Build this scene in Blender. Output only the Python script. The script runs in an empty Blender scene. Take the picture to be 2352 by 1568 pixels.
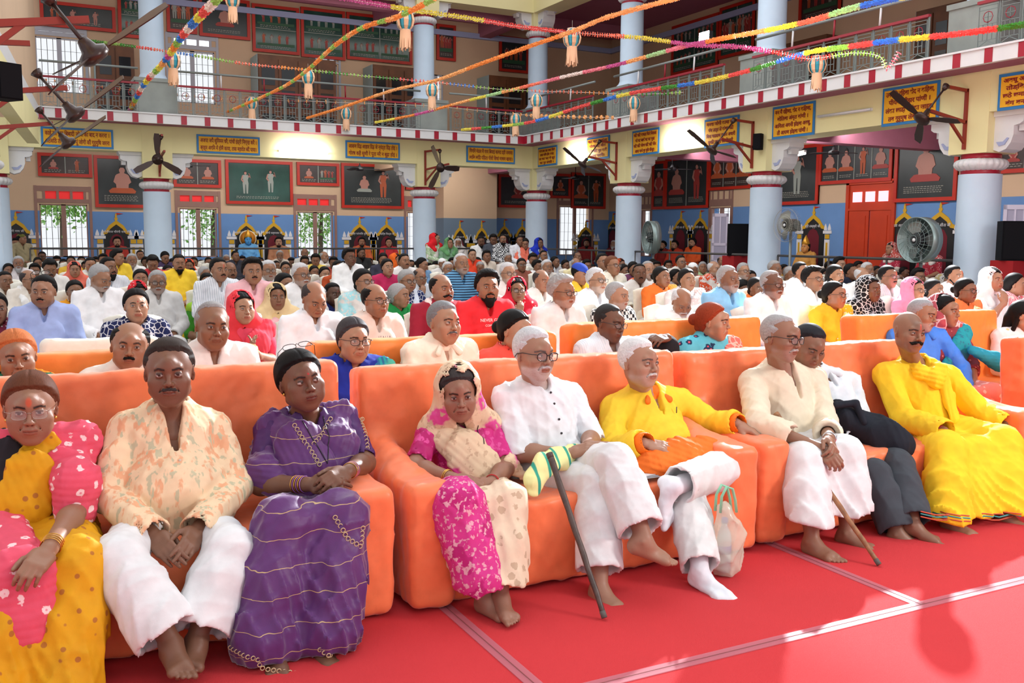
import bpy, bmesh, math, random
import numpy as np
from mathutils import Vector, Matrix, Quaternion
random.seed(7); rng = np.random.default_rng(11)
sc = bpy.context.scene
COL = sc.collection
PI = math.pi
# ---------------------------------------------------------------- camera
CAMZ = 1.65
cd = bpy.data.cameras.new('camera'); cam = bpy.data.objects.new('camera', cd); COL.objects.link(cam)
cd.sensor_width = 36.0; cd.lens = 36.0 * 2196.0 / 2352.0; cd.clip_end = 300; cd.clip_start = 0.05
RC = Matrix(((0.88859744, 0.04407643, -0.45656528), (-0.45864028, 0.09971949, -0.88300912), (0.00660857, 0.99403888, 0.10882571)))
cam.matrix_world = Matrix.Translation((0, 0, CAMZ)) @ RC.to_4x4()
sc.camera = cam
def ray(px, py): return RC @ Vector((px - 1176.0, -(py - 784.0), -2196.0))
def atY(px, py, y):
    r = ray(px, py); t = y / r.y; return Vector((r.x * t, y, CAMZ + r.z * t))
def atX(px, py, x):
    r = ray(px, py); t = x / r.x; return Vector((x, r.y * t, CAMZ + r.z * t))
def atZ(px, py, z):
    r = ray(px, py); t = (z - CAMZ) / r.z; return Vector((r.x * t, r.y * t, z))
def atD(px, py, d):
    r = ray(px, py) / 2196.0; return Vector((r.x * d, r.y * d, CAMZ + r.z * d))
# ---------------------------------------------------------------- world, lights, exposure
sc.view_settings.view_transform = 'Standard'; sc.view_settings.look = 'None'
sc.view_settings.gamma = 1.0; sc.view_settings.exposure = 0.42
sc.view_settings.use_curve_mapping = False
sc.cycles.max_bounces = 6; sc.cycles.diffuse_bounces = 2; sc.cycles.glossy_bounces = 2; sc.cycles.transparent_max_bounces = 8
sc.cycles.sample_clamp_indirect = 4.0
w = bpy.data.worlds.new('daylight'); sc.world = w; w.use_nodes = True
w.node_tree.nodes['Background'].inputs[0].default_value = (0.93, 0.96, 1.0, 1); w.node_tree.nodes['Background'].inputs[1].default_value = 0.75
def area(name, loc, target, size, power, color=(1, 1, 1), shape='SQUARE', sy=None):
    l = bpy.data.lights.new(name, 'AREA'); l.energy = power; l.size = size; l.color = color
    if sy: l.shape = 'RECTANGLE'; l.size_y = sy
    o = bpy.data.objects.new(name, l); COL.objects.link(o); o.location = loc
    d = Vector(target) - Vector(loc); o.rotation_euler = d.to_track_quat('-Z', 'Y').to_euler(); return o
def spot(name, loc, target, power, ang, color=(1, 1, 1), r=0.12, blend=0.5):
    l = bpy.data.lights.new(name, 'SPOT'); l.energy = power; l.spot_size = math.radians(ang); l.color = color; l.shadow_soft_size = r; l.spot_blend = blend
    o = bpy.data.objects.new(name, l); COL.objects.link(o); o.location = loc
    d = Vector(target) - Vector(loc); o.rotation_euler = d.to_track_quat('-Z', 'Y').to_euler(); return o
area('overhead_fill', (5.5, 13, 10.5), (5.5, 10, 0), 12, 620, (.95, .98, 1.0), sy=20)  # added soft fill lamp above the hall, standing in for daylight from overhead
area('stage_light', (7.5, -1.5, 4.2), (4.5, 5.0, 1.0), 1.6, 230, (1, .97, .93))
spot('balcony_floodlight', (12.9, 12.0, 5.9), (4.2, 3.6, .4), 15000, 58, (.95, .97, 1.0), r=.12)
area('gallery_tubes_back', (7.5, 27.6, 4.25), (7.5, 29.6, 1.2), 12, 130, (1, .98, .95), sy=.3)
area('gallery_tubes_right', (16.3, 15.5, 4.1), (18.6, 15.5, 1.2), 16, 200, (1, .98, .95), sy=.3)
area('upper_gallery_tubes', (8, 27.4, 8.1), (8, 29.8, 6), 12, 30, (1, .96, .9), sy=.3)

# ---------------------------------------------------------------- materials
MATS = {}
def newmat(name):
    m = bpy.data.materials.new(name); m.use_nodes = True; return m, m.node_tree, m.node_tree.nodes['Principled BSDF']
def N(nt, typ, **kw):
    n = nt.nodes.new(typ)
    for k, v in kw.items():
        if k.startswith('i_'):
            key = k[2:]; n.inputs[int(key) if key.isdigit() else key].default_value = v
        else: setattr(n, k, v)
    return n
def L(nt, a, b): nt.links.new(a, b)
def c4(c): return (c[0], c[1], c[2], 1.0)
def srgb(r, g, b):
    f = lambda v: (v / 255.0 / 12.92) if v / 255.0 <= 0.04045 else ((v / 255.0 + 0.055) / 1.055) ** 2.4
    return (f(r), f(g), f(b))
def hx(s): return srgb(int(s[0:2], 16), int(s[2:4], 16), int(s[4:6], 16))
def flat(name, col, rough=0.6, metal=0.0, spec=0.5, bump=0.0, bscale=200.0, var=0.0, vscale=6.0, sheen=0.0):
    if name in MATS: return MATS[name]
    m, nt, b = newmat(name); MATS[name] = m
    b.inputs['Base Color'].default_value = c4(col); b.inputs['Roughness'].default_value = rough; b.inputs['Metallic'].default_value = metal
    b.inputs['Specular IOR Level'].default_value = spec
    if sheen: b.inputs['Sheen Weight'].default_value = sheen
    tc = N(nt, 'ShaderNodeTexCoord')
    if var > 0:
        no = N(nt, 'ShaderNodeTexNoise', i_Scale=vscale, i_Detail=4.0); L(nt, tc.outputs['Object'], no.inputs['Vector'])
        mr = N(nt, 'ShaderNodeMapRange', i_1=0.3, i_2=0.7, i_3=1 - var, i_4=1 + var); L(nt, no.outputs['Fac'], mr.inputs[0])
        mx = N(nt, 'ShaderNodeMix', data_type='RGBA', blend_type='MULTIPLY'); mx.inputs[0].default_value = 1; mx.inputs[6].default_value = c4(col)
        L(nt, mr.outputs[0], mx.inputs[7]); L(nt, mx.outputs[2], b.inputs['Base Color'])
    if bump > 0:
        no2 = N(nt, 'ShaderNodeTexNoise', i_Scale=bscale, i_Detail=2.0); L(nt, tc.outputs['Object'], no2.inputs['Vector'])
        bp = N(nt, 'ShaderNodeBump', i_Strength=bump, i_Distance=0.01); L(nt, no2.outputs['Fac'], bp.inputs['Height']); L(nt, bp.outputs[0], b.inputs['Normal'])
    return m
def emis(name, col, s):
    if name in MATS: return MATS[name]
    m, nt, b = newmat(name); MATS[name] = m
    b.inputs['Base Color'].default_value = c4(col); b.inputs['Emission Color'].default_value = c4(col); b.inputs['Emission Strength'].default_value = s; return m
# ---------------------------------------------------------------- mesh helpers
def tag(o, label=None, cat=None, group=None, kind=None):
    if label: o['label'] = label
    if cat: o['category'] = cat
    if group: o['group'] = group
    if kind: o['kind'] = kind
    return o
def link(name, me, parent=None, loc=None):
    o = bpy.data.objects.new(name, me); COL.objects.link(o)
    if parent: o.parent = parent
    if loc is not None: o.location = loc
    return o
def empty(name, loc=(0, 0, 0), rz=0.0, label=None, cat=None, group=None):
    o = bpy.data.objects.new(name, None); COL.objects.link(o); o.location = loc; o.rotation_euler = (0, 0, rz); o.empty_display_size = 0.1
    return tag(o, label, cat, group)
def text_obj(cu):
    """lettering as a real mesh"""
    cu.resolution_u = 2; t = bpy.data.objects.new('lettering_curve', cu); COL.objects.link(t); bpy.context.view_layer.update(); me = bpy.data.meshes.new_from_object(t.evaluated_get(bpy.context.evaluated_depsgraph_get())); bpy.data.objects.remove(t); bpy.data.curves.remove(cu)
    return link('lettering', me)
class MB:
    """collects verts / faces with material slots"""
    def __init__(s): s.v = []; s.f = []; s.m = []; s.mats = []; s.sm = []; s.T = None
    def mi(s, m):
        if m not in s.mats: s.mats.append(m)
        return s.mats.index(m)
    def add(s, vs, fs, m, smooth=False):
        o = len(s.v); T = s.T
        for p in vs: s.v.append(tuple(T @ Vector(p)) if T is not None else tuple(p))
        k = s.mi(m)
        for f in fs: s.f.append(tuple(i + o for i in f)); s.m.append(k); s.sm.append(smooth)
    def box(s, c, d, m, R=None):
        vs = [Vector((sx * d[0] / 2, sy * d[1] / 2, sz * d[2] / 2)) for sx in (-1, 1) for sy in (-1, 1) for sz in (-1, 1)]
        if R is not None: vs = [R @ v for v in vs]
        vs = [v + Vector(c) for v in vs]
        s.add(vs, [(0, 1, 3, 2), (4, 6, 7, 5), (0, 4, 5, 1), (2, 3, 7, 6), (0, 2, 6, 4), (1, 5, 7, 3)], m)
    def bx(s, a, b, m):
        s.box([(a[i] + b[i]) / 2 for i in range(3)], [abs(b[i] - a[i]) for i in range(3)], m)
    def bar(s, a, b, w, h, m, up=(0, 0, 1)):
        a = Vector(a); b = Vector(b); d = (b - a); l = d.length; d.normalize(); x = d.cross(Vector(up))
        if x.length < 1e-4: x = d.cross(Vector((1, 0, 0)))
        x.normalize(); z = x.cross(d); R = Matrix((d, x, z)).transposed(); s.box((a + b) / 2, (l, w, h), m, R)
    def tube(s, pts, r, m, n=8, cap=True, smooth=True):
        pts = [Vector(p) for p in pts]; rs = r if isinstance(r, (list, tuple)) else [r] * len(pts)
        vs = []; fs = []; prev = None
        for i, p in enumerate(pts):
            d = (pts[min(i + 1, len(pts) - 1)] - pts[max(i - 1, 0)])
            if d.length < 1e-9: d = Vector((0, 0, 1))
            d.normalize()
            x = (prev - d * prev.dot(d)) if prev is not None else (d.cross(Vector((0, 0, 1))) if abs(d.z) < 0.95 else d.cross(Vector((1, 0, 0))))
            x.normalize(); prev = x; y = d.cross(x)
            for k in range(n):
                a = 2 * PI * k / n; vs.append(p + (x * math.cos(a) + y * math.sin(a)) * rs[i])
        for i in range(len(pts) - 1):
            for k in range(n):
                k2 = (k + 1) % n; fs.append((i * n + k, i * n + k2, (i + 1) * n + k2, (i + 1) * n + k))
        if cap: fs.append(tuple(range(n))[::-1]); fs.append(tuple((len(pts) - 1) * n + k for k in range(n)))
        s.add(vs, fs, m, smooth)
    def lathe(s, prof, m, c=(0, 0, 0), n=24, flut=0, famp=0.0, smooth=True):
        vs = []; fs = []
        for (r, z) in prof:
            for k in range(n):
                a = 2 * PI * k / n; rr = r * (1 + (famp * (abs(math.cos(a * flut / 2)) - 0.6) if flut else 0))
                vs.append((c[0] + rr * math.cos(a), c[1] + rr * math.sin(a), c[2] + z))
        for i in range(len(prof) - 1):
            for k in range(n):
                k2 = (k + 1) % n; fs.append((i * n + k, i * n + k2, (i + 1) * n + k2, (i + 1) * n + k))
        fs.append(tuple(range(n))[::-1]); fs.append(tuple((len(prof) - 1) * n + k for k in range(n)))
        s.add(vs, fs, m, smooth)
    def poly(s, pts, th, m, O=(0, 0, 0), U=(1, 0, 0), V=(0, 0, 1)):
        """extruded polygon: 2D pts in frame U,V, thickness along U x V"""
        O = Vector(O); U = Vector(U); V = Vector(V); Nn = U.cross(V).normalized(); n = len(pts)
        vs = [O + U * p[0] + V * p[1] + Nn * (th / 2) for p in pts] + [O + U * p[0] + V * p[1] - Nn * (th / 2) for p in pts]
        fs = [tuple(range(n)), tuple(range(2 * n - 1, n - 1, -1))] + [(i, i + n, (i + 1) % n + n, (i + 1) % n) for i in range(n)]
        s.add(vs, fs, m)
    def mesh(s, name):
        me = bpy.data.meshes.new(name); me.from_pydata(s.v, [], s.f)
        for m in s.mats: me.materials.append(m)
        me.polygons.foreach_set('material_index', s.m); me.polygons.foreach_set('use_smooth', s.sm); me.update(); return me
    def build(s, name, parent=None, loc=None, **t): return tag(link(name, s.mesh(name), parent, loc), **t)
def np_mesh(name, V, F, mat, col=None, mi=None, ab=None):
    me = bpy.data.meshes.new(name); nv = len(V); nf = len(F)
    me.vertices.add(nv); me.vertices.foreach_set('co', np.ascontiguousarray(V, dtype=np.float32).ravel())
    me.loops.add(nf * 4); me.loops.foreach_set('vertex_index', np.ascontiguousarray(F, dtype=np.int32).ravel())
    me.polygons.add(nf); me.polygons.foreach_set('loop_start', np.arange(nf, dtype=np.int32) * 4)
    me.polygons.foreach_set('use_smooth', np.ones(nf, dtype=bool))
    if mi is not None: me.polygons.foreach_set('material_index', np.asarray(mi, dtype=np.int32))
    for m in (mat if isinstance(mat, (list, tuple)) else [mat]): me.materials.append(m)
    if col is not None:
        a = me.color_attributes.new('Col', 'BYTE_COLOR', 'POINT'); c = np.ones((nv, 4), dtype=np.float32); c[:, :3] = col; a.data.foreach_set('color', c.ravel())
    if ab is not None:
        a = me.color_attributes.new('Abs', 'BYTE_COLOR', 'POINT'); a.data.foreach_set('color', np.ascontiguousarray(ab, dtype=np.float32).ravel())
    me.update(); return me
# ---------------------------------------------------------------- implicit surfaces
def V3(p): return np.array(p, dtype=np.float64)
class Cone:
    def __init__(s, a, b, r1, r2=None, k=0.02, sub=False, flat=None):
        s.a = V3(a); s.b = V3(b); s.r1 = r1; s.r2 = r1 if r2 is None else r2; s.k = k; s.sub = sub; s.flat = flat
        r = max(s.r1, s.r2); s.lo = np.minimum(s.a, s.b) - r; s.hi = np.maximum(s.a, s.b) + r
    def d(s, P):
        ab = s.b - s.a; L2 = max(ab @ ab, 1e-12); x = P[0] - s.a[0]; y = P[1] - s.a[1]; z = P[2] - s.a[2]
        t = np.clip((x * ab[0] + y * ab[1] + z * ab[2]) / L2, 0, 1)
        qx = x - t * ab[0]; qy = y - t * ab[1]; qz = z - t * ab[2]
        if s.flat is not None:
            n, f = s.flat; dn = (qx * n[0] + qy * n[1] + qz * n[2]) * (f - 1.0); qx = qx + dn * n[0]; qy = qy + dn * n[1]; qz = qz + dn * n[2]
        return np.sqrt(qx * qx + qy * qy + qz * qz) - (s.r1 + (s.r2 - s.r1) * t)
class Ell:
    def __init__(s, c, r, R=None, k=0.02, sub=False):
        s.c = V3(c); s.r = V3(r); s.R = None if R is None else np.array(R, dtype=np.float64); s.k = k; s.sub = sub
        m = s.r if R is None else np.abs(s.R) @ s.r
        s.lo = s.c - m; s.hi = s.c + m
    def d(s, P):
        x = P[0] - s.c[0]; y = P[1] - s.c[1]; z = P[2] - s.c[2]
        if s.R is not None:
            R = s.R; x, y, z = R[0, 0] * x + R[1, 0] * y + R[2, 0] * z, R[0, 1] * x + R[1, 1] * y + R[2, 1] * z, R[0, 2] * x + R[1, 2] * y + R[2, 2] * z
        x = x / s.r[0]; y = y / s.r[1]; z = z / s.r[2]
        k0 = np.sqrt(x * x + y * y + z * z) + 1e-9; k1 = np.sqrt((x / s.r[0]) ** 2 + (y / s.r[1]) ** 2 + (z / s.r[2]) ** 2) + 1e-9
        return k0 * (k0 - 1) / k1
class Box:
    def __init__(s, c, hd, r=0.01, R=None, k=0.01, sub=False):
        s.c = V3(c); s.h = V3(hd); s.r = r; s.R = None if R is None else np.array(R, dtype=np.float64); s.k = k; s.sub = sub
        m = s.h if R is None else np.abs(s.R) @ s.h
        s.lo = s.c - m; s.hi = s.c + m
    def d(s, P):
        x = P[0] - s.c[0]; y = P[1] - s.c[1]; z = P[2] - s.c[2]
        if s.R is not None:
            R = s.R; x, y, z = R[0, 0] * x + R[1, 0] * y + R[2, 0] * z, R[0, 1] * x + R[1, 1] * y + R[2, 1] * z, R[0, 2] * x + R[1, 2] * y + R[2, 2] * z
        qx = np.abs(x) - s.h[0] + s.r; qy = np.abs(y) - s.h[1] + s.r; qz = np.abs(z) - s.h[2] + s.r
        return np.sqrt(np.maximum(qx, 0) ** 2 + np.maximum(qy, 0) ** 2 + np.maximum(qz, 0) ** 2) + np.minimum(np.maximum(qx, np.maximum(qy, qz)), 0) - s.r
def smin(a, b, k):
    if k <= 0: return np.minimum(a, b)
    h = np.maximum(k - np.abs(a - b), 0) / k
    return np.minimum(a, b) - h * h * k * 0.25
def field(prims, P):
    d = np.full(np.broadcast(*P).shape, 1.0)
    for p in prims:
        q = p.d(P)
        d = -smin(-d, q, p.k) if p.sub else smin(d, q, p.k)
    return d
def surfnets(D, org, h):
    S = D < 0; A = S[:-1, :-1, :-1]
    allin = A.copy(); anyin = A.copy()
    for a in (0, 1):
        for b in (0, 1):
            for c in (0, 1):
                q = S[a:S.shape[0] - 1 + a, b:S.shape[1] - 1 + b, c:S.shape[2] - 1 + c]; allin &= q; anyin |= q
    act = anyin & ~allin; I = np.stack(np.nonzero(act), 1)
    if len(I) == 0: return np.zeros((0, 3)), np.zeros((0, 4), int)
    pos = np.zeros((len(I), 3)); cnt = np.zeros(len(I)); cor = [(a, b, c) for a in (0, 1) for b in (0, 1) for c in (0, 1)]
    dv = {c: D[I[:, 0] + c[0], I[:, 1] + c[1], I[:, 2] + c[2]] for c in cor}
    for a in cor:
        for ax in range(3):
            if a[ax] == 0:
                b = list(a); b[ax] = 1; b = tuple(b); da = dv[a]; db = dv[b]; m = (da < 0) != (db < 0)
                t = np.where(m, da / np.where(m, da - db, 1), 0); q = np.tile(np.array(a, float), (len(I), 1)); q[:, ax] = t; pos += q * m[:, None]; cnt += m
    V = np.array(org) + h * (I + pos / cnt[:, None])
    idm = np.full(act.shape, -1, np.int32); idm[act] = np.arange(len(I)); F = []
    for ax in range(3):
        o1, o2 = [(1, 2), (2, 0), (0, 1)][ax]
        s0 = [slice(None)] * 3; s1 = [slice(None)] * 3; s0[ax] = slice(0, -1); s1[ax] = slice(1, None)
        a = S[tuple(s0)]; b = S[tuple(s1)]; ch = np.stack(np.nonzero(a != b), 1)
        ok = (ch[:, o1] > 0) & (ch[:, o2] > 0) & (ch[:, o1] < act.shape[o1]) & (ch[:, o2] < act.shape[o2]); ch = ch[ok]
        fl = a[ch[:, 0], ch[:, 1], ch[:, 2]]
        def at(d1, d2):
            q = ch.copy(); q[:, o1] += d1; q[:, o2] += d2; return idm[q[:, 0], q[:, 1], q[:, 2]]
        v00 = at(-1, -1); v10 = at(0, -1); v11 = at(0, 0); v01 = at(-1, 0)
        q = np.where(fl[:, None], np.stack([v00, v10, v11, v01], 1), np.stack([v01, v11, v10, v00], 1)); F.append(q)
    return V, np.concatenate(F)
def mesher(prims, h, disp=None, clip=None, pad=0.015, lo=None, hi=None):
    """prims -> (verts, faces); disp(P, d) modifies the field, clip: list of fields intersected (max)"""
    ad = [p for p in prims if not p.sub]
    if lo is None: lo = np.min([p.lo for p in ad], 0) - pad
    if hi is None: hi = np.max([p.hi for p in ad], 0) + pad
    lo = V3(lo); hi = V3(hi); n = np.ceil((hi - lo) / h).astype(int) + 2
    ax = [(lo[i] + h * np.arange(n[i])).astype(np.float32) for i in range(3)]
    D = np.full(n, 0.3, dtype=np.float32)
    for p in prims:
        m = p.k + 0.012 + h * 2; i0 = np.maximum(np.floor((p.lo - m - lo) / h).astype(int), 0); i1 = np.minimum(np.ceil((p.hi + m - lo) / h).astype(int) + 1, n)
        if np.any(i1 <= i0): continue
        P = (ax[0][i0[0]:i1[0], None, None], ax[1][None, i0[1]:i1[1], None], ax[2][None, None, i0[2]:i1[2]])
        sl = (slice(i0[0], i1[0]), slice(i0[1], i1[1]), slice(i0[2], i1[2])); q = p.d(P).astype(np.float32)
        D[sl] = -smin(-D[sl], q, p.k) if p.sub else smin(D[sl], q, p.k)
    P = (ax[0][:, None, None], ax[1][None, :, None], ax[2][None, None, :])
    if disp is not None: D = disp(P, D)
    for c in (clip or []): D = np.maximum(D, c(P))
    D = np.asarray(np.broadcast_to(D, n)); return surfnets(D, lo, h)
def smoothv(V, F, it=1, lam=0.5):
    """laplacian smoothing along quad edges"""
    E = np.concatenate([F[:, [0, 1]], F[:, [1, 2]], F[:, [2, 3]], F[:, [3, 0]]]); n = len(V)
    for _ in range(it):
        S = np.zeros_like(V); c = np.zeros(n)
        for k in range(3): S[:, k] = np.bincount(E[:, 0], V[E[:, 1], k], n) + np.bincount(E[:, 1], V[E[:, 0], k], n)
        c = np.bincount(E[:, 0], minlength=n) + np.bincount(E[:, 1], minlength=n)
        V = V + lam * (S / np.maximum(c, 1)[:, None] - V)
    return V
def joinm(parts):
    V = []; F = []; C = []; o = 0
    for v, f, c in parts:
        V.append(v); F.append(f + o); C.append(c if getattr(c, 'ndim', 1) == 2 else np.tile(np.array(c, float), (len(v), 1))); o += len(v)
    return np.concatenate(V), np.concatenate(F), np.concatenate(C)
def rotz(a): return np.array(Matrix.Rotation(a, 3, 'Z'))
def rotm(yaw=0, pitch=0, roll=0):
    """yaw about Z (degrees, + turns the face to the viewer's right), pitch + looks down, roll + tips to the viewer's right"""
    return np.array(Matrix.Rotation(math.radians(yaw), 3, 'Z') @ Matrix.Rotation(math.radians(pitch), 3, 'X') @ Matrix.Rotation(math.radians(roll), 3, 'Y'))
def folds(seed, amp=0.004, freq=30.0, stretch=(1, 1, 0.35), n=5):
    r = np.random.default_rng(seed); W = r.normal(size=(n, 3)) * np.array(stretch); W = W / np.linalg.norm(W, axis=1)[:, None] * freq * r.uniform(0.6, 1.5, (n, 1)); ph = r.uniform(0, 6.28, n)
    W2 = r.normal(size=(n, 3)) * freq * 0.25
    def f(P, D):
        s = 0
        for i in range(n):
            wv = np.sin(W2[i, 0] * P[0] + W2[i, 1] * P[1] + W2[i, 2] * P[2] + ph[i]) * 1.6
            v = np.sin(W[i, 0] * P[0] + W[i, 1] * P[1] + W[i, 2] * P[2] + wv); s = s + 1.05 * np.exp(-2.4 * np.abs(v)) + .35 * (1 - np.abs(v)) - 0.55
        return D - (amp * s).astype(np.float32)
    return f
# ================================================================ people: heads, hands, feet, garments
def skin_mat(name='skin', rough=0.48):
    if name in MATS: return MATS[name]
    m, nt, b = newmat(name); MATS[name] = m
    at = N(nt, 'ShaderNodeAttribute', attribute_name='Col'); oi = N(nt, 'ShaderNodeObjectInfo')
    # Col tints the person's own skin colour; Abs is paint laid over it (eyes, brows, make-up), premultiplied
    mx = N(nt, 'ShaderNodeMix', data_type='RGBA', blend_type='MULTIPLY'); mx.inputs[0].default_value = 1
    L(nt, oi.outputs['Color'], mx.inputs[6]); L(nt, at.outputs['Color'], mx.inputs[7])
    at2 = N(nt, 'ShaderNodeAttribute', attribute_name='Abs')
    iv = N(nt, 'ShaderNodeMath', operation='SUBTRACT'); iv.inputs[0].default_value = 1; L(nt, at2.outputs['Alpha'], iv.inputs[1])
    vm = N(nt, 'ShaderNodeVectorMath', operation='SCALE'); L(nt, mx.outputs[2], vm.inputs[0]); L(nt, iv.outputs[0], vm.inputs['Scale'])
    mx2 = N(nt, 'ShaderNodeMix', data_type='RGBA', blend_type='ADD'); mx2.inputs[0].default_value = 1; L(nt, vm.outputs[0], mx2.inputs[6]); L(nt, at2.outputs['Color'], mx2.inputs[7])
    L(nt, mx2.outputs[2], b.inputs['Base Color'])
    tc = N(nt, 'ShaderNodeTexCoord'); no = N(nt, 'ShaderNodeTexNoise', i_Scale=160.0, i_Detail=3.0); L(nt, tc.outputs['Object'], no.inputs['Vector'])
    bp = N(nt, 'ShaderNodeBump', i_Strength=0.12, i_Distance=0.004); L(nt, no.outputs['Fac'], bp.inputs['Height']); L(nt, bp.outputs[0], b.inputs['Normal'])
    b.inputs['Roughness'].default_value = rough; b.inputs['Subsurface Weight'].default_value = 0.0; b.inputs['Specular IOR Level'].default_value = 0.45
    return m
def hair_mat():
    if 'hair' in MATS: return MATS['hair']
    m, nt, b = newmat('hair'); MATS['hair'] = m
    oi = N(nt, 'ShaderNodeObjectInfo'); tc = N(nt, 'ShaderNodeTexCoord'); mp = N(nt, 'ShaderNodeMapping'); mp.inputs['Scale'].default_value = (1, 0.12, 0.25)
    no = N(nt, 'ShaderNodeTexNoise', i_Scale=420.0, i_Detail=4.0); L(nt, tc.outputs['Object'], mp.inputs[0]); L(nt, mp.outputs[0], no.inputs['Vector'])
    mr = N(nt, 'ShaderNodeMapRange', i_1=0.3, i_2=0.7, i_3=0.75, i_4=1.1); L(nt, no.outputs['Fac'], mr.inputs[0])
    mx = N(nt, 'ShaderNodeMix', data_type='RGBA', blend_type='MULTIPLY'); mx.inputs[0].default_value = 1; L(nt, oi.outputs['Color'], mx.inputs[6]); L(nt, mr.outputs[0], mx.inputs[7])
    L(nt, mx.outputs[2], b.inputs['Base Color'])
    bp = N(nt, 'ShaderNodeBump', i_Strength=0.3, i_Distance=0.002); L(nt, no.outputs['Fac'], bp.inputs['Height']); L(nt, bp.outputs[0], b.inputs['Normal'])
    b.inputs['Roughness'].default_value = 0.6; b.inputs['Specular IOR Level'].default_value = .15; return m
def sstep(a, b, x): t = np.clip((x - a) / (b - a), 0, 1); return t * t * (3 - 2 * t)
def nz(P, f, seed=0):
    r = np.random.default_rng(seed); s = 0
    for i in range(4):
        w_ = r.normal(size=3) * f; s = s + np.sin(w_[0] * P[0] + w_[1] * P[1] + w_[2] * P[2] + r.uniform(0, 6) + 1.3 * np.sin((w_[1] * P[0] - w_[0] * P[2]) * 0.6))
    return s / 4
def head_prims(o):
    fw = o.get('w', 1.0) * 1.055; jaw = o.get('jaw', 1.0); fat = o.get('fat', 0.0); old = o.get('old', 0.0); ns = o.get('nose', 1.0)
    p = [Ell((0, .018, .032), (.073 * fw, .094, .084), k=.02),
         Ell((0, -.012, -.012), (.066 * fw, .078, .085), k=.03),
         Ell((0, -.036, -.052), (.050 * fw * jaw, .052, .056), k=.035),
         Ell((0, -.070, -.095), (.020, .016, .016), k=.035),
         Cone((-.050 * fw * jaw, -.005, -.070), (-.016, -.064, -.098), .015, .012, k=.03), Cone((.050 * fw * jaw, -.005, -.070), (.016, -.064, -.098), .015, .012, k=.03)]
    for s in (-1, 1):
        p += [Ell((s * .044 * fw, -.062, -.020 - .006 * old), (.021 + .006 * fat, .018, .019 - .003 * old), k=.028),
              Ell((s * .036 * fw, -.060, -.060), (.018 + .012 * fat, .02 + .004 * fat, .024), k=.03)]
    p += [Cone((-.034, -.080, .029), (.034, -.080, .029), .0105, k=.018), Cone((0, -.084, .028), (0, -.084, .05), .018, k=.03)]
    for s in (-1, 1): p += [Ell((s * .0315, -.104, .006), (.0175, .0155, .0135), k=.012, sub=True)]
    p += [Cone((0, -.090, .016), (0, -.110 - .004 * (ns - 1) * 4, -.020), .0070, .0085, k=.012), Ell((0, -.111, -.026), (.0105 * ns, .0105, .0088), k=.008)]
    for s in (-1, 1): p += [Ell((s * .0125 * ns, -.101, -.029), (.0080, .0105, .0074), k=.006), Ell((s * .0065, -.108, -.0365), (.0036, .005, .003), k=.003, sub=True)]
    # mouth
    p += [Ell((0, -.088, -.058), (.026, .016, .022), k=.016)]
    a = [(-.024, -.0885, -.0600), (-.012, -.0985, -.0560), (-.004, -.1030, -.0540), (0, -.1022, -.0552), (.004, -.1030, -.0540), (.012, -.0985, -.0560), (.024, -.0885, -.0600)]
    for i in range(6): p.append(Cone(a[i], a[i + 1], .0040 if 0 < i < 5 else .003, .0040, k=.0035))
    lo = [(-.021, -.0900, -.0620), (-.010, -.0985, -.0655), (0, -.1010, -.0668), (.010, -.0985, -.0655), (.021, -.0900, -.0620)]
    for i in range(4): p.append(Cone(lo[i], lo[i + 1], .0048, k=.0035))
    mo = o.get('mouth', 0.0)
    for i, (q, r) in enumerate([((-.023, -.092), (-.012, -.104)), ((-.012, -.104), (0, -.108)), ((0, -.108), (.012, -.104)), ((.012, -.104), (.023, -.092))]):
        p.append(Cone((q[0], q[1], -.0600), (r[0], r[1], -.0600), .0014 + mo * .004, k=.002, sub=True))
    if old > 0:
        for s in (-1, 1): p += [Cone((s * .020, -.100, -.034), (s * .034, -.084, -.062), .0016 + .0012 * old, k=.006, sub=True), Cone((s * .020, -.093, -.010), (s * .040, -.082, -.008), .0012 + .0012 * old, k=.006, sub=True)]
    # eyes
    for s in (-1, 1):
        p += [Ell((s * .0315, -.0835, .0055), (.0128, .0128, .0128), k=.001)]
    # ears
    for s in (-1, 1):
        R = rotm(yaw=s * 22, pitch=-8); ex = .0745 * fw
        p += [Ell((s * ex, .012, -.002), (.0065, .018, .031), R=R, k=.008), Ell((s * (ex + .006), .008, .004), (.005, .010, .017), R=R, k=.004, sub=True), Ell((s * ex, .006, -.028), (.005, .009, .010), k=.006)]
    return p
def lid(P, D, o):
    ov = o.get('lid', 0.0) + .16   # 0 open .. 1 closed
    for s in (-1, 1):
        x = P[0] - s * .0315; y = P[1] + .0835; z = P[2] - .0055; r = np.sqrt(x * x + y * y + z * z)
        up = -(z - (.0045 - .010 * ov - 18.0 * x * x)); lw = z + .0046 - 12.0 * x * x
        D = np.minimum(D, np.maximum(r - .0143, up)); D = np.minimum(D, np.maximum(r - .0140, lw + 0 * r))
    return D
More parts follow.
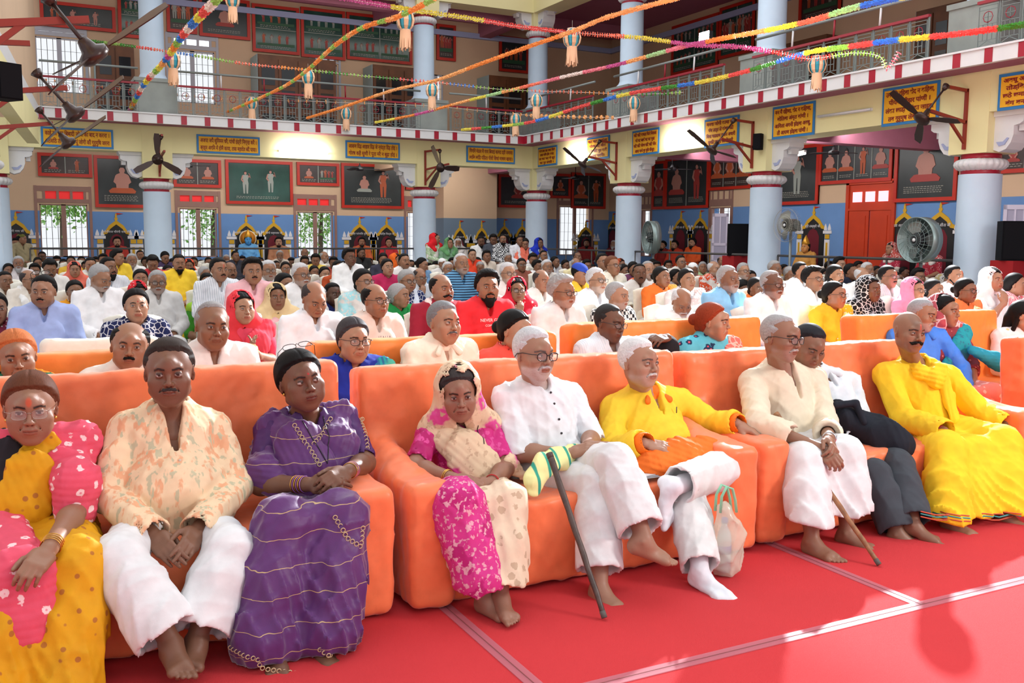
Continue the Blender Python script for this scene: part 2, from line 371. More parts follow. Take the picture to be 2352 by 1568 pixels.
def head_paint(V, o):
    n = len(V); C = np.ones((n, 3)); A = np.zeros((n, 4)); x, y, z = V.T; ax = np.abs(x)
    def mix(m, c, ab=0.0):
        nonlocal C, A
        m = np.clip(m, 0, 1)[:, None]
        if ab: A[:] = A * (1 - m) + np.array(list(c) + [1.0]) * m
        else: C[:] = C * (1 - m) + np.array(c) * m
    mix(.30 * sstep(.03, .0, np.hypot(ax - .045, z + .03)) * (y < 0), (1.1, .82, .75))
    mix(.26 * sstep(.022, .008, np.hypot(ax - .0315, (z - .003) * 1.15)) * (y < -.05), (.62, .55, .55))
    fz = (y < -.078)
    li = np.maximum(sstep(.0075, .004, np.abs(z + .056 + 3.0 * (ax - .008) * (ax > .008) * .08) * 1.0) * (ax < .024), sstep(.0085, .0045, np.abs(z + .065)) * (ax < .021)) * fz
    mix(li * .85, o.get('lips', (.95, .52, .50)))
    mix(sstep(.0022, .0008, np.abs(z + .0600)) * (ax < .023) * fz * .8, (.35, .22, .22))
    mix(sstep(.006, .002, np.hypot(ax - .0065, z + .0365)) * (y < -.095), (.35, .25, .25))
    bc = o.get('brow', (.02, .016, .014)); bt = o.get('browt', .0042)
    bz = .0245 + .004 * sstep(.0, .03, ax - .012) - .010 * sstep(.034, .052, ax)
    mix(sstep(bt + .0015, bt - .0015, np.abs(z - bz)) * (ax > .012) * (ax < .050) * (y < -.055) * 1.0, bc, 1.0)
    for s in (-1, 1):
        d = V - np.array([s * .0315, -.0835, .0055]); r = np.linalg.norm(d, axis=1); g = np.array(o.get('gaze', (0, -1, 0)), float); g /= np.linalg.norm(g)
        ey = sstep(.01365, .0132, r) * (d[:, 1] < -.004) * sstep(-.0075, -.0055, d[:, 2]) * sstep(.0062, .0045, d[:, 2])
        mix(ey * 1.0, (.50, .44, .40), 1.0)
        ca = d @ g / np.maximum(r, 1e-6); mix(ey * sstep(.865, .885, ca), (.03, .016, .01), 1.0)
        rim = (np.abs(r - .0138) < .0006) & (d[:, 1] < -.006) & (d[:, 2] > -.002); mix(rim * sstep(.014, .0125, np.abs(d[:, 0])) * sstep(.007, .004, np.abs(d[:, 2] - .0035 + 18 * d[:, 0] ** 2)) * .8, (.03, .02, .02), 1.0)
    if o.get('stubble'):
        col, st = o['stubble']
        reg = np.maximum(sstep(-.035, -.052, z + .25 * (ax - .02)) , 0) * (y < .0) * (1 - sstep(.018, .012, ax) * sstep(-.045, -.05, z) * sstep(-.08, -.075, z) * 0)
        reg = reg * (1 - li) * sstep(.015, -.02, y); mix(reg * st * (.75 + .25 * nz(V.T, 900, 3)), col, 1.0)
    if o.get('shave'):   # close cropped scalp
        col, st = o['shave']; reg = sstep(.0, .02, z - .065 + .9 * np.minimum(y + .045, 0) * -1.0 - .9 * np.maximum(y + .045, 0)); mix(reg * st, col, 1.0)
    t = o.get('tilak')
    if t == 'dot': mix(sstep(.0048, .0032, np.hypot(x, z - .036)) * fz * 0 + sstep(.0048, .0032, np.hypot(x, z - .036)) * (y < -.06), (.50, .01, .02), 1.0)
    if t == 'smear': mix(sstep(.016, .008, np.hypot(x * 1.25, (z - .045) * .75)) * (y < -.06) * .8, (.62, .09, .03), 1.0)
    if t == 'line': mix(sstep(.0042, .0026, ax) * sstep(.026, .030, z) * sstep(.066, .058, z) * (y < -.05), (.62, .05, .02), 1.0)
    return C, A
def head_skin(o, h=.003, neck=None):
    """neck: list of prims in head space"""
    pr = head_prims(o) + (neck or [Cone((0, .022, -.06), (0, .040, -.17), .050, .056, k=.03)])
    def dsp(P, D): return lid(P, D, o)
    V, F = mesher(pr, h, disp=dsp, pad=.01)
    C, A = head_paint(V, o); return V, F, C, A
def hair_mesh(kind, o, h=.004):
    """scalp shell that thins out towards the hairline"""
    fw = o.get('w', 1.0) * 1.055; lady = kind in ('woman', 'parted', 'bun', 'long'); hl = o.get('hairline', 0.0)
    th = dict(short=.0095, thick=.022, tall=.024, bald=.008, rim=.011, crop=.0065, woman=.013, parted=.012, long=.014, bun=.013, wavy=.022).get(kind, .01)
    pr = [Ell((0, .018, .032), (.0735 * fw, .0945, .0845), k=.02), Ell((0, .0, -.012), (.066 * fw, .076, .080), k=.03)]
    ex = []
    if lady:
        ex += [Cone((0, .075, .0), (0, .095, -.05), .045, .030, k=.03)]
        if kind == 'bun': ex += [Ell((0, .135, .0), (.042, .036, .040), k=.008)]
        if kind in ('parted', 'woman'): ex += [Ell((0, .112, -.055), (.034, .026, .036), k=.012)]
        if kind == 'long': ex += [Cone((0, .09, -.04), (0.0, .10, -.30), .055, .03, k=.03), Cone((.062, .03, -.02), (.066, .05, -.24), .022, .014, k=.02), Cone((-.062, .03, -.02), (-.066, .05, -.24), .022, .014, k=.02)]
    if kind in ('thick', 'tall', 'wavy'): ex += [Ell((.008, -.022, .112), (.056, .052, .022), k=.03)]
    def gfun(P):
        x, y, z = P; ax = np.abs(x)
        if lady: yf = np.interp(z, [-.06, -.03, .0, .02, .05, .072, .088, .11], [.030, .022, .006, -.016, -.040, -.052, -.074, -.115])
        else: yf = np.interp(z, [-.06, -.03, .0, .02, .045, .062, .080, .10, .125], [.036, .024, .013, -.004, -.026, -.034 + hl, -.052 + hl, -.082 + hl, -.125 + hl])
        g = (yf + (.010 * (ax > .038) * (z > .055) if not lady else 0) - y) * .8 + .0014 * np.sin(x * 210 + 3 * np.sin(z * 130)) ; g = np.maximum(g, -(z + (.10 if lady else .052) - .22 * np.clip(.10 - y, 0, .1) * (not lady)))
        if kind in ('rim', 'bald'):
            top = np.sqrt((x / .066) ** 2 + ((y - .005) / .100) ** 2 + ((z - .125) / .088) ** 2) - 1; g = np.maximum(g, -top * .06)
        return g
    def dsp(P, D):
        g = gfun(P); D = D - th * sstep(.0, .030 if not lady else .022, -g) - .0012
        a = dict(wavy=.0035, thick=.0026, tall=.0026).get(kind, 0)
        if lady: D = D + .0035 * np.exp(-(P[0] / .004) ** 2) * (P[2] > .055) * (P[1] < .05)
        D = D - a * np.sin(P[0] * 300 + 5 * np.sin(P[1] * 36 + P[2] * 22)) - (a + .0009) * nz(P, 60, 5); D = np.maximum(D, g)
        for e in ex: D = smin(D, e.d(P).astype(np.float32), e.k)
        return D
    lo = V3((-.12, -.125, -.10)); hi = V3((.12, .19, .16))
    if kind == 'long': lo[2] = -.35
    V, F = mesher(pr, h, disp=dsp, lo=lo, hi=hi)
    return V, F
def facial_hair(kind, o, h=.0028):
    pr = []; t = o.get('mth', 1.0)
    if 'm' in kind:
        for s in (-1, 1): pr += [Cone((s * .002, -.1035, -.0455), (s * .018, -.0985, -.0490), .0055 * t, .0058 * t, k=.004), Cone((s * .018, -.0985, -.0490), (s * .032, -.086, -.0580), .0052 * t, .0022 * t, k=.004)]
        if 'h' in kind:   # handlebar
            for s in (-1, 1): pr += [Cone((s * .015, -.1005, -.0485), (s * .030, -.093, -.0545), .009, .0085, k=.004), Cone((s * .030, -.093, -.0545), (s * .052, -.078, -.046), .008, .003, k=.004)]
    if 'b' in kind:       # full beard
        bl = o.get('beard', .03)
        pr += [Ell((0, -.075, -.098 - bl * .3), (.036, .030, .020 + bl), k=.015), Cone((-.062, -.0, -.04), (-.040, -.055, -.085), .012, .018, k=.02), Cone((.062, -.0, -.04), (.040, -.055, -.085), .012, .018, k=.02),
               Cone((-.040, -.055, -.085), (0, -.082, -.100), .016, .018, k=.02), Cone((.040, -.055, -.085), (0, -.082, -.100), .016, .018, k=.02)]
        for s in (-1, 1): pr += [Cone((s * .030, -.086, -.058), (s * .026, -.084, -.085), .006, .012, k=.01)]
    def dsp(P, D): return D - .0012 * np.sin(P[0] * 900 + 6 * np.sin(P[2] * 80)) - .0008 * nz(P, 300, 2)
    return mesher(pr, h, disp=dsp, pad=.008)
def glasses(parent, T, o, name='glasses', mat=None):
    """T: 4x4 from head space"""
    m = mat or flat('black_plastic', (.012, .012, .014), .25); gl = MATS.get('lens')
    if gl is None:
        gl, nt, b = newmat('lens'); MATS['lens'] = gl; b.inputs['Base Color'].default_value = (1, 1, 1, 1); b.inputs['Roughness'].default_value = .03; b.inputs['Alpha'].default_value = .12
    mb = MB(); th = o.get('rim', .0016); w_, hh = o.get('gs', (.0235, .0175)); y0 = -.108; z0 = .002 + o.get('gz', 0)
    for s in (-1, 1):
        pts = []
        for k in range(21):
            a = 2 * PI * k / 20; ca, sa = math.cos(a), math.sin(a); e = 0.7
            pts.append((s * .0325 + w_ * math.copysign(abs(ca) ** e, ca), y0 + .006 * abs(ca) ** 2 * (1 if ca * s > 0 else 0), z0 + hh * math.copysign(abs(sa) ** e, sa)))
        mb.tube(pts, th, m, 6, cap=False)
        mb.add([(p[0], p[1] + .0005, p[2]) for p in pts[:-1]], [tuple(range(20))], gl)
        mb.tube([(s * (.0325 + w_), y0 + .006, z0 + hh * .5), (s * .076, -.085, z0 + .008), (s * .081, -.02, z0 + .006), (s * .082, .022, z0 - .004), (s * .080, .038, z0 - .022)], th * .95, m, 6)
    mb.tube([(-.0325 + w_, y0, z0 + .005), (0, y0 - .003, z0 + .008), (.0325 - w_, y0, z0 + .005)], th, m, 6)
    mb.T = None; me = mb.mesh(name); me.transform(Matrix(T)); return link(name, me, parent)
def bez(a, b, n): return [a + (b - a) * (i / n) for i in range(n + 1)]
def hand_prims(w, d, n, s, size=1.0, curl=(.35, .4, .45, .5), thumb=.5, spread=.07, k=.006):
    """w wrist, d wrist->knuckles, n out of the back of the hand, s = +1/-1 thumb side along d x n * s"""
    w = V3(w); d = V3(d); d /= np.linalg.norm(d); n = V3(n); n = n - d * (n @ d); n /= np.linalg.norm(n); t = np.cross(d, n) * s; z = size
    P = lambda a, b, c: w + z * (d * a + t * b + n * c)
    R = np.stack([d, t, n], 1)
    pr = [Cone(P(-.02, 0, 0), P(.02, 0, 0), .025 * z, .026 * z, k=.015, flat=(n, 1.35)), Box(P(.050, -.002, 0), (.042 * z, .038 * z, .0125 * z), r=.0122 * z, R=R, k=.014), Ell(P(.036, .026, -.006), (.032 * z, .017 * z, .015 * z), R=R, k=.012)]
    for i in range(4):
        b0 = (.027, .0092, -.0095, -.0275)[i]; ln = (.93, 1.0, .95, .76)[i] * z; r = (.0092, .0094, .009, .008)[i] * z
        sp = (.5 - i / 3) * 2 * spread; c = curl[i] if hasattr(curl, '__len__') else curl
        p0 = P((.086, .090, .086, .078)[i], b0, .002); dd = d * math.cos(sp) + t * math.sin(sp); ang = 0
        for j, (l_, cc) in enumerate(((.042, c), (.026, c * 1.25), (.021, c * .8))):
            ang += cc; dv = dd * math.cos(ang) - n * math.sin(ang); p1 = p0 + dv * l_ * ln; r1 = r * (1, .93, .85)[j]; r2 = r * (.93, .86, .74)[j]
            pr.append(Cone(p0, p1, r1, r2, k=(.010 * z if j == 0 else .002))); pr[-1].fing = i; p0 = p1
    a = thumb; b0 = P(.018, .030, -.008); dv = d * math.cos(.75 - a * .45) + t * math.sin(.75 - a * .45) - n * (.35 * a + .15); dv /= np.linalg.norm(dv); p1 = b0 + dv * .040 * z
    dv2 = d * math.cos(.3 - a * .6) + t * math.sin(.3 - a * .6) - n * (.45 * a); dv2 /= np.linalg.norm(dv2); p2 = p1 + dv2 * .030 * z; dv3 = dv2 * .9 + d * .15 - n * .1 * a; dv3 /= np.linalg.norm(dv3)
    pr += [Cone(b0, p1, .013 * z, .0110 * z, k=.012), Cone(p1, p2, .0108 * z, .0098 * z, k=.003), Cone(p2, p2 + dv3 * .024 * z, .0098 * z, .0080 * z, k=.003)]
    return pr
def foot_prims(a, d, s=1, size=1.0, roll=0.0, up=None):
    """a ankle joint centre, d heel->toe direction, s=+1: big toe at left of d (looking from above), size"""
    a = V3(a); d = V3(d); d /= np.linalg.norm(d); u = V3((0, 0, 1)) if up is None else V3(up); u = u - d * (u @ d); u /= np.linalg.norm(u); t = np.cross(u, d) * s; z = size
    P = lambda x, y, h_: a + z * (d * x + t * y + u * h_)
    pr = [Ell(P(-.030, 0, -.048), (.030 * z, .029 * z, .030 * z), R=np.stack([d, t, u], 1), k=.02), Cone(P(-.018, 0, -.02), P(.02, 0, -.03), .034 * z, .036 * z, k=.025), Cone(P(.01, .003, -.028), P(.095, .012, -.052), .036 * z, .024 * z, k=.025, flat=(u, 1.15)),
          Cone(P(-.02, -.010, -.056), P(.10, -.022, -.062), .022 * z, .018 * z, k=.02), Cone(P(.06, .018, -.054), P(.125, .026, -.060), .024 * z, .019 * z, k=.02), Cone(P(.10, .02, -.060), P(.12, -.028, -.062), .018 * z, .016 * z, k=.02),
          Ell(P(.002, .032, -.004), (.010 * z,) * 3, k=.012), Ell(P(-.006, -.030, -.010), (.010 * z,) * 3, k=.012)]
    for i in range(5):
        y0 = (.031, .012, -.003, -.017, -.031)[i]; x0 = (.135, .137, .131, .122, .110)[i]; l_ = (.036, .030, .027, .024, .020)[i]; r = (.0125, .0090, .0085, .0080, .0078)[i]
        pr.append(Cone(P(x0, y0, -.064), P(x0 + l_, y0 * 1.05, -.067), r * z, r * .85 * z, k=.004))
    return pr
# ================================================================ cloth materials (procedural, in object space)
def cloth(name, col=None, rough=.8, kind='plain', c2=(1, 1, 1), c3=None, sc_=1.0, bump=.12, sheen=.0, alpha=1.0):
    """col None -> takes the object's own colour"""
    if name in MATS: return MATS[name]
    m, nt, b = newmat(name); MATS[name] = m
    tc = N(nt, 'ShaderNodeTexCoord'); ob = tc.outputs['Object']
    if col is None: base = N(nt, 'ShaderNodeObjectInfo').outputs['Color']
    else:
        r = N(nt, 'ShaderNodeRGB'); r.outputs[0].default_value = c4(col); base = r.outputs[0]
    def mixc(f, a, bcol):
        x = N(nt, 'ShaderNodeMix', data_type='RGBA'); L(nt, f, x.inputs[0]); L(nt, a, x.inputs[6])
        if hasattr(bcol, 'default_value'): L(nt, bcol, x.inputs[7])
        else: x.inputs[7].default_value = c4(bcol)
        return x.outputs[2]
    def thr(src, a, b_, inv=False):
        x = N(nt, 'ShaderNodeMapRange', interpolation_type='SMOOTHSTEP', i_1=a, i_2=b_, i_3=1.0 if inv else 0.0, i_4=0.0 if inv else 1.0); L(nt, src, x.inputs[0]); return x.outputs[0]
    def noise(s, d=2.0, sv=None):
        x = N(nt, 'ShaderNodeTexNoise', i_Scale=s, i_Detail=d); mp = N(nt, 'ShaderNodeMapping'); mp.inputs['Scale'].default_value = sv or (1, 1, 1); L(nt, ob, mp.inputs[0]); L(nt, mp.outputs[0], x.inputs['Vector']); return x.outputs['Fac']
    def voro(s, feat='F1', rnd=1.0):
        x = N(nt, 'ShaderNodeTexVoronoi', feature=feat, i_Scale=s, i_Randomness=rnd); L(nt, ob, x.inputs['Vector']); return x
    out = base
    if kind == 'floral':      # scattered blossoms
        v = voro(16 * sc_); n1 = noise(60 * sc_, 2.0)
        a = N(nt, 'ShaderNodeMath', operation='MULTIPLY_ADD'); L(nt, n1, a.inputs[0]); a.inputs[1].default_value = .35; L(nt, v.outputs['Distance'], a.inputs[2])
        out = mixc(thr(a.outputs[0], .50, .44, False) if False else thr(a.outputs[0], .44, .50, True), base, c2)
        if c3: out = mixc(thr(v.outputs['Distance'], .10, .14, True), out, c3)
    elif kind == 'ikat':      # soft upright dashes
        n1 = noise(26 * sc_, 3.0, (1, 1, .28)); n2 = noise(33 * sc_, 2.0, (1, 1, .3))
        out = mixc(thr(n1, .52, .60), base, c2); out = mixc(thr(n2, .58, .64), out, c3 or c2)
    elif kind == 'patchy':
        n1 = noise(5 * sc_, 4.0); n2 = noise(30 * sc_, 4.0); out = mixc(thr(n1, .545, .585), base, c2); v = voro(22 * sc_, 'SMOOTH_F1'); out2 = mixc(thr(n2, .55, .6), out, c3 or c2); out = out2
    elif kind == 'check':
        bt = N(nt, 'ShaderNodeTexChecker', i_Scale=26 * sc_); L(nt, ob, bt.inputs['Vector']); out = mixc(bt.outputs['Fac'], base, c2)
    elif kind == 'stripe':
        wv = N(nt, 'ShaderNodeTexWave', wave_type='BANDS', bands_direction='X', i_Scale=12 * sc_, i_Distortion=.4); L(nt, ob, wv.inputs['Vector']); out = mixc(thr(wv.outputs['Fac'], .8, .95), base, c2)
    elif kind == 'hstripe':
        wv = N(nt, 'ShaderNodeTexWave', wave_type='BANDS', bands_direction='Z', i_Scale=5 * sc_, i_Distortion=.2); L(nt, ob, wv.inputs['Vector']); out = mixc(thr(wv.outputs['Fac'], .55, .65), base, c2)
    elif kind == 'wavy':
        wv = N(nt, 'ShaderNodeTexWave', wave_type='BANDS', bands_direction='X', i_Scale=9 * sc_, i_Distortion=14.0, i_Detail=1.0); L(nt, ob, wv.inputs['Vector']); wv.inputs['Detail Scale'].default_value = .7
        out = mixc(thr(wv.outputs['Fac'], .3, .7), base, c2); n1 = noise(9 * sc_, 1.0); out = mixc(thr(n1, .56, .62), out, c3 or c2)
    elif kind == 'dots':
        v = voro(24 * sc_, 'F1', .35); out = mixc(thr(v.outputs['Distance'], .18, .24, True), base, c2)
    elif kind == 'lines':     # fine vine-like network
        v = voro(15 * sc_, 'DISTANCE_TO_EDGE'); out = mixc(thr(v.outputs['Distance'], .04, .08, True), base, c2)
    elif kind == 'band':      # woven gold threads across the cloth
        wv = N(nt, 'ShaderNodeTexWave', wave_type='BANDS', bands_direction='Z', i_Scale=3.1 * sc_, i_Distortion=1.2); L(nt, ob, wv.inputs['Vector']); wv.inputs['Detail Scale'].default_value = 3
        out = mixc(thr(wv.outputs['Fac'], .9975, .9995), base, c2); v = voro(14, 'F1'); 
    # slight unevenness of dye and a woven surface
    nn = noise(14, 3.0); mr = N(nt, 'ShaderNodeMapRange', i_1=.3, i_2=.7, i_3=.92, i_4=1.06); L(nt, nn, mr.inputs[0])
    mx = N(nt, 'ShaderNodeMix', data_type='RGBA', blend_type='MULTIPLY'); mx.inputs[0].default_value = 1; L(nt, out, mx.inputs[6]); L(nt, mr.outputs[0], mx.inputs[7]); L(nt, mx.outputs[2], b.inputs['Base Color'])
    f0 = noise(11, 2.0, (1, 1, .6)); f2 = noise(340, 1.0); s0 = N(nt, 'ShaderNodeMath', operation='SUBTRACT'); L(nt, f0, s0.inputs[0]); s0.inputs[1].default_value = .5; s1 = N(nt, 'ShaderNodeMath', operation='ABSOLUTE'); L(nt, s0.outputs[0], s1.inputs[0]); s2_ = N(nt, 'ShaderNodeMath', operation='SUBTRACT'); s2_.inputs[0].default_value = .5; L(nt, s1.outputs[0], s2_.inputs[1]); f1 = s2_.outputs[0]
    bp = N(nt, 'ShaderNodeBump', i_Strength=bump, i_Distance=.03); L(nt, f1, bp.inputs['Height']); bp2 = N(nt, 'ShaderNodeBump', i_Strength=.15, i_Distance=.002); L(nt, f2, bp2.inputs['Height']); L(nt, bp.outputs[0], bp2.inputs['Normal']); L(nt, bp2.outputs[0], b.inputs['Normal'])
    b.inputs['Roughness'].default_value = rough; b.inputs['Specular IOR Level'].default_value = .3
    if sheen: b.inputs['Sheen Weight'].default_value = sheen; b.inputs['Sheen Roughness'].default_value = .4
    return m
# ================================================================ garment fields
def unit(v): v = V3(v); return v / max(np.linalg.norm(v), 1e-9)
class Frame:
    def __init__(f, J, s):
        f.P = V3(J['pel']); f.N = V3(J['neck']); f.S = [V3(J['sh'][0]), V3(J['sh'][1])]; f.s = s
        f.u = unit(f.N - f.P); f.L = np.linalg.norm(f.N - f.P); t = f.S[1] - f.S[0]; t = unit(t - f.u * (t @ f.u)); f.t = t; f.f = np.cross(t, f.u); f.R = np.stack([f.t, f.f, f.u], 1)
    def at(f, a, t=0, o=0): return f.P + f.u * a * f.L + f.t * t * f.s + f.f * o * f.s
def torso_prims(fr, infl=0.0, fat=0.0, bust=0.0):
    s = fr.s; i = infl
    p = [Ell(fr.at(.05, 0, .0), ((.168 + fat * .5 + i) * s, (.130 + i) * s, .14 * s), R=fr.R, k=.08), Ell(fr.at(.34, 0, .025 + fat * .4), ((.142 + fat + i) * s, (.112 + fat + i) * s, .17 * s), R=fr.R, k=.08),
         Ell(fr.at(.68, 0, .012), ((.158 + i) * s, (.108 + i) * s, .16 * s), R=fr.R, k=.08), Ell(fr.at(.86, 0, -.01), ((.150 + i) * s, (.085 + i) * s, .09 * s), R=fr.R, k=.06)]
    for S in fr.S: p.append(Cone(fr.at(.95, 0, -.01), S, (.066 + i) * s, (.060 + i) * s, k=.05))
    p.append(Cone(fr.at(.93, 0, -.01), fr.at(1.04, 0, .002), (.085 + i) * s, (.060 + i) * s, k=.05))
    if bust:
        for q in (-1, 1): p.append(Ell(fr.at(.62, q * .075, .085), (.068 * s, .055 * s, .065 * s), R=fr.R, k=.05))
    return p
def sleeve(S, E, W, s, i=.0, frac=1.0, loose=0.0):
    S = V3(S); E = V3(E); W = V3(W); p = [Cone(S, E if frac >= .5 else S + (E - S) * frac * 2, (.054 + i) * s, (.044 + i + loose * .3) * s, k=.014)]
    if frac > .5: p.append(Cone(E, E + (W - E) * min(1, (frac - .5) * 2), (.044 + i + loose * .3) * s, (.033 + i + loose) * s, k=.012))
    return p
def arm_prims(S, E, W, s, k=.03):
    S = V3(S); E = V3(E); W = V3(W); m = E + (W - E) * .3
    return [Cone(S, E, .050 * s, .039 * s, k=k), Ell(E, (.040 * s,) * 3, k=.02), Cone(E, m, .039 * s, .041 * s, k=.03), Cone(m, W, .041 * s, .0265 * s, k=.03)]
def leg_prims(H, K, A, s, i=0.0, k=.04, flare=0.0):
    H = V3(H); K = V3(K); A = V3(A)
    return [Cone(H, K, (.085 + i) * s, (.062 + i) * s, k=k), Cone(K, K + (A - K) * .35, (.060 + i) * s, (.058 + i) * s, k=k), Cone(K + (A - K) * .35, A, (.058 + i) * s, (.040 + i + flare) * s, k=k)]
# ================================================================ foreground person
def mk(name, prims, h, mat, parent, org, disp=None, clip=None, color=None, sm=0, pad=.02, col=None, **t):
    V, F = mesher(prims, h, disp=disp, clip=clip, pad=pad)
    if sm: V = smoothv(V, F, sm)
    me = np_mesh(name, V - org, F, mat, col); o = link(name, me, parent)
    if color is not None: o.color = c4(color)
    return tag(o, **t)
def person(label, J, skin, head, parts=(), s=1.08, group=None, sleeves=(1.0, 1.0), bare_upper=False, legs=True, core=True, hh=.0034, ha=.0046):
    """skin body = one mesh (root).  J in world coordinates."""
    org = V3(J['pel']) * np.array([1, 1, 0]) + np.array([0, 0, .0]); fr = Frame(J, s); out = []
    # head + neck in head space
    hc = V3(J['head']); R = rotm(*head.get('rot', (0, 0, 0))); hs = head.get('s', 1.12); o = head.get('o', {})
    inv = lambda p: (R.T @ (V3(p) - hc)) / hs
    nb = inv(fr.at(1.0, 0, 0)); nb2 = inv(fr.at(.80, 0, .01)); nr = o.get('neck', .052)
    top = V3((0, .020, -.055)); npr = [Cone(top, nb, nr, nr * 1.05, k=.03), Cone(nb, nb2, .058 * s / hs * 1.0, .085 * s / hs, k=.04), Cone((0, -.035, -.095), nb + V3((0, -.02, 0)), .016, .03, k=.03)]
    npr += [Cone(nb, inv(fr.at(.92, q * .10, -.01)), .04, .04, k=.04) for q in (-1, 1)]
    V, F, C, A = head_skin(o, hh, neck=npr); V = (V * hs) @ R.T + hc; allV = [V]; allF = [F]; allC = [C]; allA = [A]; off = len(V)
    def addp(prims, h, **k):
        nonlocal off
        v, f = mesher(prims, h, pad=.012, **k)
        if len(v) == 0: return
        c = np.ones((len(v), 3)); a = np.zeros((len(v), 4))
        allV.append(v); allF.append(f + off); allC.append(c); allA.append(a); off += len(v); return v
    for i in (0, 1):
        if J['wr'][i] is None: continue
        W = V3(J['wr'][i]); E = V3(J['el'][i]); hd = J['hd'][i]; st = E + (W - E) * .25 if sleeves[i] >= 1 else None
        S = V3(J['sh'][i]); hp = hand_prims(W + unit(V3(hd) - W) * .012, V3(hd) - W, J['hn'][i], J['hs'][i], size=s * 1.0, curl=J.get('curl', (.35, .35))[i] , thumb=J.get('th', (.5, .5))[i], spread=J.get('spr', (.07, .07))[i])
        ap = [Cone(st, W, .038 * s, .0275 * s, k=.03)] if sleeves[i] >= 1 else arm_prims(S, E, W, s)
        addp(ap + hp, ha)
    if legs:
        for i in (0, 1):
            if J['an'][i] is None: continue
            K = V3(J['kn'][i]); An = V3(J['an'][i]); addp([Cone(K, K + (An - K) * .4, .050 * s, .052 * s, k=.03), Cone(K + (An - K) * .4, An, .052 * s, .034 * s, k=.03)] + foot_prims(An, J['ft'][i], J['fs'][i], size=s, up=J.get('fu', (None, None))[i]), ha + .0004)
    if core:
        pr = torso_prims(fr, -.028)
        for i in (0, 1):
            H = fr.at(.02, (-.085, .085)[i], 0); pr.append(Cone(H, J['kn'][i], .06 * s, .05 * s, k=.04)); pr.append(Cone(J['sh'][i], J['el'][i], .035 * s, .03 * s, k=.03))
            if J['wr'][i] is not None: pr.append(Cone(J['el'][i], J['wr'][i], .028 * s, .022 * s, k=.02))
        addp(pr, .014)
    V = np.concatenate(allV) - org; me = np_mesh('person', V, np.concatenate(allF), skin_mat(), np.concatenate(allC), ab=np.concatenate(allA))
    root = link('person', me, None, Vector(org)); root.color = c4(skin); tag(root, label, 'person', group)
    T = Matrix.Translation(Vector(hc - org)) @ Matrix([list(r) for r in R]).to_4x4() @ Matrix.Scale(hs, 4)
    root['T'] = 0; del root['T']
    if head.get('hair'):
        v, f = hair_mesh(head['hair'], o, .0035); v = (v * hs) @ R.T + hc - org; q = link('hair', np_mesh('hair', v, f, hair_mat()), root); q.color = c4(head.get('hc', (.012, .010, .010)))
    if head.get('fh'):
        v, f = facial_hair(head['fh'], o); v = (v * hs) @ R.T + hc - org; q = link('moustache' if 'b' not in head['fh'] else 'beard', np_mesh('mo', v, f, hair_mat()), root); q.color = c4(head.get('fhc', head.get('hc', (.012, .010, .010))))
    if head.get('glasses'): glasses(root, T, head['glasses'], mat=head.get('gmat'))
    return root, fr, org, T
def collar_cut(fr, s, r=.056, slit=.14, w=.02, up=.0, sq=1.0):
    pr = [Cone(fr.at(.98 + up, 0, .004), fr.at(1.25, 0, .01), r * s, r * 1.1 * s, k=.008, sub=True)]
    if slit: pr.append(Cone(fr.at(1.06, 0, .095), fr.at(1.0 - slit / fr.L, 0, .125), w * s * 1.6, w * s * .35, k=.006, sub=True)); pr[-1].flat = (fr.f, .35)
    return pr
def kurta(root, fr, org, J, mat, name='kurta', s=None, infl=.012, fat=0.0, slv=(1.0, 1.0), color=None, loose=.012, seed=1, h=.0085, slit=.14, hemz=None, lap=.0, amp=.0045, collar=True, bust=0, neck_r=.056, folds_f=26, cuff=True, w=.02, extra=()):
    s = s or fr.s; pr = torso_prims(fr, infl, fat, bust)
    if collar: pr.append(Cone(fr.at(.99, 0, .004), fr.at(1.075, 0, .012), .074 * s, .064 * s, k=.012))
    for i in (0, 1):
        if slv[i] > 0: pr += sleeve(J['sh'][i], J['el'][i], J['wr'][i] if J['wr'][i] is not None else J['el'][i], s, infl + .002, slv[i], loose)
    if lap > 0:   # hem lying on the lap
        for i in (0, 1):
            H = fr.at(.03, (-.09, .09)[i], 0); K = V3(J['kn'][i]); pr.append(Cone(H, H + (K - H) * lap, (.098 + infl) * s, (.078 + infl) * s, k=.06))
        K0 = (V3(J['kn'][0]) + V3(J['kn'][1])) / 2; H = fr.at(.03); pr.append(Cone(H, H + (K0 - H) * lap * .8, .09 * s, .06 * s, k=.06))
    pr += list(extra); pr += collar_cut(fr, s, r=neck_r, slit=slit, w=w)
    for i in (0, 1):
        if slv[i] > 0 and cuff:
            S, E, W = V3(J['sh'][i]), V3(J['el'][i]), V3(J['wr'][i] if J['wr'][i] is not None else J['el'][i])
            if slv[i] > .5: e = E + (W - E) * min(1, (slv[i] - .5) * 2); d = unit(W - E); r = (.033 + infl + loose) * s if slv[i] >= 1 else .045 * s
            else: e = S + (E - S) * slv[i] * 2; d = unit(E - S); r = .047 * s
            pr.append(Cone(e + d * (r * 1.5), e + d * (r * 1.5 + .06), r * 1.5, r * 1.8, k=.002, sub=True)); pr.append(Cone(e - d * .03, e + d * .06, r * .80, r * .84, k=.003, sub=True))
    f1 = folds(seed, amp * .75, folds_f * 1.5); f2 = folds(seed + 50, amp * .20, folds_f * 2.8, n=3)
    cf = [(V3(J['sh'][i]) if slv[i] <= .5 else V3(J['el'][i]), V3(J['el'][i]) if slv[i] <= .5 else V3(J['wr'][i] if J['wr'][i] is not None else J['el'][i]), slv[i]) for i in (0, 1)]
    def dsp(P, D):
        D = f2(P, f1(P, D))
        if hemz is not None: D = np.maximum(D, hemz - P[2])
        return D
    return mk(name, pr, h, mat, root, org, disp=dsp, color=color)
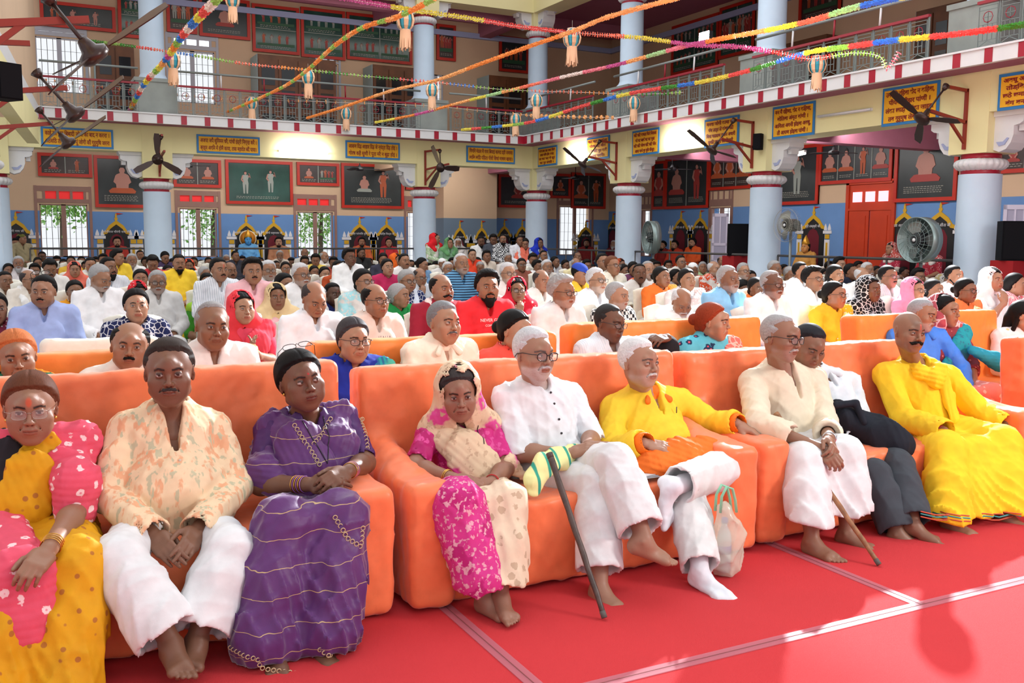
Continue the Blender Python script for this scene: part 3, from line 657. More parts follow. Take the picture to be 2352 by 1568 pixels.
def trousers(root, fr, org, J, mat, name='trousers', s=None, infl=.015, flare=.03, cut=(0.0, 0.0), color=None, seed=3, h=.0085, amp=.004, ff=24, seat=True):
    """seat and the two legs are cloth meshes of their own so that crossed legs stay apart"""
    s = s or fr.s; f1 = folds(seed, amp * .75, ff * 1.4, (1, 1, .4)); f2 = folds(seed + 9, amp * .22, ff * 2.8, n=3); dsp = lambda P, D: f2(P, f1(P, D)); out = None
    if seat: out = mk(name, [Ell(fr.at(.02), ((.165 + infl) * s, (.13 + infl) * s, .12 * s), R=fr.R, k=.06)] + [Cone(fr.at(.02, q, .02), fr.at(.02, q, .02) + (V3(K) - fr.at(.02, q, .02)) * .35, (.095 + infl) * s, (.08 + infl) * s, k=.03) for q, K in zip((-.085, .085), J['kn'])], h * 1.3, mat, root, org, disp=dsp, color=color)
    for i in (0, 1):
        H = fr.at(.02, (-.085, .085)[i], .02); K = V3(J['kn'][i]); A = V3(J['an'][i]); d = unit(A - K); e = A + (K - A) * cut[i]; r = (.050 + infl + flare) * s
        pr = [Cone(H, K, (.092 + infl) * s, (.066 + infl) * s, k=.03), Cone(K, K + (e - K) * .4, (.066 + infl) * s, (.066 + infl + flare * .4) * s, k=.03), Cone(K + (e - K) * .4, e, (.066 + infl + flare * .4) * s, r, k=.02)]
        pr.append(Cone(e + d * (r * 1.9), e + d * (r * 1.9 + .05), r * 1.9, r * 2.1, k=.002, sub=True)); pr.append(Cone(e - d * .05, e + d * .07, r * .76, r * .80, k=.003, sub=True)); mk(name.replace('trousers', 'trouser') + '_leg', pr, h, mat, root, org, disp=dsp, color=color)
    return out
def skirt(root, fr, org, J, mat, name='saree_skirt', s=None, infl=.02, hem=.05, color=None, seed=4, h=.0105, amp=.005, pleat=.010, pf=85., wide=.0, fill=True, foot=.02, floor=None, cutz=None, spread=1.0):
    """cloth falling from lap over both knees to the hem"""
    s = s or fr.s; K = [V3(k) for k in J['kn']]; A = [V3(a) for a in J['an']]; H = [fr.at(.02, q, .02) for q in (-.085, .085)]
    pr = [Ell(fr.at(.04), ((.172 + infl) * s, (.135 + infl) * s, .12 * s), R=fr.R, k=.06)]
    for i in (0, 1):
        e = A[i] + V3((0, 0, foot)); sd = V3((1, 0, 0)) * (-1, 1)[i] * wide
        pr += [Cone(H[i], K[i], (.098 + infl) * s, (.072 + infl) * s, k=.05), Cone(K[i], K[i] + (e + sd - K[i]) * .5, (.070 + infl) * s, (.078 + infl) * s, k=.05), Cone(K[i] + (e + sd - K[i]) * .5, e + sd, (.078 + infl) * s, (.085 + infl) * s, k=.05)]
    if fill:
        n = 5
        for j in range(n + 1):
            a = j / n; e0 = K[0] + (A[0] - K[0]) * a; e1 = K[1] + (A[1] - K[1]) * a; m = (e0 + e1) / 2 + V3((0, -.005, 0)); pr.append(Cone(e0, e1, .062 * s, .062 * s, k=.05))
        pr.append(Cone((H[0] + H[1]) / 2, (K[0] + K[1]) / 2, .08 * s, .06 * s, k=.06))
    f1 = folds(seed, amp * .8, 34, (1, 1, .3)); kz = (K[0][2] + K[1][2]) / 2; xm = (K[0][0] + K[1][0]) / 2; lo = (cutz if cutz is not None else hem)
    def dsp(P, D):
        wgt = np.clip((kz - P[2]) / .25, 0, 1); ph = (P[0] - xm) * pf + (P[1]) * pf * .5 + 1.5 * np.sin(P[2] * 5); D = f1(P, D) - pleat * 1.5 * wgt * ((1 - np.abs(np.sin(ph * .5 + .6 * np.sin(P[2] * 7 + P[0] * 11)))) ** 1.6 - .3); return np.maximum(D, lo + .012 * np.sin(P[0] * 25 + 1) - P[2])
    return mk(name, pr, h, mat, root, org, disp=dsp, color=color)
def swath(root, org, pts, widths, mat, name='pallu', nrm=None, th=3.2, color=None, seed=8, h=.007, amp=.004, pleat=.006, pf=110., dirn=(0, 0, 1), clip=None, k=.04, sub=()):
    pr = []
    for i in range(len(pts) - 1):
        n = unit(nrm[i] if nrm is not None and isinstance(nrm, list) else (nrm if nrm is not None else (0, -1, 0)))
        pr.append(Cone(pts[i], pts[i + 1], widths[i], widths[i + 1], k=k, flat=(n, th)))
    pr += list(sub); f1 = folds(seed, amp * .8, 40); dn = unit(dirn)
    def dsp(P, D): ph = P[0] * dn[0] + P[1] * dn[1] + P[2] * dn[2]; return f1(P, D) - pleat * (np.abs(np.sin(ph * pf + 1.2 * np.sin(P[0] * 9 + P[2] * 7))) - .5)
    return mk(name, pr, h, mat, root, org, disp=dsp, clip=clip, color=color)
def bangles(root, org, W, E, n, r, mat, name='bangle', gap=.007, start=.015, th=.0022):
    W = V3(W); E = V3(E); d = unit(E - W)
    for i in range(n):
        c = W + d * (start + gap * i) - org; mb = MB(); x = unit(np.cross(d, (0, 0, 1))); y = np.cross(d, x)
        mb.tube([c + (x * math.cos(a) + y * math.sin(a)) * (r + .0006 * i) for a in np.linspace(0, 2 * PI, 22)], th, mat[i % len(mat)] if isinstance(mat, list) else mat, 6, cap=False); mb.build(name, root)
def veil(root, org, hc, R, hs, fr, mat, name='head_scarf', color=None, h=.007, drop=.2, open_=.075, inflate=.022, back=.0, amp=.003, seed=5, low=None, extra=()):
    """cloth over the head, open at the face, running down to the shoulders"""
    T = lambda p: R @ (V3(p) * hs) + hc; i = inflate; s = fr.s
    pr = [Ell(T((0, .020 + back, .034)), ((.084 + i) * hs, (.104 + i) * hs, (.093 + i) * hs), R=R, k=.03), Cone(T((0, .03, -.01)), T((0, .045, -.10)), (.075 + i) * hs, (.080 + i) * hs, k=.05)]
    for q, S in zip((-1, 1), fr.S):
        pr.append(Cone(T((q * .055, .02, -.08)), S + V3((0, -.0, .02)) + fr.u * .0, .055 * hs, .068 * s, k=.06))
    pr.append(Cone(T((0, .05, -.08)), fr.at(.85, 0, -.06), .09 * hs, .13 * s, k=.06))
    pr += list(extra)
    o_ = open_
    pr += [Ell(T((0, -.128, .004)), ((o_ + .004) * hs, .128 * hs, .135 * hs), R=R, k=.010, sub=True), Cone(T((0, -.10, -.07)), T((0, -.09, -.19)), .062 * hs, .045 * hs, k=.02, sub=True),
           Ell(T((0, .016, .030)), (.092 * hs, .112 * hs, .101 * hs), R=R, k=.004, sub=True), Cone(T((0, .012, -.03)), T((0, .03, -.16)), .062 * hs, .058 * hs, k=.01, sub=True)]
    f1 = folds(seed, amp, 30)
    def dsp(P, D):
        D = f1(P, D); return np.maximum(D, (low if low is not None else -9) - P[2])
    return mk(name, pr, h, mat, root, org, disp=dsp, color=color)
def snap(root, org, fr, pts, off=.004, d=None):
    """drop points along the chest normal onto the garments already built on a figure"""
    from mathutils.bvhtree import BVHTree
    d = -(fr.f if d is None else unit(d)); tr = []
    for c in root.children:
        if c.type == 'MESH' and len(c.data.vertices) > 500 and c.name.split('.')[0] not in ('hair',):
            me = c.data; n = len(me.vertices); co = np.empty(n * 3, np.float32); me.vertices.foreach_get('co', co); tr.append(BVHTree.FromPolygons(co.reshape(-1, 3).tolist(), [tuple(p.vertices) for p in me.polygons]))
    out = []
    for p in pts:
        o = V3(p) - org - d * .5; best = None
        for t in tr:
            h = t.ray_cast(Vector(o), Vector(d), 1.0)
            if h[0] is not None and (best is None or h[3] < best): best = h[3]
        out.append(V3(p) if best is None else o + d * (best - off) + org)
    return out
def dense(pts, n=6):
    pts = [V3(p) for p in pts]; out = []
    for a, b in zip(pts, pts[1:]): out += [a + (b - a) * (k / n) for k in range(n)]
    return out + [pts[-1]]
def shirt_collar(root, fr, org, mat):
    s = fr.s / 1.08
    mk('collar', [Cone(fr.at(1.0, 0, .0), fr.at(1.055, 0, .01), .094 * s, .078 * s, k=.01), Cone(fr.at(.9, 0, 0), fr.at(1.2, 0, .02), .068 * s, .068 * s, k=.004, sub=True), Cone(fr.at(1.08, 0, .12), fr.at(.9, 0, .13), .03, .02, k=.004, sub=True), Cone(fr.at(1.0, -.03, .075), fr.at(.90, -.07, .115), .018, .02, k=.02, flat=(fr.f, 2)), Cone(fr.at(1.0, .03, .075), fr.at(.90, .07, .115), .018, .02, k=.02, flat=(fr.f, 2))], .006, mat, root, org)
# ================================================================ the hall
YA, XB = 26.16, 14.35          # colonnade lines
FA, FB = 25.17, 13.36          # striped gallery edges
WA, WB = 30.0, 19.5            # outer walls
cream = flat('cream_paint', hx('F4EAB0'), .75, var=.04, vscale=.8); peach = flat('peach_paint', hx('D8B898'), .8, var=.05, vscale=.8); bluew = flat('blue_dado', hx('6A94CC'), .75, var=.06, vscale=1.2)
colw = flat('column_paint', hx('CFE2F4'), .55, var=.04, vscale=2.0); wht = flat('white_gloss', hx('E9E9EA'), .45, var=.02); redp = flat('red_gloss', hx('A81430'), .35); redf = flat('red_frame', hx('C2260E'), .45, var=.08, vscale=3)
pinkc = flat('mauve_ceiling', hx('A9687C'), .8, var=.03); lil = flat('pale_blue_trim', hx('A9B3D8'), .7); greym = flat('grey_marble', hx('969D98'), .5, var=.12, vscale=2.5); brn = flat('brown_frame', hx('9A7468'), .6, var=.06)
blk = flat('black', (.012, .012, .014), .5); grail = flat('grey_rail', hx('8F9896'), .4, .3); wrail = flat('silver_grille', hx('808A88'), .5, .3); drail = flat('dark_rail', hx('4A4644'), .5)
carpet = flat('red_carpet', hx('DA3238'), .9, bump=.5, bscale=500., var=.05, vscale=1.5); yel = flat('niche_yellow', hx('D9A81E'), .6); mar = flat('maroon', hx('6E1024'), .7); wpaint = flat('niche_white', hx('E8E8EC'), .6)
mb = MB(); mb.bx((-9, -6, -.05), (WB + .3, 6.2, 0), carpet); mb.bx((-9, 6.2, -.05), (WB + .3, WA + .3, 0), flat('stone_floor', hx('8E8A84'), .6, var=.1)); mb.build('floor', kind='structure')
m_tape, nt_, b_ = newmat('carpet_tape'); b_.inputs['Base Color'].default_value = (.72, .22, .28, 1); b_.inputs['Roughness'].default_value = .5; b_.inputs['Alpha'].default_value = .45
for i, (a, b) in enumerate((((-3, 2.86), (9, 2.86)), ((1.637, 2.86), (1.637, 6)), ((3.58, 2.86), (3.58, 6)), ((5.52, 2.86), (5.52, 6)))):
    mb = MB(); v = i > 0; mb.bx((a[0] - (.032 if v else 0), a[1] - (0 if v else .032), .001), (b[0] + (.032 if v else 0), b[1] + (0 if v else .032), .004), m_tape)
    mb.bx((a[0] - (.002 if v else 0), a[1] - (0 if v else .002), .004), (b[0] + (.002 if v else 0), b[1] + (0 if v else .002), .005), flat('seam', (.25, .06, .06), .8)); mb.build('carpet_tape', None, label=['clear tape strip running along the row direction on the red carpet', 'clear tape strip on the carpet seam at the feet of the magenta saree woman', 'clear tape strip on the carpet seam at the feet of the man in beige kurta', 'clear tape strip on the carpet seam at the right picture edge'][i], cat='tape')
def wall(name, axis, c, u0, u1, z0, z1, holes, mats, th=.3, split=None):
    """axis 'A': plane y=c over x; 'B': plane x=c over y. mats=(lower, upper) divided at split"""
    us = sorted({u0, u1} | {h[0] for h in holes} | {h[1] for h in holes}); zs = sorted({z0, z1} | {h[2] for h in holes} | {h[3] for h in holes} | ({split} if split else set())); mb = MB()
    for i in range(len(us) - 1):
        for j in range(len(zs) - 1):
            um, zm = (us[i] + us[i + 1]) / 2, (zs[j] + zs[j + 1]) / 2
            if any(h[0] < um < h[1] and h[2] < zm < h[3] for h in holes): continue
            m = mats[0] if (split and zm < split) else mats[1]
            if axis == 'A': mb.bx((us[i], c, zs[j]), (us[i + 1], c + th, zs[j + 1]), m)
            else: mb.bx((c, us[i], zs[j]), (c + th, us[i + 1], zs[j + 1]), m)
    return mb.build(name, kind='structure')
def RA(x0, y0, x1, y1, c=WA): a = atY(x0, y0, c); b = atY(x1, y1, c); return [a.x, b.x, min(a.z, b.z), max(a.z, b.z)]
def RB(x0, y0, x1, y1, c=WB): a = atX(x0, y0, c); b = atX(x1, y1, c); return [min(a.y, b.y), max(a.y, b.y), min(a.z, b.z), max(a.z, b.z)]
lowA = [RA(90, 468, 205, 590), RA(412, 478, 500, 590), RA(683, 486, 766, 590), RA(936, 487, 1014, 600)]
traA = [RA(100, 438, 195, 458), RA(410, 448, 494, 464), RA(680, 456, 758, 472), RA(934, 460, 975, 476)]
upA = [RA(80, 82, 194, 216), RA(390, 112, 495, 240), RA(718, 145, 775, 256), RA(985, 170, 1018, 262)]
uptA = [RA(84, 68, 178, 78), RA(396, 86, 483, 108), RA(722, 134, 770, 143)]
for h in upA: h[2] = max(h[2], 4.75)
endA = [[17.4, 18.7, 1.0, 2.75]]
wall('wall_back', 'A', WA, -9, WB, 0, 9.2, lowA + upA + uptA + endA + [[h[0] + .08, h[1] - .08, h[3] + .12, h[3] + .38] for h in lowA[:0]] + traA, (bluew, peach), split=2.29)
lowB = [RB(1645, 495, 1712, 600), RB(2312, 470, 2420, 620)]; lowB[0][2] = .9; traB = [RB(1672, 456, 1712, 478)]; doorB = RB(1945, 480, 2032, 600)
lowB = [[23.2, 24.1, 1.0, 2.6], [11.2, 12.6, .9, 2.75], [27.4, 28.3, 1.0, 2.6]]; upB = [RB(2240, 40, 2285, 60)]
upB = [[10.3, 10.9, 5.4, 6.6]]
wall('wall_right', 'B', WB, -6, WA + .3, 0, 9.2, lowB + upB, (bluew, peach), split=2.6)
mb = MB(); mb.bx((-9, 25.6, 0), (-2.2, 25.9, 9.2), peach); mb.build('wall_left', kind='structure')
# projecting stair wall between the second and the corner column
mb = MB(); a = atY(1019, 480, 29.2); b = atY(1141, 480, 29.2); mb.bx((a.x, 29.2, 0), (b.x, WA, 2.25), flat('grey_blue_dado', hx('6F8295'), .75)); mb.bx((a.x, 29.2, 2.25), (b.x, WA, 4.35), peach); mb.build('wall_stair', kind='structure')
# gallery slab, soffit, upper ceiling
def slab(name, z0, z1, m, fa=FA, fb=FB):
    mb = MB(); mb.bx((.63, fa, z0), (WB, WA, z1), m); mb.bx((fb, -6, z0), (WB, fa, z1), m); return mb.build(name, kind='structure')
slab('ceiling_lower_gallery', 4.36, 4.55, pinkc, FA + .02, FB + .02)
slab('ceiling_upper_gallery', 8.75, 9.2, pinkc, 25.8, 14.0)
mb = MB()
for y in (27.9,): mb.bx((.6, y, 8.35), (WB, y + .3, 8.75), pinkc)
for x in (3.26, 10.62, 14.35): mb.bx((x - .2, YA, 8.3), (x + .2, WA, 8.75), pinkc)
for y in (21.13, 15.93, 10.78, 5.6): mb.bx((XB, y - .2, 8.3), (WB, y + .2, 8.75), pinkc)
mb.bx((.6, WA - .12, 8.25), (WB, WA, 8.42), lil); mb.bx((WB - .12, -6, 8.25), (WB, WA, 8.42), lil)
for x in (3.26, 10.62, 14.35): mb.bx((x - .2, YA + .4, 3.75), (x + .2, WA, 4.35), peach if x == 10.62 else pinkc)
for y in (21.13, 15.93, 10.78, 5.6): mb.bx((XB + .4, y - .2, 3.75), (WB, y + .2, 4.35), pinkc)
mb.bx((XB + .5, -6, 4.2), (XB + .8, YA, 4.36), lil)
mb.build('trim_1', kind='structure')
# striped fascia
def fascia():
    mb = MB(); mb.bx((.60, FA, 4.35), (FB, FA + .10, 4.57), wht); mb.bx((FB, -2, 4.35), (FB + .10, FA + .1, 4.57), wht); mb.bx((.58, FA - .03, 4.57), (FB, FA + .3, 4.60), wht); mb.bx((FB - .03, -2, 4.57), (FB + .3, FA + .3, 4.60), wht)
    x = .95
    while x < FB - .3: mb.bx((x, FA - .012, 4.352), (x + .135, FA, 4.568), redp); x += .563
    y = FA - .45
    while y > 0: mb.bx((FB - .012, y - .135, 4.352), (FB, y, 4.568), redp); y -= .563
    mb.bx((FB - .2, FA - .014, 4.35), (FB - .01, FA, 4.57), redp); mb.bx((FB - .014, FA - .2, 4.35), (FB, FA, 4.57), redp); mb.bx((.58, FA - .014, 4.33), (.72, FA, 4.60), redp)
    mb.build('trim_2', kind='structure')
fascia()
# beams over the columns
mb = MB(); mb.bx((-.9, YA - .35, 3.70), (XB + .35, YA + .35, 4.36), cream); mb.bx((XB - .35, -2, 3.70), (XB + .35, YA - .35, 4.36), cream); mb.build('trim_3', kind='structure')
mb = MB(); mb.bx((.4, YA - .35, 8.28), (XB + .35, YA + .35, 8.8), cream); mb.bx((XB - .35, -2, 8.28), (XB + .35, YA - .35, 8.8), cream); mb.build('trim_4', kind='structure')
def console(mb, x, y, dx, dy, z, s=1.0):
    """white moulded bracket leaving the pier in direction (dx,dy)"""
    U = (dx, dy, 0); w_ = .50 * s
    prof = [(0, 0), (.0, -.62), (.10, -.66), (.22, -.62), (.30, -.52), (.34, -.40), (.34, -.26), (.44, -.24), (.50, -.20), (.50, 0)]
    mb.poly([(p[0] * s, p[1] * s) for p in prof], w_ * .8, wht, (x, y, z), U); mb.poly([(0, 0), (0, -.10 * s), (.52 * s, -.10 * s), (.56 * s, 0)], w_ * .95, wht, (x, y, z + .0), U)
    mb.poly([(.36 * s, -.22 * s), (.36 * s, -.34 * s), (.46 * s, -.34 * s), (.46 * s, -.22 * s)], w_ * .4, wht, (x, y, z), U)
    mb.poly([(.05 * s, -.50 * s), (.10 * s, -.57 * s), (.20 * s, -.55 * s), (.27 * s, -.45 * s), (.24 * s, -.44 * s), (.17 * s, -.50 * s)], w_ * .86, lil, (x, y, z), U)
def column(x, y, lab, upper=True, corner=False, dirs=()):
    o = empty('column', (x, y, 0), 0, lab, 'column', 'round white columns of the hall'); mb = MB(); mb.lathe([(.36, 0), (.36, .12), (.345, .14), (.335, 2.72), (.335, 2.73)], colw, n=40); mb.build('column_shaft', o)
    mb = MB(); mb.lathe([(.30, 2.72), (.305, 2.73), (.305, 2.80), (.30, 2.81)], redp, n=36); mb.lathe([(.30, 2.97), (.31, 2.98), (.31, 3.06), (.30, 3.07)], redp, n=36); mb.build('red_band', o)
    mb = MB(); mb.lathe([(.30, 2.79), (.33, 2.80), (.37, 2.82), (.405, 2.86), (.415, 2.89), (.405, 2.93), (.37, 2.965), (.33, 2.98), (.30, 2.985)], wht, n=96, flut=24, famp=.06); mb.build('lotus_capital', o)
    mb = MB(); mb.bx((-.36, -.36, 3.06), (.36, .36, 4.34), cream); mb.build('pier', o)
    mb = MB()
    for dx, dy in dirs: console(mb, .36 * dx, .36 * dy, dx, dy, 3.72)
    mb.build('white_bracket', o)
    if upper:
        u = empty('column', (x, y, 4.56), 0, 'upper gallery ' + lab, 'column', 'round upper gallery columns'); mb = MB(); mb.bx((-.48, -.58, 0), (.48, .40, .84), greym); mb.bx((-.51, -.61, .84), (.51, .43, .93), greym); mb.build('pedestal', u)
        mb = MB(); mb.lathe([(.42, .93), (.40, .96), (.33, 1.03), (.30, 1.10), (.29, 3.04)], colw, n=36); mb.build('column_shaft', u)
        mb = MB(); mb.lathe([(.27, 3.02), (.275, 3.03), (.275, 3.10), (.27, 3.11)], redp, n=30); mb.lathe([(.27, 3.25), (.275, 3.26), (.275, 3.33), (.27, 3.34)], redp, n=30); mb.build('red_band', u)
        mb = MB(); mb.lathe([(.27, 3.09), (.33, 3.11), (.365, 3.15), (.365, 3.20), (.33, 3.25), (.27, 3.27)], wht, n=96, flut=24, famp=.06); mb.build('lotus_capital', u)
        mb = MB(); mb.bx((-.34, -.34, 3.33), (.34, .34, 4.2), cream); mb.build('pier', u)
        mb = MB()
        for dx, dy in dirs: console(mb, .34 * dx, .34 * dy, dx, dy, 3.95)
        mb.build('white_bracket', u)
X = (1, 0), (-1, 0); Yd = (0, 1), (0, -1)
column(-.42, YA, 'white round column at the left edge, beside the grilled window', False, dirs=X); column(-.545, 20.0, 'white round column cut by the left picture edge', False, dirs=Yd)
column(3.26, YA, 'white round column behind the left crowd, a fan in front of its pier', dirs=X); column(10.62, YA, 'white round column of the back row with the three-bladed bracket fan', dirs=X)
column(XB, YA, 'white round column in the inner corner of the two galleries', dirs=((-1, 0), (0, -1))); column(XB, 21.13, 'white round column with a drum fan at its right and thin wires down its shaft', dirs=Yd)
column(XB, 15.93, 'white round column beside the wire cage fan', dirs=Yd); column(XB, 10.78, 'white round column nearest the right picture edge with white cable', dirs=Yd); column(XB, 5.6, 'white round column outside the right edge', dirs=Yd)
# upper railing : red handrail, grille panels, pipe rail
def railing(axis, u0, u1, label):
    c = (FA + .12) if axis == 'A' else (FB + .12); P = (lambda u, z, d=0: (u, c + d, z)) if axis == 'A' else (lambda u, z, d=0: (c + d, u, z))
    o = empty('balcony_railing', P((u0 + u1) / 2, 4.6), 0, label, 'railing', 'grille railing bays of the upper gallery'); og = Vector(o.location); Q = lambda u, z, d=0: Vector(P(u, z, d)) - og
    mb = MB(); mb.bar(Q(u0, 5.30), Q(u1, 5.30), .07, .045, flat('rail_red', hx('9A2030'), .4)); mb.build('handrail', o)
    mb = MB(); mb.tube([Q(u0, 5.66, .05), Q(u1, 5.66, .05)], .028, grail, 8); n = max(2, int((u1 - u0) / 1.0))
    for i in range(1, n): mb.tube([Q(u0 + (u1 - u0) * i / n, 5.32, .03), Q(u0 + (u1 - u0) * i / n, 5.66, .05)], .02, wht if i % 2 else flat('rail_red', None), 6)
    mb.build('pipe_rail', o); n = max(1, int(round((u1 - u0) / .38))); w_ = (u1 - u0) / n
    mb = MB()
    for i in range(n):
        a = u0 + i * w_; t = .010
        V_ = lambda f, za, zb, tt=t: mb.bar(Q(a + f * w_, za), Q(a + f * w_, zb), tt, tt, wrail); H_ = lambda fa, fb, z, tt=t: mb.bar(Q(a + fa * w_, z), Q(a + fb * w_, z), tt, tt, wrail)
        V_(0, 4.60, 5.28, .02); V_(.07, 4.6, 5.28)
        H_(.12, .95, 5.24); H_(.12, .95, 5.18); H_(.12, .95, 4.96); H_(0, 1, 4.63); H_(.12, .95, 4.72)
        V_(.12, 4.6, 5.24); V_(.95, 4.6, 5.24); V_(.33, 4.72, 4.96); V_(.54, 4.72, 5.0); V_(.75, 4.72, 4.96); H_(.33, .75, 4.84)
        mb.tube([Q(a + w_ * (.54 + .22 * math.cos(k)), 5.07 + .085 * math.sin(k)) for k in np.linspace(0, 2 * PI, 9)], .007, redp, 4, cap=False); H_(.30, .78, 5.07, .01); V_(.54, 4.98, 5.16, .01)
        mb.bar(Q(a + .12 * w_, 4.63), Q(a + .54 * w_, 4.71), t, t, wrail); mb.bar(Q(a + .54 * w_, 4.71), Q(a + .95 * w_, 4.63), t, t, wrail)
    mb.build('grille', o)
railing('A', .66, 2.82, 'grille railing bay left of the first upper column'); railing('A', 3.70, 10.18, 'long grille railing bay between the two upper columns of the back gallery'); railing('A', 11.06, 13.36, 'grille railing bay just left of the gallery corner')
railing('B', 21.58, 25.2, 'grille railing bay just right of the gallery corner'); railing('B', 16.38, 20.68, 'grille railing bay below the white floodlight'); railing('B', 11.23, 15.48, 'grille railing bay above the third yellow sign from the right'); railing('B', 5, 10.33, 'grille railing bay in the top right picture corner')
# dark barrier rail in front of the niches
def barrier(pts, label):
    o = empty('barrier_rail', (pts[0][0], pts[0][1], 0), 0, label, 'railing'); og = Vector(o.location); mb = MB(); mb.tube([Vector((p[0], p[1], 1.29)) - og for p in pts], .025, drail, 8); mb.build('top_bar', o)
    mb = MB(); mb.tube([Vector((p[0], p[1], .75)) - og for p in pts], .015, drail, 6); mb.build('middle_bar', o)
    for a, b in zip(pts, pts[1:]):
        n = int((Vector(b) - Vector(a)).length / 1.6) + 1
        for i in range(n): p = Vector(a) + (Vector(b) - Vector(a)) * (i / n); mb = MB(); mb.tube([Vector((p.x, p.y, 0)) - og, Vector((p.x, p.y, 1.29)) - og], .02, drail, 6); mb.build('post', o)
barrier([(.3, YA), (XB - .4, YA)], 'dark pipe barrier in front of the painted niches of the back wall'); barrier([(XB, YA - .4), (XB, 21.5)], 'dark pipe barrier between the corner column and the wired column'); barrier([(XB, 20.8), (XB, 16.3)], 'dark pipe barrier in front of the black loudspeaker'); barrier([(XB, 15.5), (XB, 11.2)], 'dark pipe barrier in front of the red door'); barrier([(XB, 10.4), (XB, 6)], 'dark pipe barrier at the right picture edge')
# windows
pane = emis('red_pane', (.75, .02, .02), .35); 
def window(n_, axis, c, r, tra=None, bars=True, red=True, shut=False):
    """frame, mullion and grille of one window; r = (u0,u1,z0,z1)"""
    u0, u1, z0, z1 = r; P = (lambda u, z, d=0: (u, c + d, z)) if axis == 'A' else (lambda u, z, d=0: (c + d, u, z)); o = empty('window_%d' % n_, P((u0 + u1) / 2, z0)); o['kind'] = 'structure'; og = Vector(o.location); Q = lambda u, z, d=0: Vector(P(u, z, d)) - og
    mb = MB(); f = .07; fm = brn if red else flat('grey_frame', hx('B9BBC4'), .6)
    for a, b in (((u0 - .03, z0), (u0 - .03, z1)), ((u1 + .03, z0), (u1 + .03, z1)), (((u0 + u1) / 2, z0), ((u0 + u1) / 2, z1)), ((u0 - .07, z1 + .03), (u1 + .07, z1 + .03)), ((u0 - .07, z0 - .03), (u1 + .07, z0 - .03))): mb.bar(Q(a[0], a[1], .05), Q(b[0], b[1], .05), f, .12, fm)
    mb.build('window_frame', o)
    if bars:
        mb = MB(); n = 8
        for i in range(1, n):
            u = u0 + (u1 - u0) * i / n
            if i != n // 2: mb.tube([Q(u, z0, .2), Q(u, z1, .2)], .008, drail, 5)
        for z in np.arange(z0 + .2, z1, .32): mb.bar(Q(u0, z, .2), Q(u1, z, .2), .02, .006, drail)
        mb.build('window_grille', o)
    if tra is not None:
        t0, t1, tz0, tz1 = tra; mb = MB(); e = .07
        mb.bx(Q(u0 - .12, z1 + .04, -.02), Q(u1 + .12, tz0, .1), fm); mb.bx(Q(u0 - .12, tz1, -.02), Q(u1 + .12, tz1 + .14, .1), fm); w_ = (t1 - t0) / 3
        for i in range(4): mb.bx(Q(t0 + i * w_ - e / 2, tz0 - .004, -.016), Q(t0 + i * w_ + e / 2, tz1 + .004, .094), fm)
        mb.bx(Q(u0 - .124, z0, -.026), Q(u0 - .05, tz1 + .146, .106), fm); mb.bx(Q(u1 + .05, z0, -.026), Q(u1 + .124, tz1 + .146, .106), fm); mb.build('transom_frame', o)
        mb = MB(); mb.bx(Q(t0, tz0, .04), Q(t1, tz1, .05), pane if red else emis('white_pane', (.9, .92, 1), 1.2)); mb.build('transom_pane', o)
for i, (r, t) in enumerate(zip(lowA, traA)): window(i + 1, 'A', WA, r, t)
for i, r in enumerate(upA): window(i + 5, 'A', WA, r, uptA[i] if i < 3 else None, red=False)
window(9, 'A', WA, endA[0], [17.5, 18.6, 2.95, 3.15]); window(10, 'B', WB, lowB[0], [23.25, 24.05, 2.85, 3.1]); window(11, 'B', WB, lowB[1], [11.3, 12.5, 2.95, 3.2]); window(12, 'B', WB, lowB[2], [27.5, 28.2, 2.8, 3.05]); window(13, 'B', WB, upB[0], None, red=False)
# leafy trees outside the back windows
def foliage(c, r, n, label):
    g1 = flat('leaf_green', (.16, .42, .06), .6); g2 = flat('leaf_light', (.35, .62, .16), .6); V = []; F = []; rg = np.random.default_rng(int(c[0] * 7) + 3); mb = MB()
    for i in range(n):
        p = np.array(c) + rg.normal(size=3) * np.array(r); a = rg.normal(size=3); a /= np.linalg.norm(a); b = np.cross(a, rg.normal(size=3)); b /= np.linalg.norm(b); s_ = rg.uniform(.05, .11)
        mb.add([p - a * s_, p + b * s_ * .5, p + a * s_, p - b * s_ * .5], [(0, 1, 2, 3)], g1 if rg.random() < .5 else g2)
    o = empty('tree', (c[0], c[1], 0), 0, label, 'tree'); me = mb.mesh('foliage'); me.transform(Matrix.Translation((-c[0], -c[1], 0))); link('foliage', me, o)
    mb = MB(); mb.tube([(0, 0, 0), (.05, 0, c[2] - .3), (.1, 0, c[2] + r[2] * .5)], [.11, .08, .04], flat('bark', (.12, .08, .05), .9), 8); mb.build('trunk', o)
foliage((1.3, 33.5, 2.75), (.9, .5, .35), 1900, 'green tree seen through the leftmost ground floor window'); foliage((5.9, 33.5, 2.4), (.6, .5, .5), 700, 'green tree seen through the window right of the first column'); foliage((9.6, 33.5, 2.2), (.8, .5, .6), 1100, 'green tree seen through the window in the middle of the back wall')
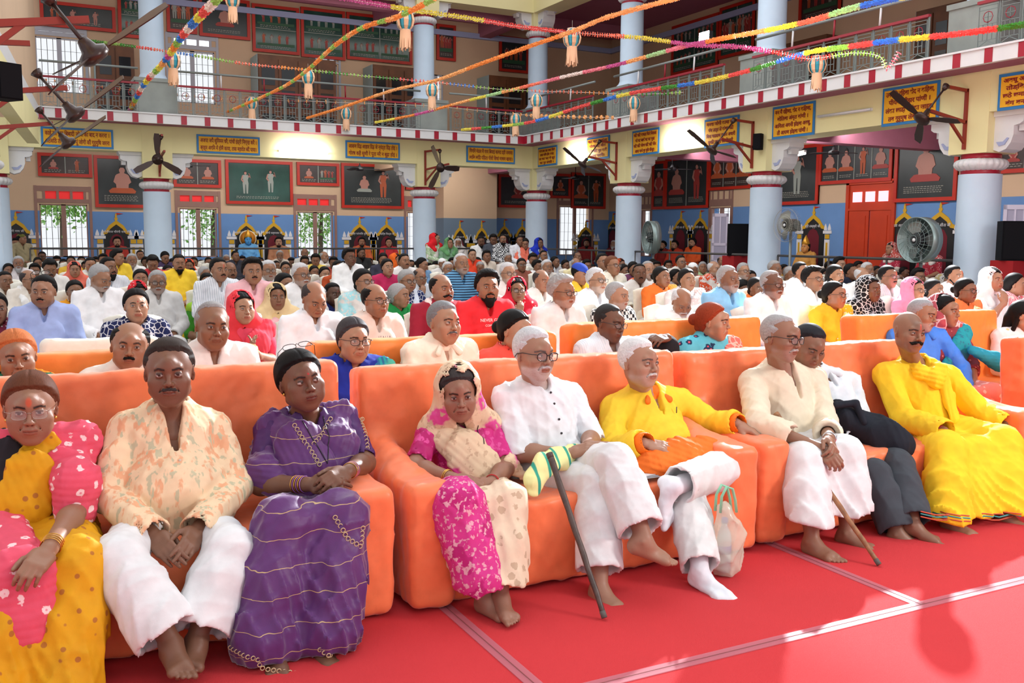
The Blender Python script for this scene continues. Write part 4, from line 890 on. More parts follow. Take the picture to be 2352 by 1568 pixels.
# red double door in the right wall
d = empty('door_1', (WB - .02, 17.75, 0)); d['kind'] = 'structure'; dm = flat('red_door', hx('C53A14'), .5, var=.1, vscale=2); mb = MB(); y0, y1 = 17.05, 18.45
mb.bx((0, -.72, 2.42), (.04, .72, 3.05), dm); mb.build('door_transom', d)
for q in (-1, 1):
    mb = MB(); a, b = (.02, .68) if q > 0 else (-.68, -.02); mb.bx((-.02, a, 0), (.03, b, 2.38), dm)
    for z0, z1 in ((.15, 1.05), (1.2, 2.25)): mb.bx((-.035, a + .1, z0), (-.02, b - .1, z1), dm)
    mb.build('door_leaf', d)
mb = MB(); mb.bx((-.04, -.8, 0), (.06, -.70, 3.1), dm); mb.bx((-.04, .70, 0), (.06, .8, 3.1), dm); mb.bx((-.04, -.8, 3.05), (.06, .8, 3.15), dm); mb.bx((-.04, -.7, 2.38), (.06, .7, 2.44), dm); mb.build('door_frame', d)
for q in (-.42, 0, .42): mb = MB(); mb.bx((-.03, q - .15, 2.60), (-.01, q + .15, 2.86), emis('lit_pane', (1, .45, .5), 1.0)); mb.build('door_pane', d)
# left gallery, running towards the camera slightly askew
LD = Vector((-.0764, -1, 0)).normalized(); L0 = Vector((.60, 25.1, 0))
def LQ(t, z, off=0): p = L0 + LD * t; n = Vector((LD.y, -LD.x, 0)); return Vector((p.x, p.y, z)) + n * off
mb = MB()
for (t0, t1, z0, z1, m) in ((0, 22, 4.60, 9.2, peach), (0, 22, 4.32, 4.60, wht), (.3, 22, 3.70, 4.32, cream)):
    vs = [LQ(t, z, o_) for t in (t0, t1) for z in (z0, z1) for o_ in (0, .25)]; mb.add(vs, [(0, 1, 3, 2), (4, 6, 7, 5), (0, 4, 5, 1), (2, 3, 7, 6), (0, 2, 6, 4), (1, 5, 7, 3)], m)
mb.build('wall_left_gallery', kind='structure')
# ================================================================ paintings, niches, signs, fans, lanterns, garlands
canv = [flat('canvas_dark', hx('2B3234'), .35, var=.35, vscale=1.5), flat('canvas_green', hx('2C5048'), .18, var=.4, vscale=1.2), flat('canvas_brown', hx('3A2C2A'), .4, var=.4, vscale=2)]
skn = flat('paint_skin', hx('B98274'), .5); orr = flat('paint_orange', hx('B8562E'), .5); rdd = flat('paint_red', hx('A63A34'), .5); pal = flat('paint_pale', hx('9AA098'), .5); txt = flat('paint_text', hx('A9A79A'), .6)
hairp = flat('paint_hair', (.02, .018, .016), .6)
def fig_stand(mb, u, z, h, m, O, U, N_, o_):
    P = lambda pts, mm, t: mb.poly([(u + a * h, z + b * h) for a, b in pts], t, mm, O, U)
    P([(-.10, .0), (-.03, .0), (-.015, .40), (.015, .40), (.03, 0), (.10, 0), (.13, .45), (.10, .60), (.15, .75), (.10, .82), (-.10, .82), (-.15, .75), (-.10, .60), (-.13, .45)], m, .012)
    P([(-.14, .80), (-.20, .60), (-.10, .48), (-.07, .53), (-.14, .61), (-.09, .78)], skn, .016); P([(.14, .80), (.24, .66), (.18, .88), (.14, .90), (.18, .70), (.10, .74)], skn, .016)
    P([(.055 * math.cos(k), .90 + .075 * math.sin(k)) for k in np.linspace(0, 2 * PI, 11)[:-1]], skn, .018); P([(-.06, .90), (-.055, .97), (0, 1.0), (.055, .97), (.06, .90), (.03, .945), (-.03, .945)], hairp, .021)
def fig_sit(mb, u, z, h, m, O, U, N_, o_):
    P = lambda pts, mm, t: mb.poly([(u + a * h, z + b * h) for a, b in pts], t, mm, O, U)
    P([(-.42, 0), (.42, 0), (.46, .08), (.34, .18), (.20, .20), (-.20, .20), (-.34, .18), (-.46, .08)], m, .012); P([(-.20, .18), (.20, .18), (.23, .50), (.20, .66), (.07, .72), (-.07, .72), (-.20, .66), (-.23, .50)], m if o_ % 2 else skn, .015)
    P([(-.22, .64), (-.30, .40), (-.10, .22), (-.06, .28), (-.20, .42), (-.15, .62)], skn, .018); P([(.22, .64), (.30, .40), (.10, .22), (.06, .28), (.20, .42), (.15, .62)], skn, .018)
    P([(.10 * math.cos(k), .82 + .13 * math.sin(k)) for k in np.linspace(0, 2 * PI, 13)[:-1]], skn, .019); P([(-.10, .84), (-.09, .95), (0, 1.04), (.09, .95), (.10, .84), (.05, .91), (-.05, .91)], hairp, .022)
def painting(axis, r, lab, figs='s', ci=0, fr_=.09, cells=1, rows=1, text=True, seed=0):
    u0, u1, z0, z1 = r; c = WA if axis == 'A' else WB; rg = random.Random(seed + int(u0 * 31)); loc = (u0, c - .02, z0) if axis == 'A' else (c - .02, u1, z0); w_ = u1 - u0; h_ = z1 - z0
    o = empty('painting', loc, 0, lab, 'painting', 'red-framed paintings on the hall walls'); U = (1, 0, 0) if axis == 'A' else (0, -1, 0); O = Vector((0, 0, 0)); mb = MB(); D_ = lambda u, z, t: Vector(U) * u + Vector((0, 0, z)) + (Vector((0, -1, 0)) if axis == 'A' else Vector((-1, 0, 0))) * t
    def rect(a, b, c_, d, t, m): 
        p, q = D_(a, c_, 0), D_(b, d, t); mb.bx([min(p[i], q[i]) for i in range(3)], [max(p[i], q[i]) for i in range(3)], m)
    rect(0, w_, 0, h_, .035, canv[ci]); mb.build('canvas', o); mb = MB(); f = fr_
    rect(0, w_, 0, f, .07, redf); rect(0, w_, h_ - f, h_, .07, redf); rect(0, f, f, h_ - f, .07, redf); rect(w_ - f, w_, f, h_ - f, .07, redf); mb.build('frame', o)
    for i in range(1, cells): mb = MB(); u = f + (w_ - 2 * f) * i / cells; rect(u - .012, u + .012, f, h_ - f, .045, pal); mb.build('divider', o)
    for j in range(1, rows): mb = MB(); z = f + (h_ - 2 * f) * j / rows; rect(f, w_ - f, z - .01, z + .01, .045, pal); mb.build('divider', o)
    mb = MB(); Of = D_(0, 0, .04); k = 0; cw = (w_ - 2 * f) / cells; ch = (h_ - 2 * f) / rows; seq = figs
    for j in range(rows):
        for i in range(cells):
            n = seq[k % len(seq)]; k += 1; a = f + cw * i; z = f + ch * j
            if text:
                tz = z + ch * .08
                for q in range(2 if ch < 1.2 else 4):
                    x = a + cw * .12
                    while x < a + cw * .8:
                        l_ = rg.uniform(.03, .08); rect(x, min(x + l_, a + cw * .9), tz + q * .045, tz + q * .045 + .014, .04, txt); x += l_ + .025
            cols = [orr, rdd, pal, skn]
            if n == 's': fig_sit(mb, a + cw * .5, z + ch * .25, ch * .62, cols[rg.randrange(2)], Of, U, 0, rg.randrange(2))
            if n == 'p': fig_stand(mb, a + cw * .5, z + ch * .14, ch * .76, cols[rg.randrange(3)], Of, U, 0, 0)
            if n == 'd':
                fig_stand(mb, a + cw * .27, z + ch * .2, ch * .6, pal, Of, U, 0, 0); fig_stand(mb, a + cw * .68, z + ch * .25, ch * .6, pal, Of, U, 0, 0)
            if n == 'g':
                for q in range(4): fig_stand(mb, a + cw * (.2 + .19 * q), z + ch * .32, ch * rg.uniform(.38, .5), cols[rg.randrange(3)], Of, U, 0, 0)
                mb.poly([(a + cw * .05, z + ch * .2), (a + cw * .95, z + ch * .2), (a + cw * .95, z + ch * .33), (a + cw * .05, z + ch * .3)], .01, flat('paint_green', hx('2C5A3C'), .5), Of, U)
            if n == 'm': fig_sit(mb, a + cw * .35, z + ch * .35, ch * .45, pal, Of, U, 0, 0); fig_stand(mb, a + cw * .68, z + ch * .22, ch * .7, orr, Of, U, 0, 0)
            if n == 'j':
                for q in (.42, .75): fig_stand(mb, a + cw * q, z + ch * .12, ch * .75, skn, Of, U, 0, 0)
                for q in (.12, .2): fig_stand(mb, a + cw * q, z + ch * .35, ch * .5, orr, Of, U, 0, 0)
    if mb.v: mb.build('painted_figures', o)
    return o
PA = [((85, 350, 212, 408), 'two-panel painting above the leftmost ground floor window', 'sp', 2, 2, 1), ((214, 356, 345, 478), 'dark painting with a seated orange figure left of the first column', 's', 0, 1, 1), ((396, 364, 508, 432), 'two-panel painting right of the first column', 'ss', 2, 2, 1),
      ((516, 366, 672, 471), 'large green painting of two standing saints with bright lamp reflections', 'd', 1, 1, 1), ((680, 372, 778, 428), 'two-panel painting above the middle window of the back wall', 'sg', 2, 2, 1), ((782, 374, 926, 480), 'large dark painting of a seated and a standing figure', 'm', 0, 1, 1), ((930, 384, 1018, 438), 'painting behind the second column', 's', 2, 2, 1),
      ((1143, 400, 1232, 478), 'dark painting between the stair wall and the corner column', 's', 0, 1, 1), ((1262, 398, 1308, 456), 'small dark painting right of the corner column', 's', 0, 1, 1), ((1311, 396, 1388, 480), 'dark painting seen between corner column and wired column', 'sp', 0, 2, 1)]
for r, l, f, ci, cl, rw in PA: painting('A', RA(*r), l, f, ci, cells=cl, rows=rw)
PAu = [((90, 0, 266, 76), 'upper painting with leaping figures on dark ground', 'j', 0, 1, 1), ((268, -20, 345, 92), 'upper two-row painting left of the first column', 'gg', 1, 1, 2), ((380, -20, 452, 80), 'upper painting with rocks right of the first column', 'g', 2, 1, 1), ((455, -10, 574, 94), 'upper dark painting with a long caption', 's', 0, 1, 1),
       ((577, 8, 687, 128), 'upper two-row landscape painting with small figures', 'gg', 1, 1, 2), ((689, 16, 792, 140), 'upper two-row painting above the middle upper window', 'gg', 1, 1, 2), ((794, 28, 945, 150), 'upper four-part painting left of the second column', 'gggg', 1, 2, 2), ((1001, 55, 1045, 142), 'upper small painting right of the second column', 'g', 2, 1, 1), ((1145, 82, 1212, 170), 'upper painting left of the corner column', 'g', 0, 1, 1)]
for r, l, f, ci, cl, rw in PAu: painting('A', RA(*r), l, f, ci, cells=cl, rows=rw)
PB = [((1503, 372, 1530, 480), 'narrow painting just right of the wired column', 's', 0, 1, 1), ((1533, 365, 1630, 477), 'large painting of a seated saint with praying figure at its left', 'sp', 0, 2, 1), ((1634, 345, 1728, 432), 'strip painting of small orange figures', 'sss', 2, 3, 1), ((1790, 340, 1882, 468), 'tall painting of a standing red-robed figure beside the cage fan', 'p', 0, 1, 1),
      ((1888, 330, 2052, 415), 'four-panel strip painting above the red door', 'ssps', 0, 4, 1), ((2064, 305, 2200, 460), 'large painting of a cross-legged saint left of the nearest column', 's', 0, 1, 1), ((2300, 318, 2420, 392), 'painting cut by the right picture edge', 's', 2, 2, 1),
      ((1275, 92, 1398, 190), 'upper four-part painting between corner column and wired column', 'gggg', 2, 2, 2), ((1548, 62, 1652, 150), 'upper four-part painting right of the floodlight', 'gggg', 1, 2, 2), ((1658, 20, 1735, 118), 'upper painting of a pavilion beside the column', 'g', 1, 2, 1), ((1842, -40, 1935, 34), 'upper painting with yellowish figures in a red frame', 'g', 2, 1, 1)]
for r, l, f, ci, cl, rw in PB: painting('B', RB(*r), l, f, ci, cells=cl, rows=rw)
# painted niches with plaster saints
def deva(s):
    """put the short-i sign before its consonant cluster so unshaped text reads correctly"""
    out = []
    for ch in s:
        if ch == '\u093f':
            j = len(out) - 1
            while j >= 2 and out[j - 1] == '\u094d': j -= 2
            out.insert(max(j, 0), ch)
        else: out.append(ch)
    return ''.join(out)

def niche(axis, u, w_, lab, zt=2.28, zb=.75, name='योगी नाथ जी'):
    c = WA if axis == 'A' else WB; 
    if axis == 'S': c = 29.2
    loc = (c - .01, u, 0) if axis == 'B' else (u, c - .01, 0); o = empty('painted_niche', loc, 0, lab, 'wall painting', 'painted arch niches on the blue dado'); U = (0, -1, 0) if axis == 'B' else (1, 0, 0); s = w_ / .93; H = zt
    def P(nm, pts, m, t): mb = MB(); mb.poly(pts, t, m, (0, 0, 0), U); mb.build(nm, o)
    k = (zt - 2.28)
    P('dark_arch', [(-.36 * s, zb), (.36 * s, zb), (.36 * s, 1.62 + k), (.22 * s, 1.86 + k), (.09 * s, 1.98 + k), (0, 2.05 + k), (-.09 * s, 1.98 + k), (-.22 * s, 1.86 + k), (-.36 * s, 1.62 + k)], blk, .012)
    P('maroon_back', [(-.2 * s, zb), (.2 * s, zb), (.2 * s, 1.45 + k), (.12 * s, 1.60 + k), (0, 1.66 + k), (-.12 * s, 1.60 + k), (-.2 * s, 1.45 + k)], mar, .020)
    a = [(-.36, 1.72), (-.30, 1.75), (-.20, 1.90), (-.08, 1.99), (0, 2.05), (.08, 1.99), (.20, 1.90), (.30, 1.75), (.36, 1.72)]; b = [(.36, 1.64), (.26, 1.66), (.17, 1.80), (.07, 1.88), (0, 1.93), (-.07, 1.88), (-.17, 1.80), (-.26, 1.66), (-.36, 1.64)]
    P('yellow_arch', [(x * s, z + k) for x, z in a + b], yel, .026); P('finial', [(-.03 * s, 2.04 + k), (.03 * s, 2.04 + k), (.05 * s, 2.10 + k), (.02 * s, 2.14 + k), (.03 * s, 2.18 + k), (0, 2.27 + k), (-.03 * s, 2.18 + k), (-.02 * s, 2.14 + k), (-.05 * s, 2.10 + k)], yel, .02)
    cu = bpy.data.curves.new('lettering', 'FONT'); cu.body = deva(name); cu.align_x = 'CENTER'; cu.size = .085 * s; cu.extrude = .002; cu.materials.append(wpaint); t_ = text_obj(cu); t_.parent = o; t_.location = (0, -.034, 1.69 + k) if axis != 'B' else (-.034, 0, 1.69 + k); t_.rotation_euler = (PI / 2, 0, 0 if axis != 'B' else -PI / 2)
    P('pennant', [(.02 * s, 2.26 + k), (.20 * s, 2.24 + k), (.02 * s, 2.20 + k)], redf, .018)
    for q in (-1, 1):
        mb = MB(); x = q * .46 * s; R_ = lambda a_, b_, z0, z1, m, t: mb.poly([(x + a_, z0), (x + b_, z0), (x + b_, z1), (x + a_, z1)], t, m, (0, 0, 0), U)
        R_(-.09, .09, zb, 1.36 + k, wpaint, .024); R_(-.035, .035, zb, 1.28 + k, yel, .030); R_(-.075, .075, 1.38 + k, 1.50 + k, yel, .026); R_(-.15, .15, 1.52 + k, 1.60 + k, wpaint, .028)
        for e in (-.07, .07): mb.poly([(x + e - .05, 1.61 + k), (x + e + .05, 1.61 + k), (x + e + .05, 1.66 + k), (x + e + .03, 1.72 + k), (x + e, 1.79 + k), (x + e - .03, 1.72 + k), (x + e - .05, 1.66 + k)], .022, wpaint, (0, 0, 0), U)
        mb.build('painted_column', o)
def uA(px, c=WA): return atY(px, 545, c).x
def uB(px, c=WB): return atX(px, 545, c).y
nA = [(38, 'at the left edge behind the policeman'), (268, 'left of the first column'), (358, 'hidden behind the first column'), (566, 'holding the blue-skinned statue'), (629, 'right of the blue-skinned statue'), (826, 'left of the pair near the second column'), (888, 'right of the pair near the second column')]
NW = .90
for (px, l), nm in zip(nA, ('योगी नाथ जी', 'योगीराज चौरंगी नाथ जी', 'योगी नाथ जी', 'महायोगी गोरक्षनाथ जी', 'योगी धर्मनाथ जी', 'महर्षि पतंजलि मुनि जी', 'महर्षि विश्वा जी')): niche('A', uA(px), NW, 'painted yellow arch niche ' + l, name=nm)
for px, l in ((1056, 'on the stair wall behind the woman in green scarf'), (1106, 'on the stair wall behind the man in white')): niche('S', uA(px, 29.2), .66, 'painted yellow arch niche ' + l, zt=2.2)
for px, l in ((1158, 'behind the man in checked shirt'), (1199, 'half hidden by the corner column'), (1345, 'between the corner column and the wired column')): niche('A', uA(px), .72 if px < 1300 else .9, 'painted yellow arch niche ' + l)
for px, l in ((1408, 'half hidden by the wired column'), (1564, 'right of the drum fan'), (1608, 'left of the open white shutter'), (1868, 'behind the cage fan'), (2076, 'right of the red door'), (2158, 'behind the big round fan')): niche('B', uB(px), 1.05, 'painted yellow arch niche ' + l, zt=2.55, zb=.6, name={1868: 'श्री लक्ष्मी जी', 2076: 'माता अन्नपूर्णा जी', 2158: 'माता श्री सीता जी'}.get(px, 'योगी नाथ जी'))
# ---------------------------------------------------------------- signs with verses
signy = flat('sign_yellow', hx('F5B41C'), .6, var=.05); signb = flat('sign_blue', hx('2F7FC0'), .5); signt = flat('sign_red_text', hx('8E1A10'), .6)
def sign(axis, r, lines, lab):
    u0, u1, z0, z1 = r; c = (YA - .36) if axis == 'A' else (XB - .36); w_ = u1 - u0; h_ = z1 - z0; loc = ((u0 + u1) / 2, c, (z0 + z1) / 2) if axis == 'A' else (c, (u0 + u1) / 2, (z0 + z1) / 2)
    o = empty('verse_sign', loc, 0 if axis == 'A' else -PI / 2, lab, 'sign', 'yellow verse panels on the gallery beam'); mb = MB(); mb.bx((-w_ / 2, -.02, -h_ / 2), (w_ / 2, 0, h_ / 2), signb); mb.build('blue_border', o); e = .05
    mb = MB(); mb.bx((-w_ / 2 + e, -.03, -h_ / 2 + e), (w_ / 2 - e, -.02, h_ / 2 - e), signy); mb.build('panel', o); n = len(lines); iw = w_ - 2 * e - .08; lh = (h_ - 2 * e) / n
    for i, t in enumerate(lines):
        cu = bpy.data.curves.new('lettering', 'FONT'); cu.body = deva(t); cu.align_x = 'CENTER'; cu.align_y = 'CENTER'; cu.size = lh * .78; cu.extrude = .003; cu.offset = .003; cu.materials.append(signt)
        t_ = text_obj(cu); t_.parent = o; t_.location = (0, -.032, h_ / 2 - e - lh * (i + .5) - lh * .05); t_.rotation_euler = (PI / 2, 0, 0); dx = max(v.co.x for v in t_.data.vertices) - min(v.co.x for v in t_.data.vertices)
        if dx > 0: t_.scale.x = min(iw / dx, 2.2) * (1 if (i % 2 == 0 or axis == 'A') else .86)
SA = YA - .36; SB = XB - .36
sign('A', RA(93, 290, 261, 343, SA), ['काहे कौं बाद बिबादी जोगी का बाद न करना ।', 'अठसठि तीरथ समांवै यूं जोगी कौं गुरुमुषि जरना'], 'yellow verse sign with blue border above the leftmost window, behind the dark fans')
sign('A', RA(451, 308, 597, 357, SA), ['अजपा जपै सुंनिमन धरै, पांचौ इंद्री निग्रह करै ।', 'ब्रह्म अगनि में होमै काया, तास महादेव बंदै पाया।'], 'yellow verse sign right of the first column, left of the lit tube')
sign('A', RA(793, 322, 918, 368, SA), ['आसण दिढ़ आहार दिढ़ जे न्यंद्रा दिढ़ होई ।', 'गोरष कहै सुणौ रे पूता मरै न बूढ़ा होई ।'], 'yellow verse sign between the lit tube and the second column')
sign('A', RA(1071, 334, 1182, 377, SA), ['गिगनि मंडल मै गाय बियाई कागद दही जमाया', 'छाछि छांडि पंडिता पीवीं सिधां माषण खाया।'], 'yellow verse sign just left of the gallery corner')
for r, l, t in (((1237, 340, 1280, 378), 'small yellow verse sign just right of the gallery corner', ['आकास तत सदा सिव', 'तास मधि हीर अनंत', 'ता घट घट में सूर', 'घट गुर संगति ।']), ((1349, 318, 1400, 363), 'yellow verse sign partly behind the bracket fan left of the wired column', ['घट घट कथंता', 'गोरष घट मीन', 'घटि घटि गुर कथै', 'आप परचै।']), ((1454, 302, 1514, 352), 'yellow verse sign just right of the wired column', ['घटि घटि कथता फिरे निराला', 'को घट जाके षट घट मूला', 'घटि घटि गोरष घटि घटि मीन', 'आपा परचे गुर मुषि चीन्ह।']),
                ((1620, 276, 1697, 331), 'yellow verse sign behind the bracket fan with the small black speaker', ['मनवा जोगी काया मढी', 'पंच तत्त ले कंथा गढी', 'षिमा षडासण ग्यांन अधारी', 'सुमति पावड़ी डंड बिचारी']), ((1777, 247, 1871, 309), 'yellow verse sign left of the unlit tube', ['मन मैं रहिणा, भेद न कहिणा,', 'बोलिबा अंमृत बांणी ।', 'आगिला अगनी होइबा अवधू,', 'तौ आपण होइबा पांणीं ।']), ((2030, 205, 2156, 276), 'yellow verse sign behind the nearest bracket fan', ['उनमनि रहिबा भेद न कहिबा,', 'पीयबा नीझर पांणीं ।', 'लंका छाड़ि पलंका जाइबा', 'तब गुरुमुष लेबा बांणी।']), ((2297, 172, 2420, 240), 'yellow verse sign cut by the right picture edge', ['अवधू अहार तोड़ौ', 'तोड़िबा निद्रा', 'छठे छमासि काया', 'बंग बनासपती']))[0:7]:
    sign('B', RB(*r, SB), t, l)
# ---------------------------------------------------------------- fans
fanb = flat('fan_brown', hx('3A2824'), .3, .3); rust = flat('bracket_red', hx('8E2A1A'), .5)
def blades(mb, c, axis, R_, m, ph=0.0, n=3, w_=.13, r0=.12, tilt=.2):
    ax = Vector(axis).normalized(); x = ax.cross(Vector((0, 0, 1))) if abs(ax.z) < .9 else ax.cross(Vector((1, 0, 0))); x.normalize(); y = ax.cross(x)
    for k in range(n):
        a = ph + 2 * PI * k / n; d = x * math.cos(a) + y * math.sin(a); t = ax.cross(d); q = (t + ax * tilt).normalized(); c_ = Vector(c)
        vs = []
        for r, ww in ((r0, .035), (r0 + .12, w_ * .5), (R_ * .8, w_ * .62), (R_, w_ * .45)):
            for s_ in (-1, 1):
                for e in (-.004, .004): vs.append(c_ + d * r + q * s_ * ww + ax * e)
        fs = []
        for i in range(3): o = i * 4; fs += [(o, o + 4, o + 6, o + 2), (o + 1, o + 3, o + 7, o + 5), (o, o + 1, o + 5, o + 4), (o + 2, o + 6, o + 7, o + 3)]
        fs += [(0, 2, 3, 1), (12, 13, 15, 14)]; mb.add(vs, fs, m)
def fan(hub, axis, rodtop, lab, R_=.62, ph=0, hub_r=.13, group='bracket fans on the gallery piers'):
    o = empty('ceiling_fan', hub, 0, lab, 'fan', group); ax = Vector(axis).normalized(); q = ax.to_track_quat('Z', 'Y').to_matrix().to_4x4(); mb = MB(); mb.T = q; mb.lathe([(.02, -.06), (.07, -.055), (hub_r, -.03), (hub_r, .02), (.06, .045), (.05, .08), (.035, .12)], fanb, n=24); mb.build('motor', o)
    for k in range(3): mb = MB(); mb.T = None; blades(mb, (0, 0, 0), ax, R_, fanb, ph + k * 2 * PI / 3, 1); mb.build('blade', o)
    mb = MB(); t = Vector(rodtop) - Vector(hub); mb.tube([(0, 0, 0), t * .25], [.05, .04], fanb, 10); mb.tube([(0, 0, 0), t], .016, fanb, 8); mb.tube([t * .88, t], [.03, .06], fanb, 10); mb.build('rod', o); return o
def bracket(mount, out, z, lab, arm=.55, low=.85):
    """steel frame bolted on a pier: mount (x,y), out = direction into the hall"""
    o = empty('fan_bracket', (mount[0], mount[1], z), 0, lab, 'bracket', 'rusty red fan brackets'); d = Vector((out[0], out[1], 0)).normalized()
    mb = MB(); mb.bar((0, 0, -.62), (0, 0, .36), .05, .05, rust); mb.build('post', o); mb = MB(); mb.bar((0, 0, .33), d * arm + Vector((0, 0, .36)), .05, .05, rust); mb.build('upper_arm', o)
    mb = MB(); mb.bar((0, 0, -.18), d * low + Vector((0, 0, -.05)), .05, .05, rust); mb.build('lower_arm', o); mb = MB(); mb.bar((0, 0, -.52), d * low * .55 + Vector((0, 0, -.10)), .04, .04, rust); mb.build('brace', o); return o
gr = flat('galvanised', hx('8A8F8E'), .4, .6)
for (yy, fx, lab, ph) in ((21.13, (1338, 378), 'left of the wired column', .5), (15.93, (1635, 345), 'left of the small wall speaker', .45), (10.78, (2118, 272), 'nearest the right edge', .25)):
    x = XB - .38; bracket((x, yy + .05), (-1, 0), 3.75, 'rusty red bracket ' + lab); hub = atX(fx[0], fx[1], x - 1.02); rt = Vector((x - .50, yy + .05, 4.12)); axv = (rt - hub).normalized(); fan(hub, axv + Vector((.15, -.10, .25)), rt, 'dark three-bladed bracket fan ' + lab, .66, ph)
bracket((10.50, YA - .38), (.55, -1), 3.72, 'rusty red bracket on the pier of the second column'); fan(atY(1012, 385, YA - 1.35), (.25, -1, -.1), (10.75, YA - .85, 4.05), 'dark three-bladed fan on the second column facing the hall', .66, math.radians(300))
bracket((3.30, YA - .38), (0.02, -1), 3.72, 'rusty red bracket on the pier of the first column'); fan(atY(362, 366, YA - 1.35), (.02, -1, .05), (3.3, YA - .85, 4.05), 'dark three-bladed fan on the first column facing the hall', .62, -PI / 2)
for k, (yy, tip, hub, w1, lab) in enumerate(((7.6, (205, 62), (215, 125), (110, -5), 'nearest bracket fan at the top left'), (11.0, (155, 213), (172, 262), (82, 165), 'middle bracket fan at the left'), (14.5, (122, 292), (156, 328), (88, 250), 'farthest bracket fan at the left'))):
    T_ = atY(tip[0], tip[1], yy); x0 = -.0123 * yy - .25; mnt = (x0, yy); o = bracket(mnt, (1, 0), T_.z + .10, 'rusty red left gallery bracket, ' + lab, arm=atY(w1[0] - 10, w1[1], yy).x - x0, low=T_.x - x0)
    hb = atY(hub[0], hub[1], yy - .15); wt = atY(w1[0], w1[1], yy); axv = (wt - hb).normalized(); vr = (hb - Vector((0, 0, CAMZ))).normalized(); axv = axv - vr * (axv.dot(vr) + .06); fan(hb, axv, wt, 'dark ' + lab, .62, (.12, .10, .06)[k], hub_r=.105)
def small_fan(p, z1, lab):
    o = empty('ceiling_fan', p, 0, lab, 'fan', 'small dark ceiling fans under the gallery'); mb = MB(); mb.lathe([(.03, -.06), (.12, -.05), (.12, .02), (.05, .06), (.03, .12)], blk, n=18); mb.build('motor', o)
    mb = MB(); mb.tube([(0, 0, .1), (0, 0, z1 - p[2])], .012, blk, 6); mb.lathe([(.05, z1 - p[2] - .06), (.03, z1 - p[2])], blk, n=10); mb.build('rod', o); 
    for k in range(3): mb = MB(); blades(mb, (0, 0, 0), (0, 0, 1), .6, blk, .3 + k * 2.094, 1, w_=.12); mb.build('blade', o)
for px, py, c, lab in ((826, 388, 28.2, 'left of the second column'), (432, 380, 28.2, 'right of the first column')): small_fan(atY(px, py, c), 4.34, 'small ceiling fan under the back gallery ' + lab)
for px, py, lab in ((1322, 408, 'left of the wired column'), (1544, 388, 'right of the wired column'), (1915, 350, 'above the red door strip painting')): small_fan(atX(px, py, 16.8), 4.34, 'small ceiling fan under the right gallery ' + lab)
def pedestal_fan(p, R_, yaw, lab, drum=True, fl=0.0):
    o = empty('pedestal_fan', (p.x, p.y, 0), math.radians(yaw), lab, 'fan'); z = p.z; m = flat('fan_grey', hx('8FA09E'), .35, .5) if drum else flat('chrome_wire', hx('C8C6B8'), .3, .7)
    mb = MB(); mb.T = Matrix.Translation((0, 0, z)) @ Matrix.Rotation(PI / 2, 4, 'X')
    if drum:
        mb.lathe([(R_, -.10), (R_ * 1.03, -.10), (R_ * 1.03, .12), (R_, .12), (R_, -.10)], m, n=48)
    for k in range(24 if drum else 60):
        a = 2 * PI * k / (24 if drum else 60); ca, sa = math.cos(a), math.sin(a); tw = .25
        mb.tube([(.06 * ca, .06 * sa, .13), (R_ * .5 * math.cos(a + tw * .5), R_ * .5 * math.sin(a + tw * .5), .16), (R_ * math.cos(a + tw), R_ * math.sin(a + tw), .10 if drum else .0)], .0028, m, 4)
    for r in (([.2, .4, .6, .8, 1.0]) if drum else [.25, .5, .62, 1.0]): mb.tube([(R_ * r * math.cos(a), R_ * r * math.sin(a), .16 - .06 * r * r) for a in np.linspace(0, 2 * PI, 33)], .004, m, 4, cap=False)
    mb.build('cage', o)
    mb = MB(); mb.T = Matrix.Translation((0, 0, z)) @ Matrix.Rotation(PI / 2, 4, 'X'); mb.lathe([(.10, -.22), (.13, -.16), (.13, .06), (.10, .12), (.03, .13)], blk, n=24); mb.build('motor', o); mb = MB(); mb.T = Matrix.Translation((0, 0, z)) @ Matrix.Rotation(PI / 2, 4, 'X'); mb.lathe([(.001, .131), (.03, .131), (.03, .15), (.001, .152)], wht, n=16); mb.build('hub_cap', o)
    for k in range(3): mb = MB(); mb.T = Matrix.Translation((0, 0, z)) @ Matrix.Rotation(PI / 2, 4, 'X'); blades(mb, (0, 0, 0), (0, 0, 1), R_ * .9, gr, .5 + k * 2.094, 1, w_=.2, r0=.08, tilt=.35); mb.build('blade', o)
    mb = MB(); mb.tube([(0, .05, 0), (0, .05, z)], .03, gr, 10); mb.build('pole', o); mb = MB(); mb.lathe([(.28, 0), (.28, .03), (.1, .05), (.04, .09)], blk, (0, .05, 0), n=24); mb.build('base', o)
pedestal_fan(atX(2113, 551, XB - .9), .37, -92, 'big grey round pedestal fan in front of the nearest column'); pedestal_fan(atX(1813, 517, XB - .2), .34, -88, 'wire cage pedestal fan beside the third column', drum=False); pedestal_fan(atX(1497, 545, XB - .1), .40, -104, 'grey drum fan seen edge-on at the wired column')
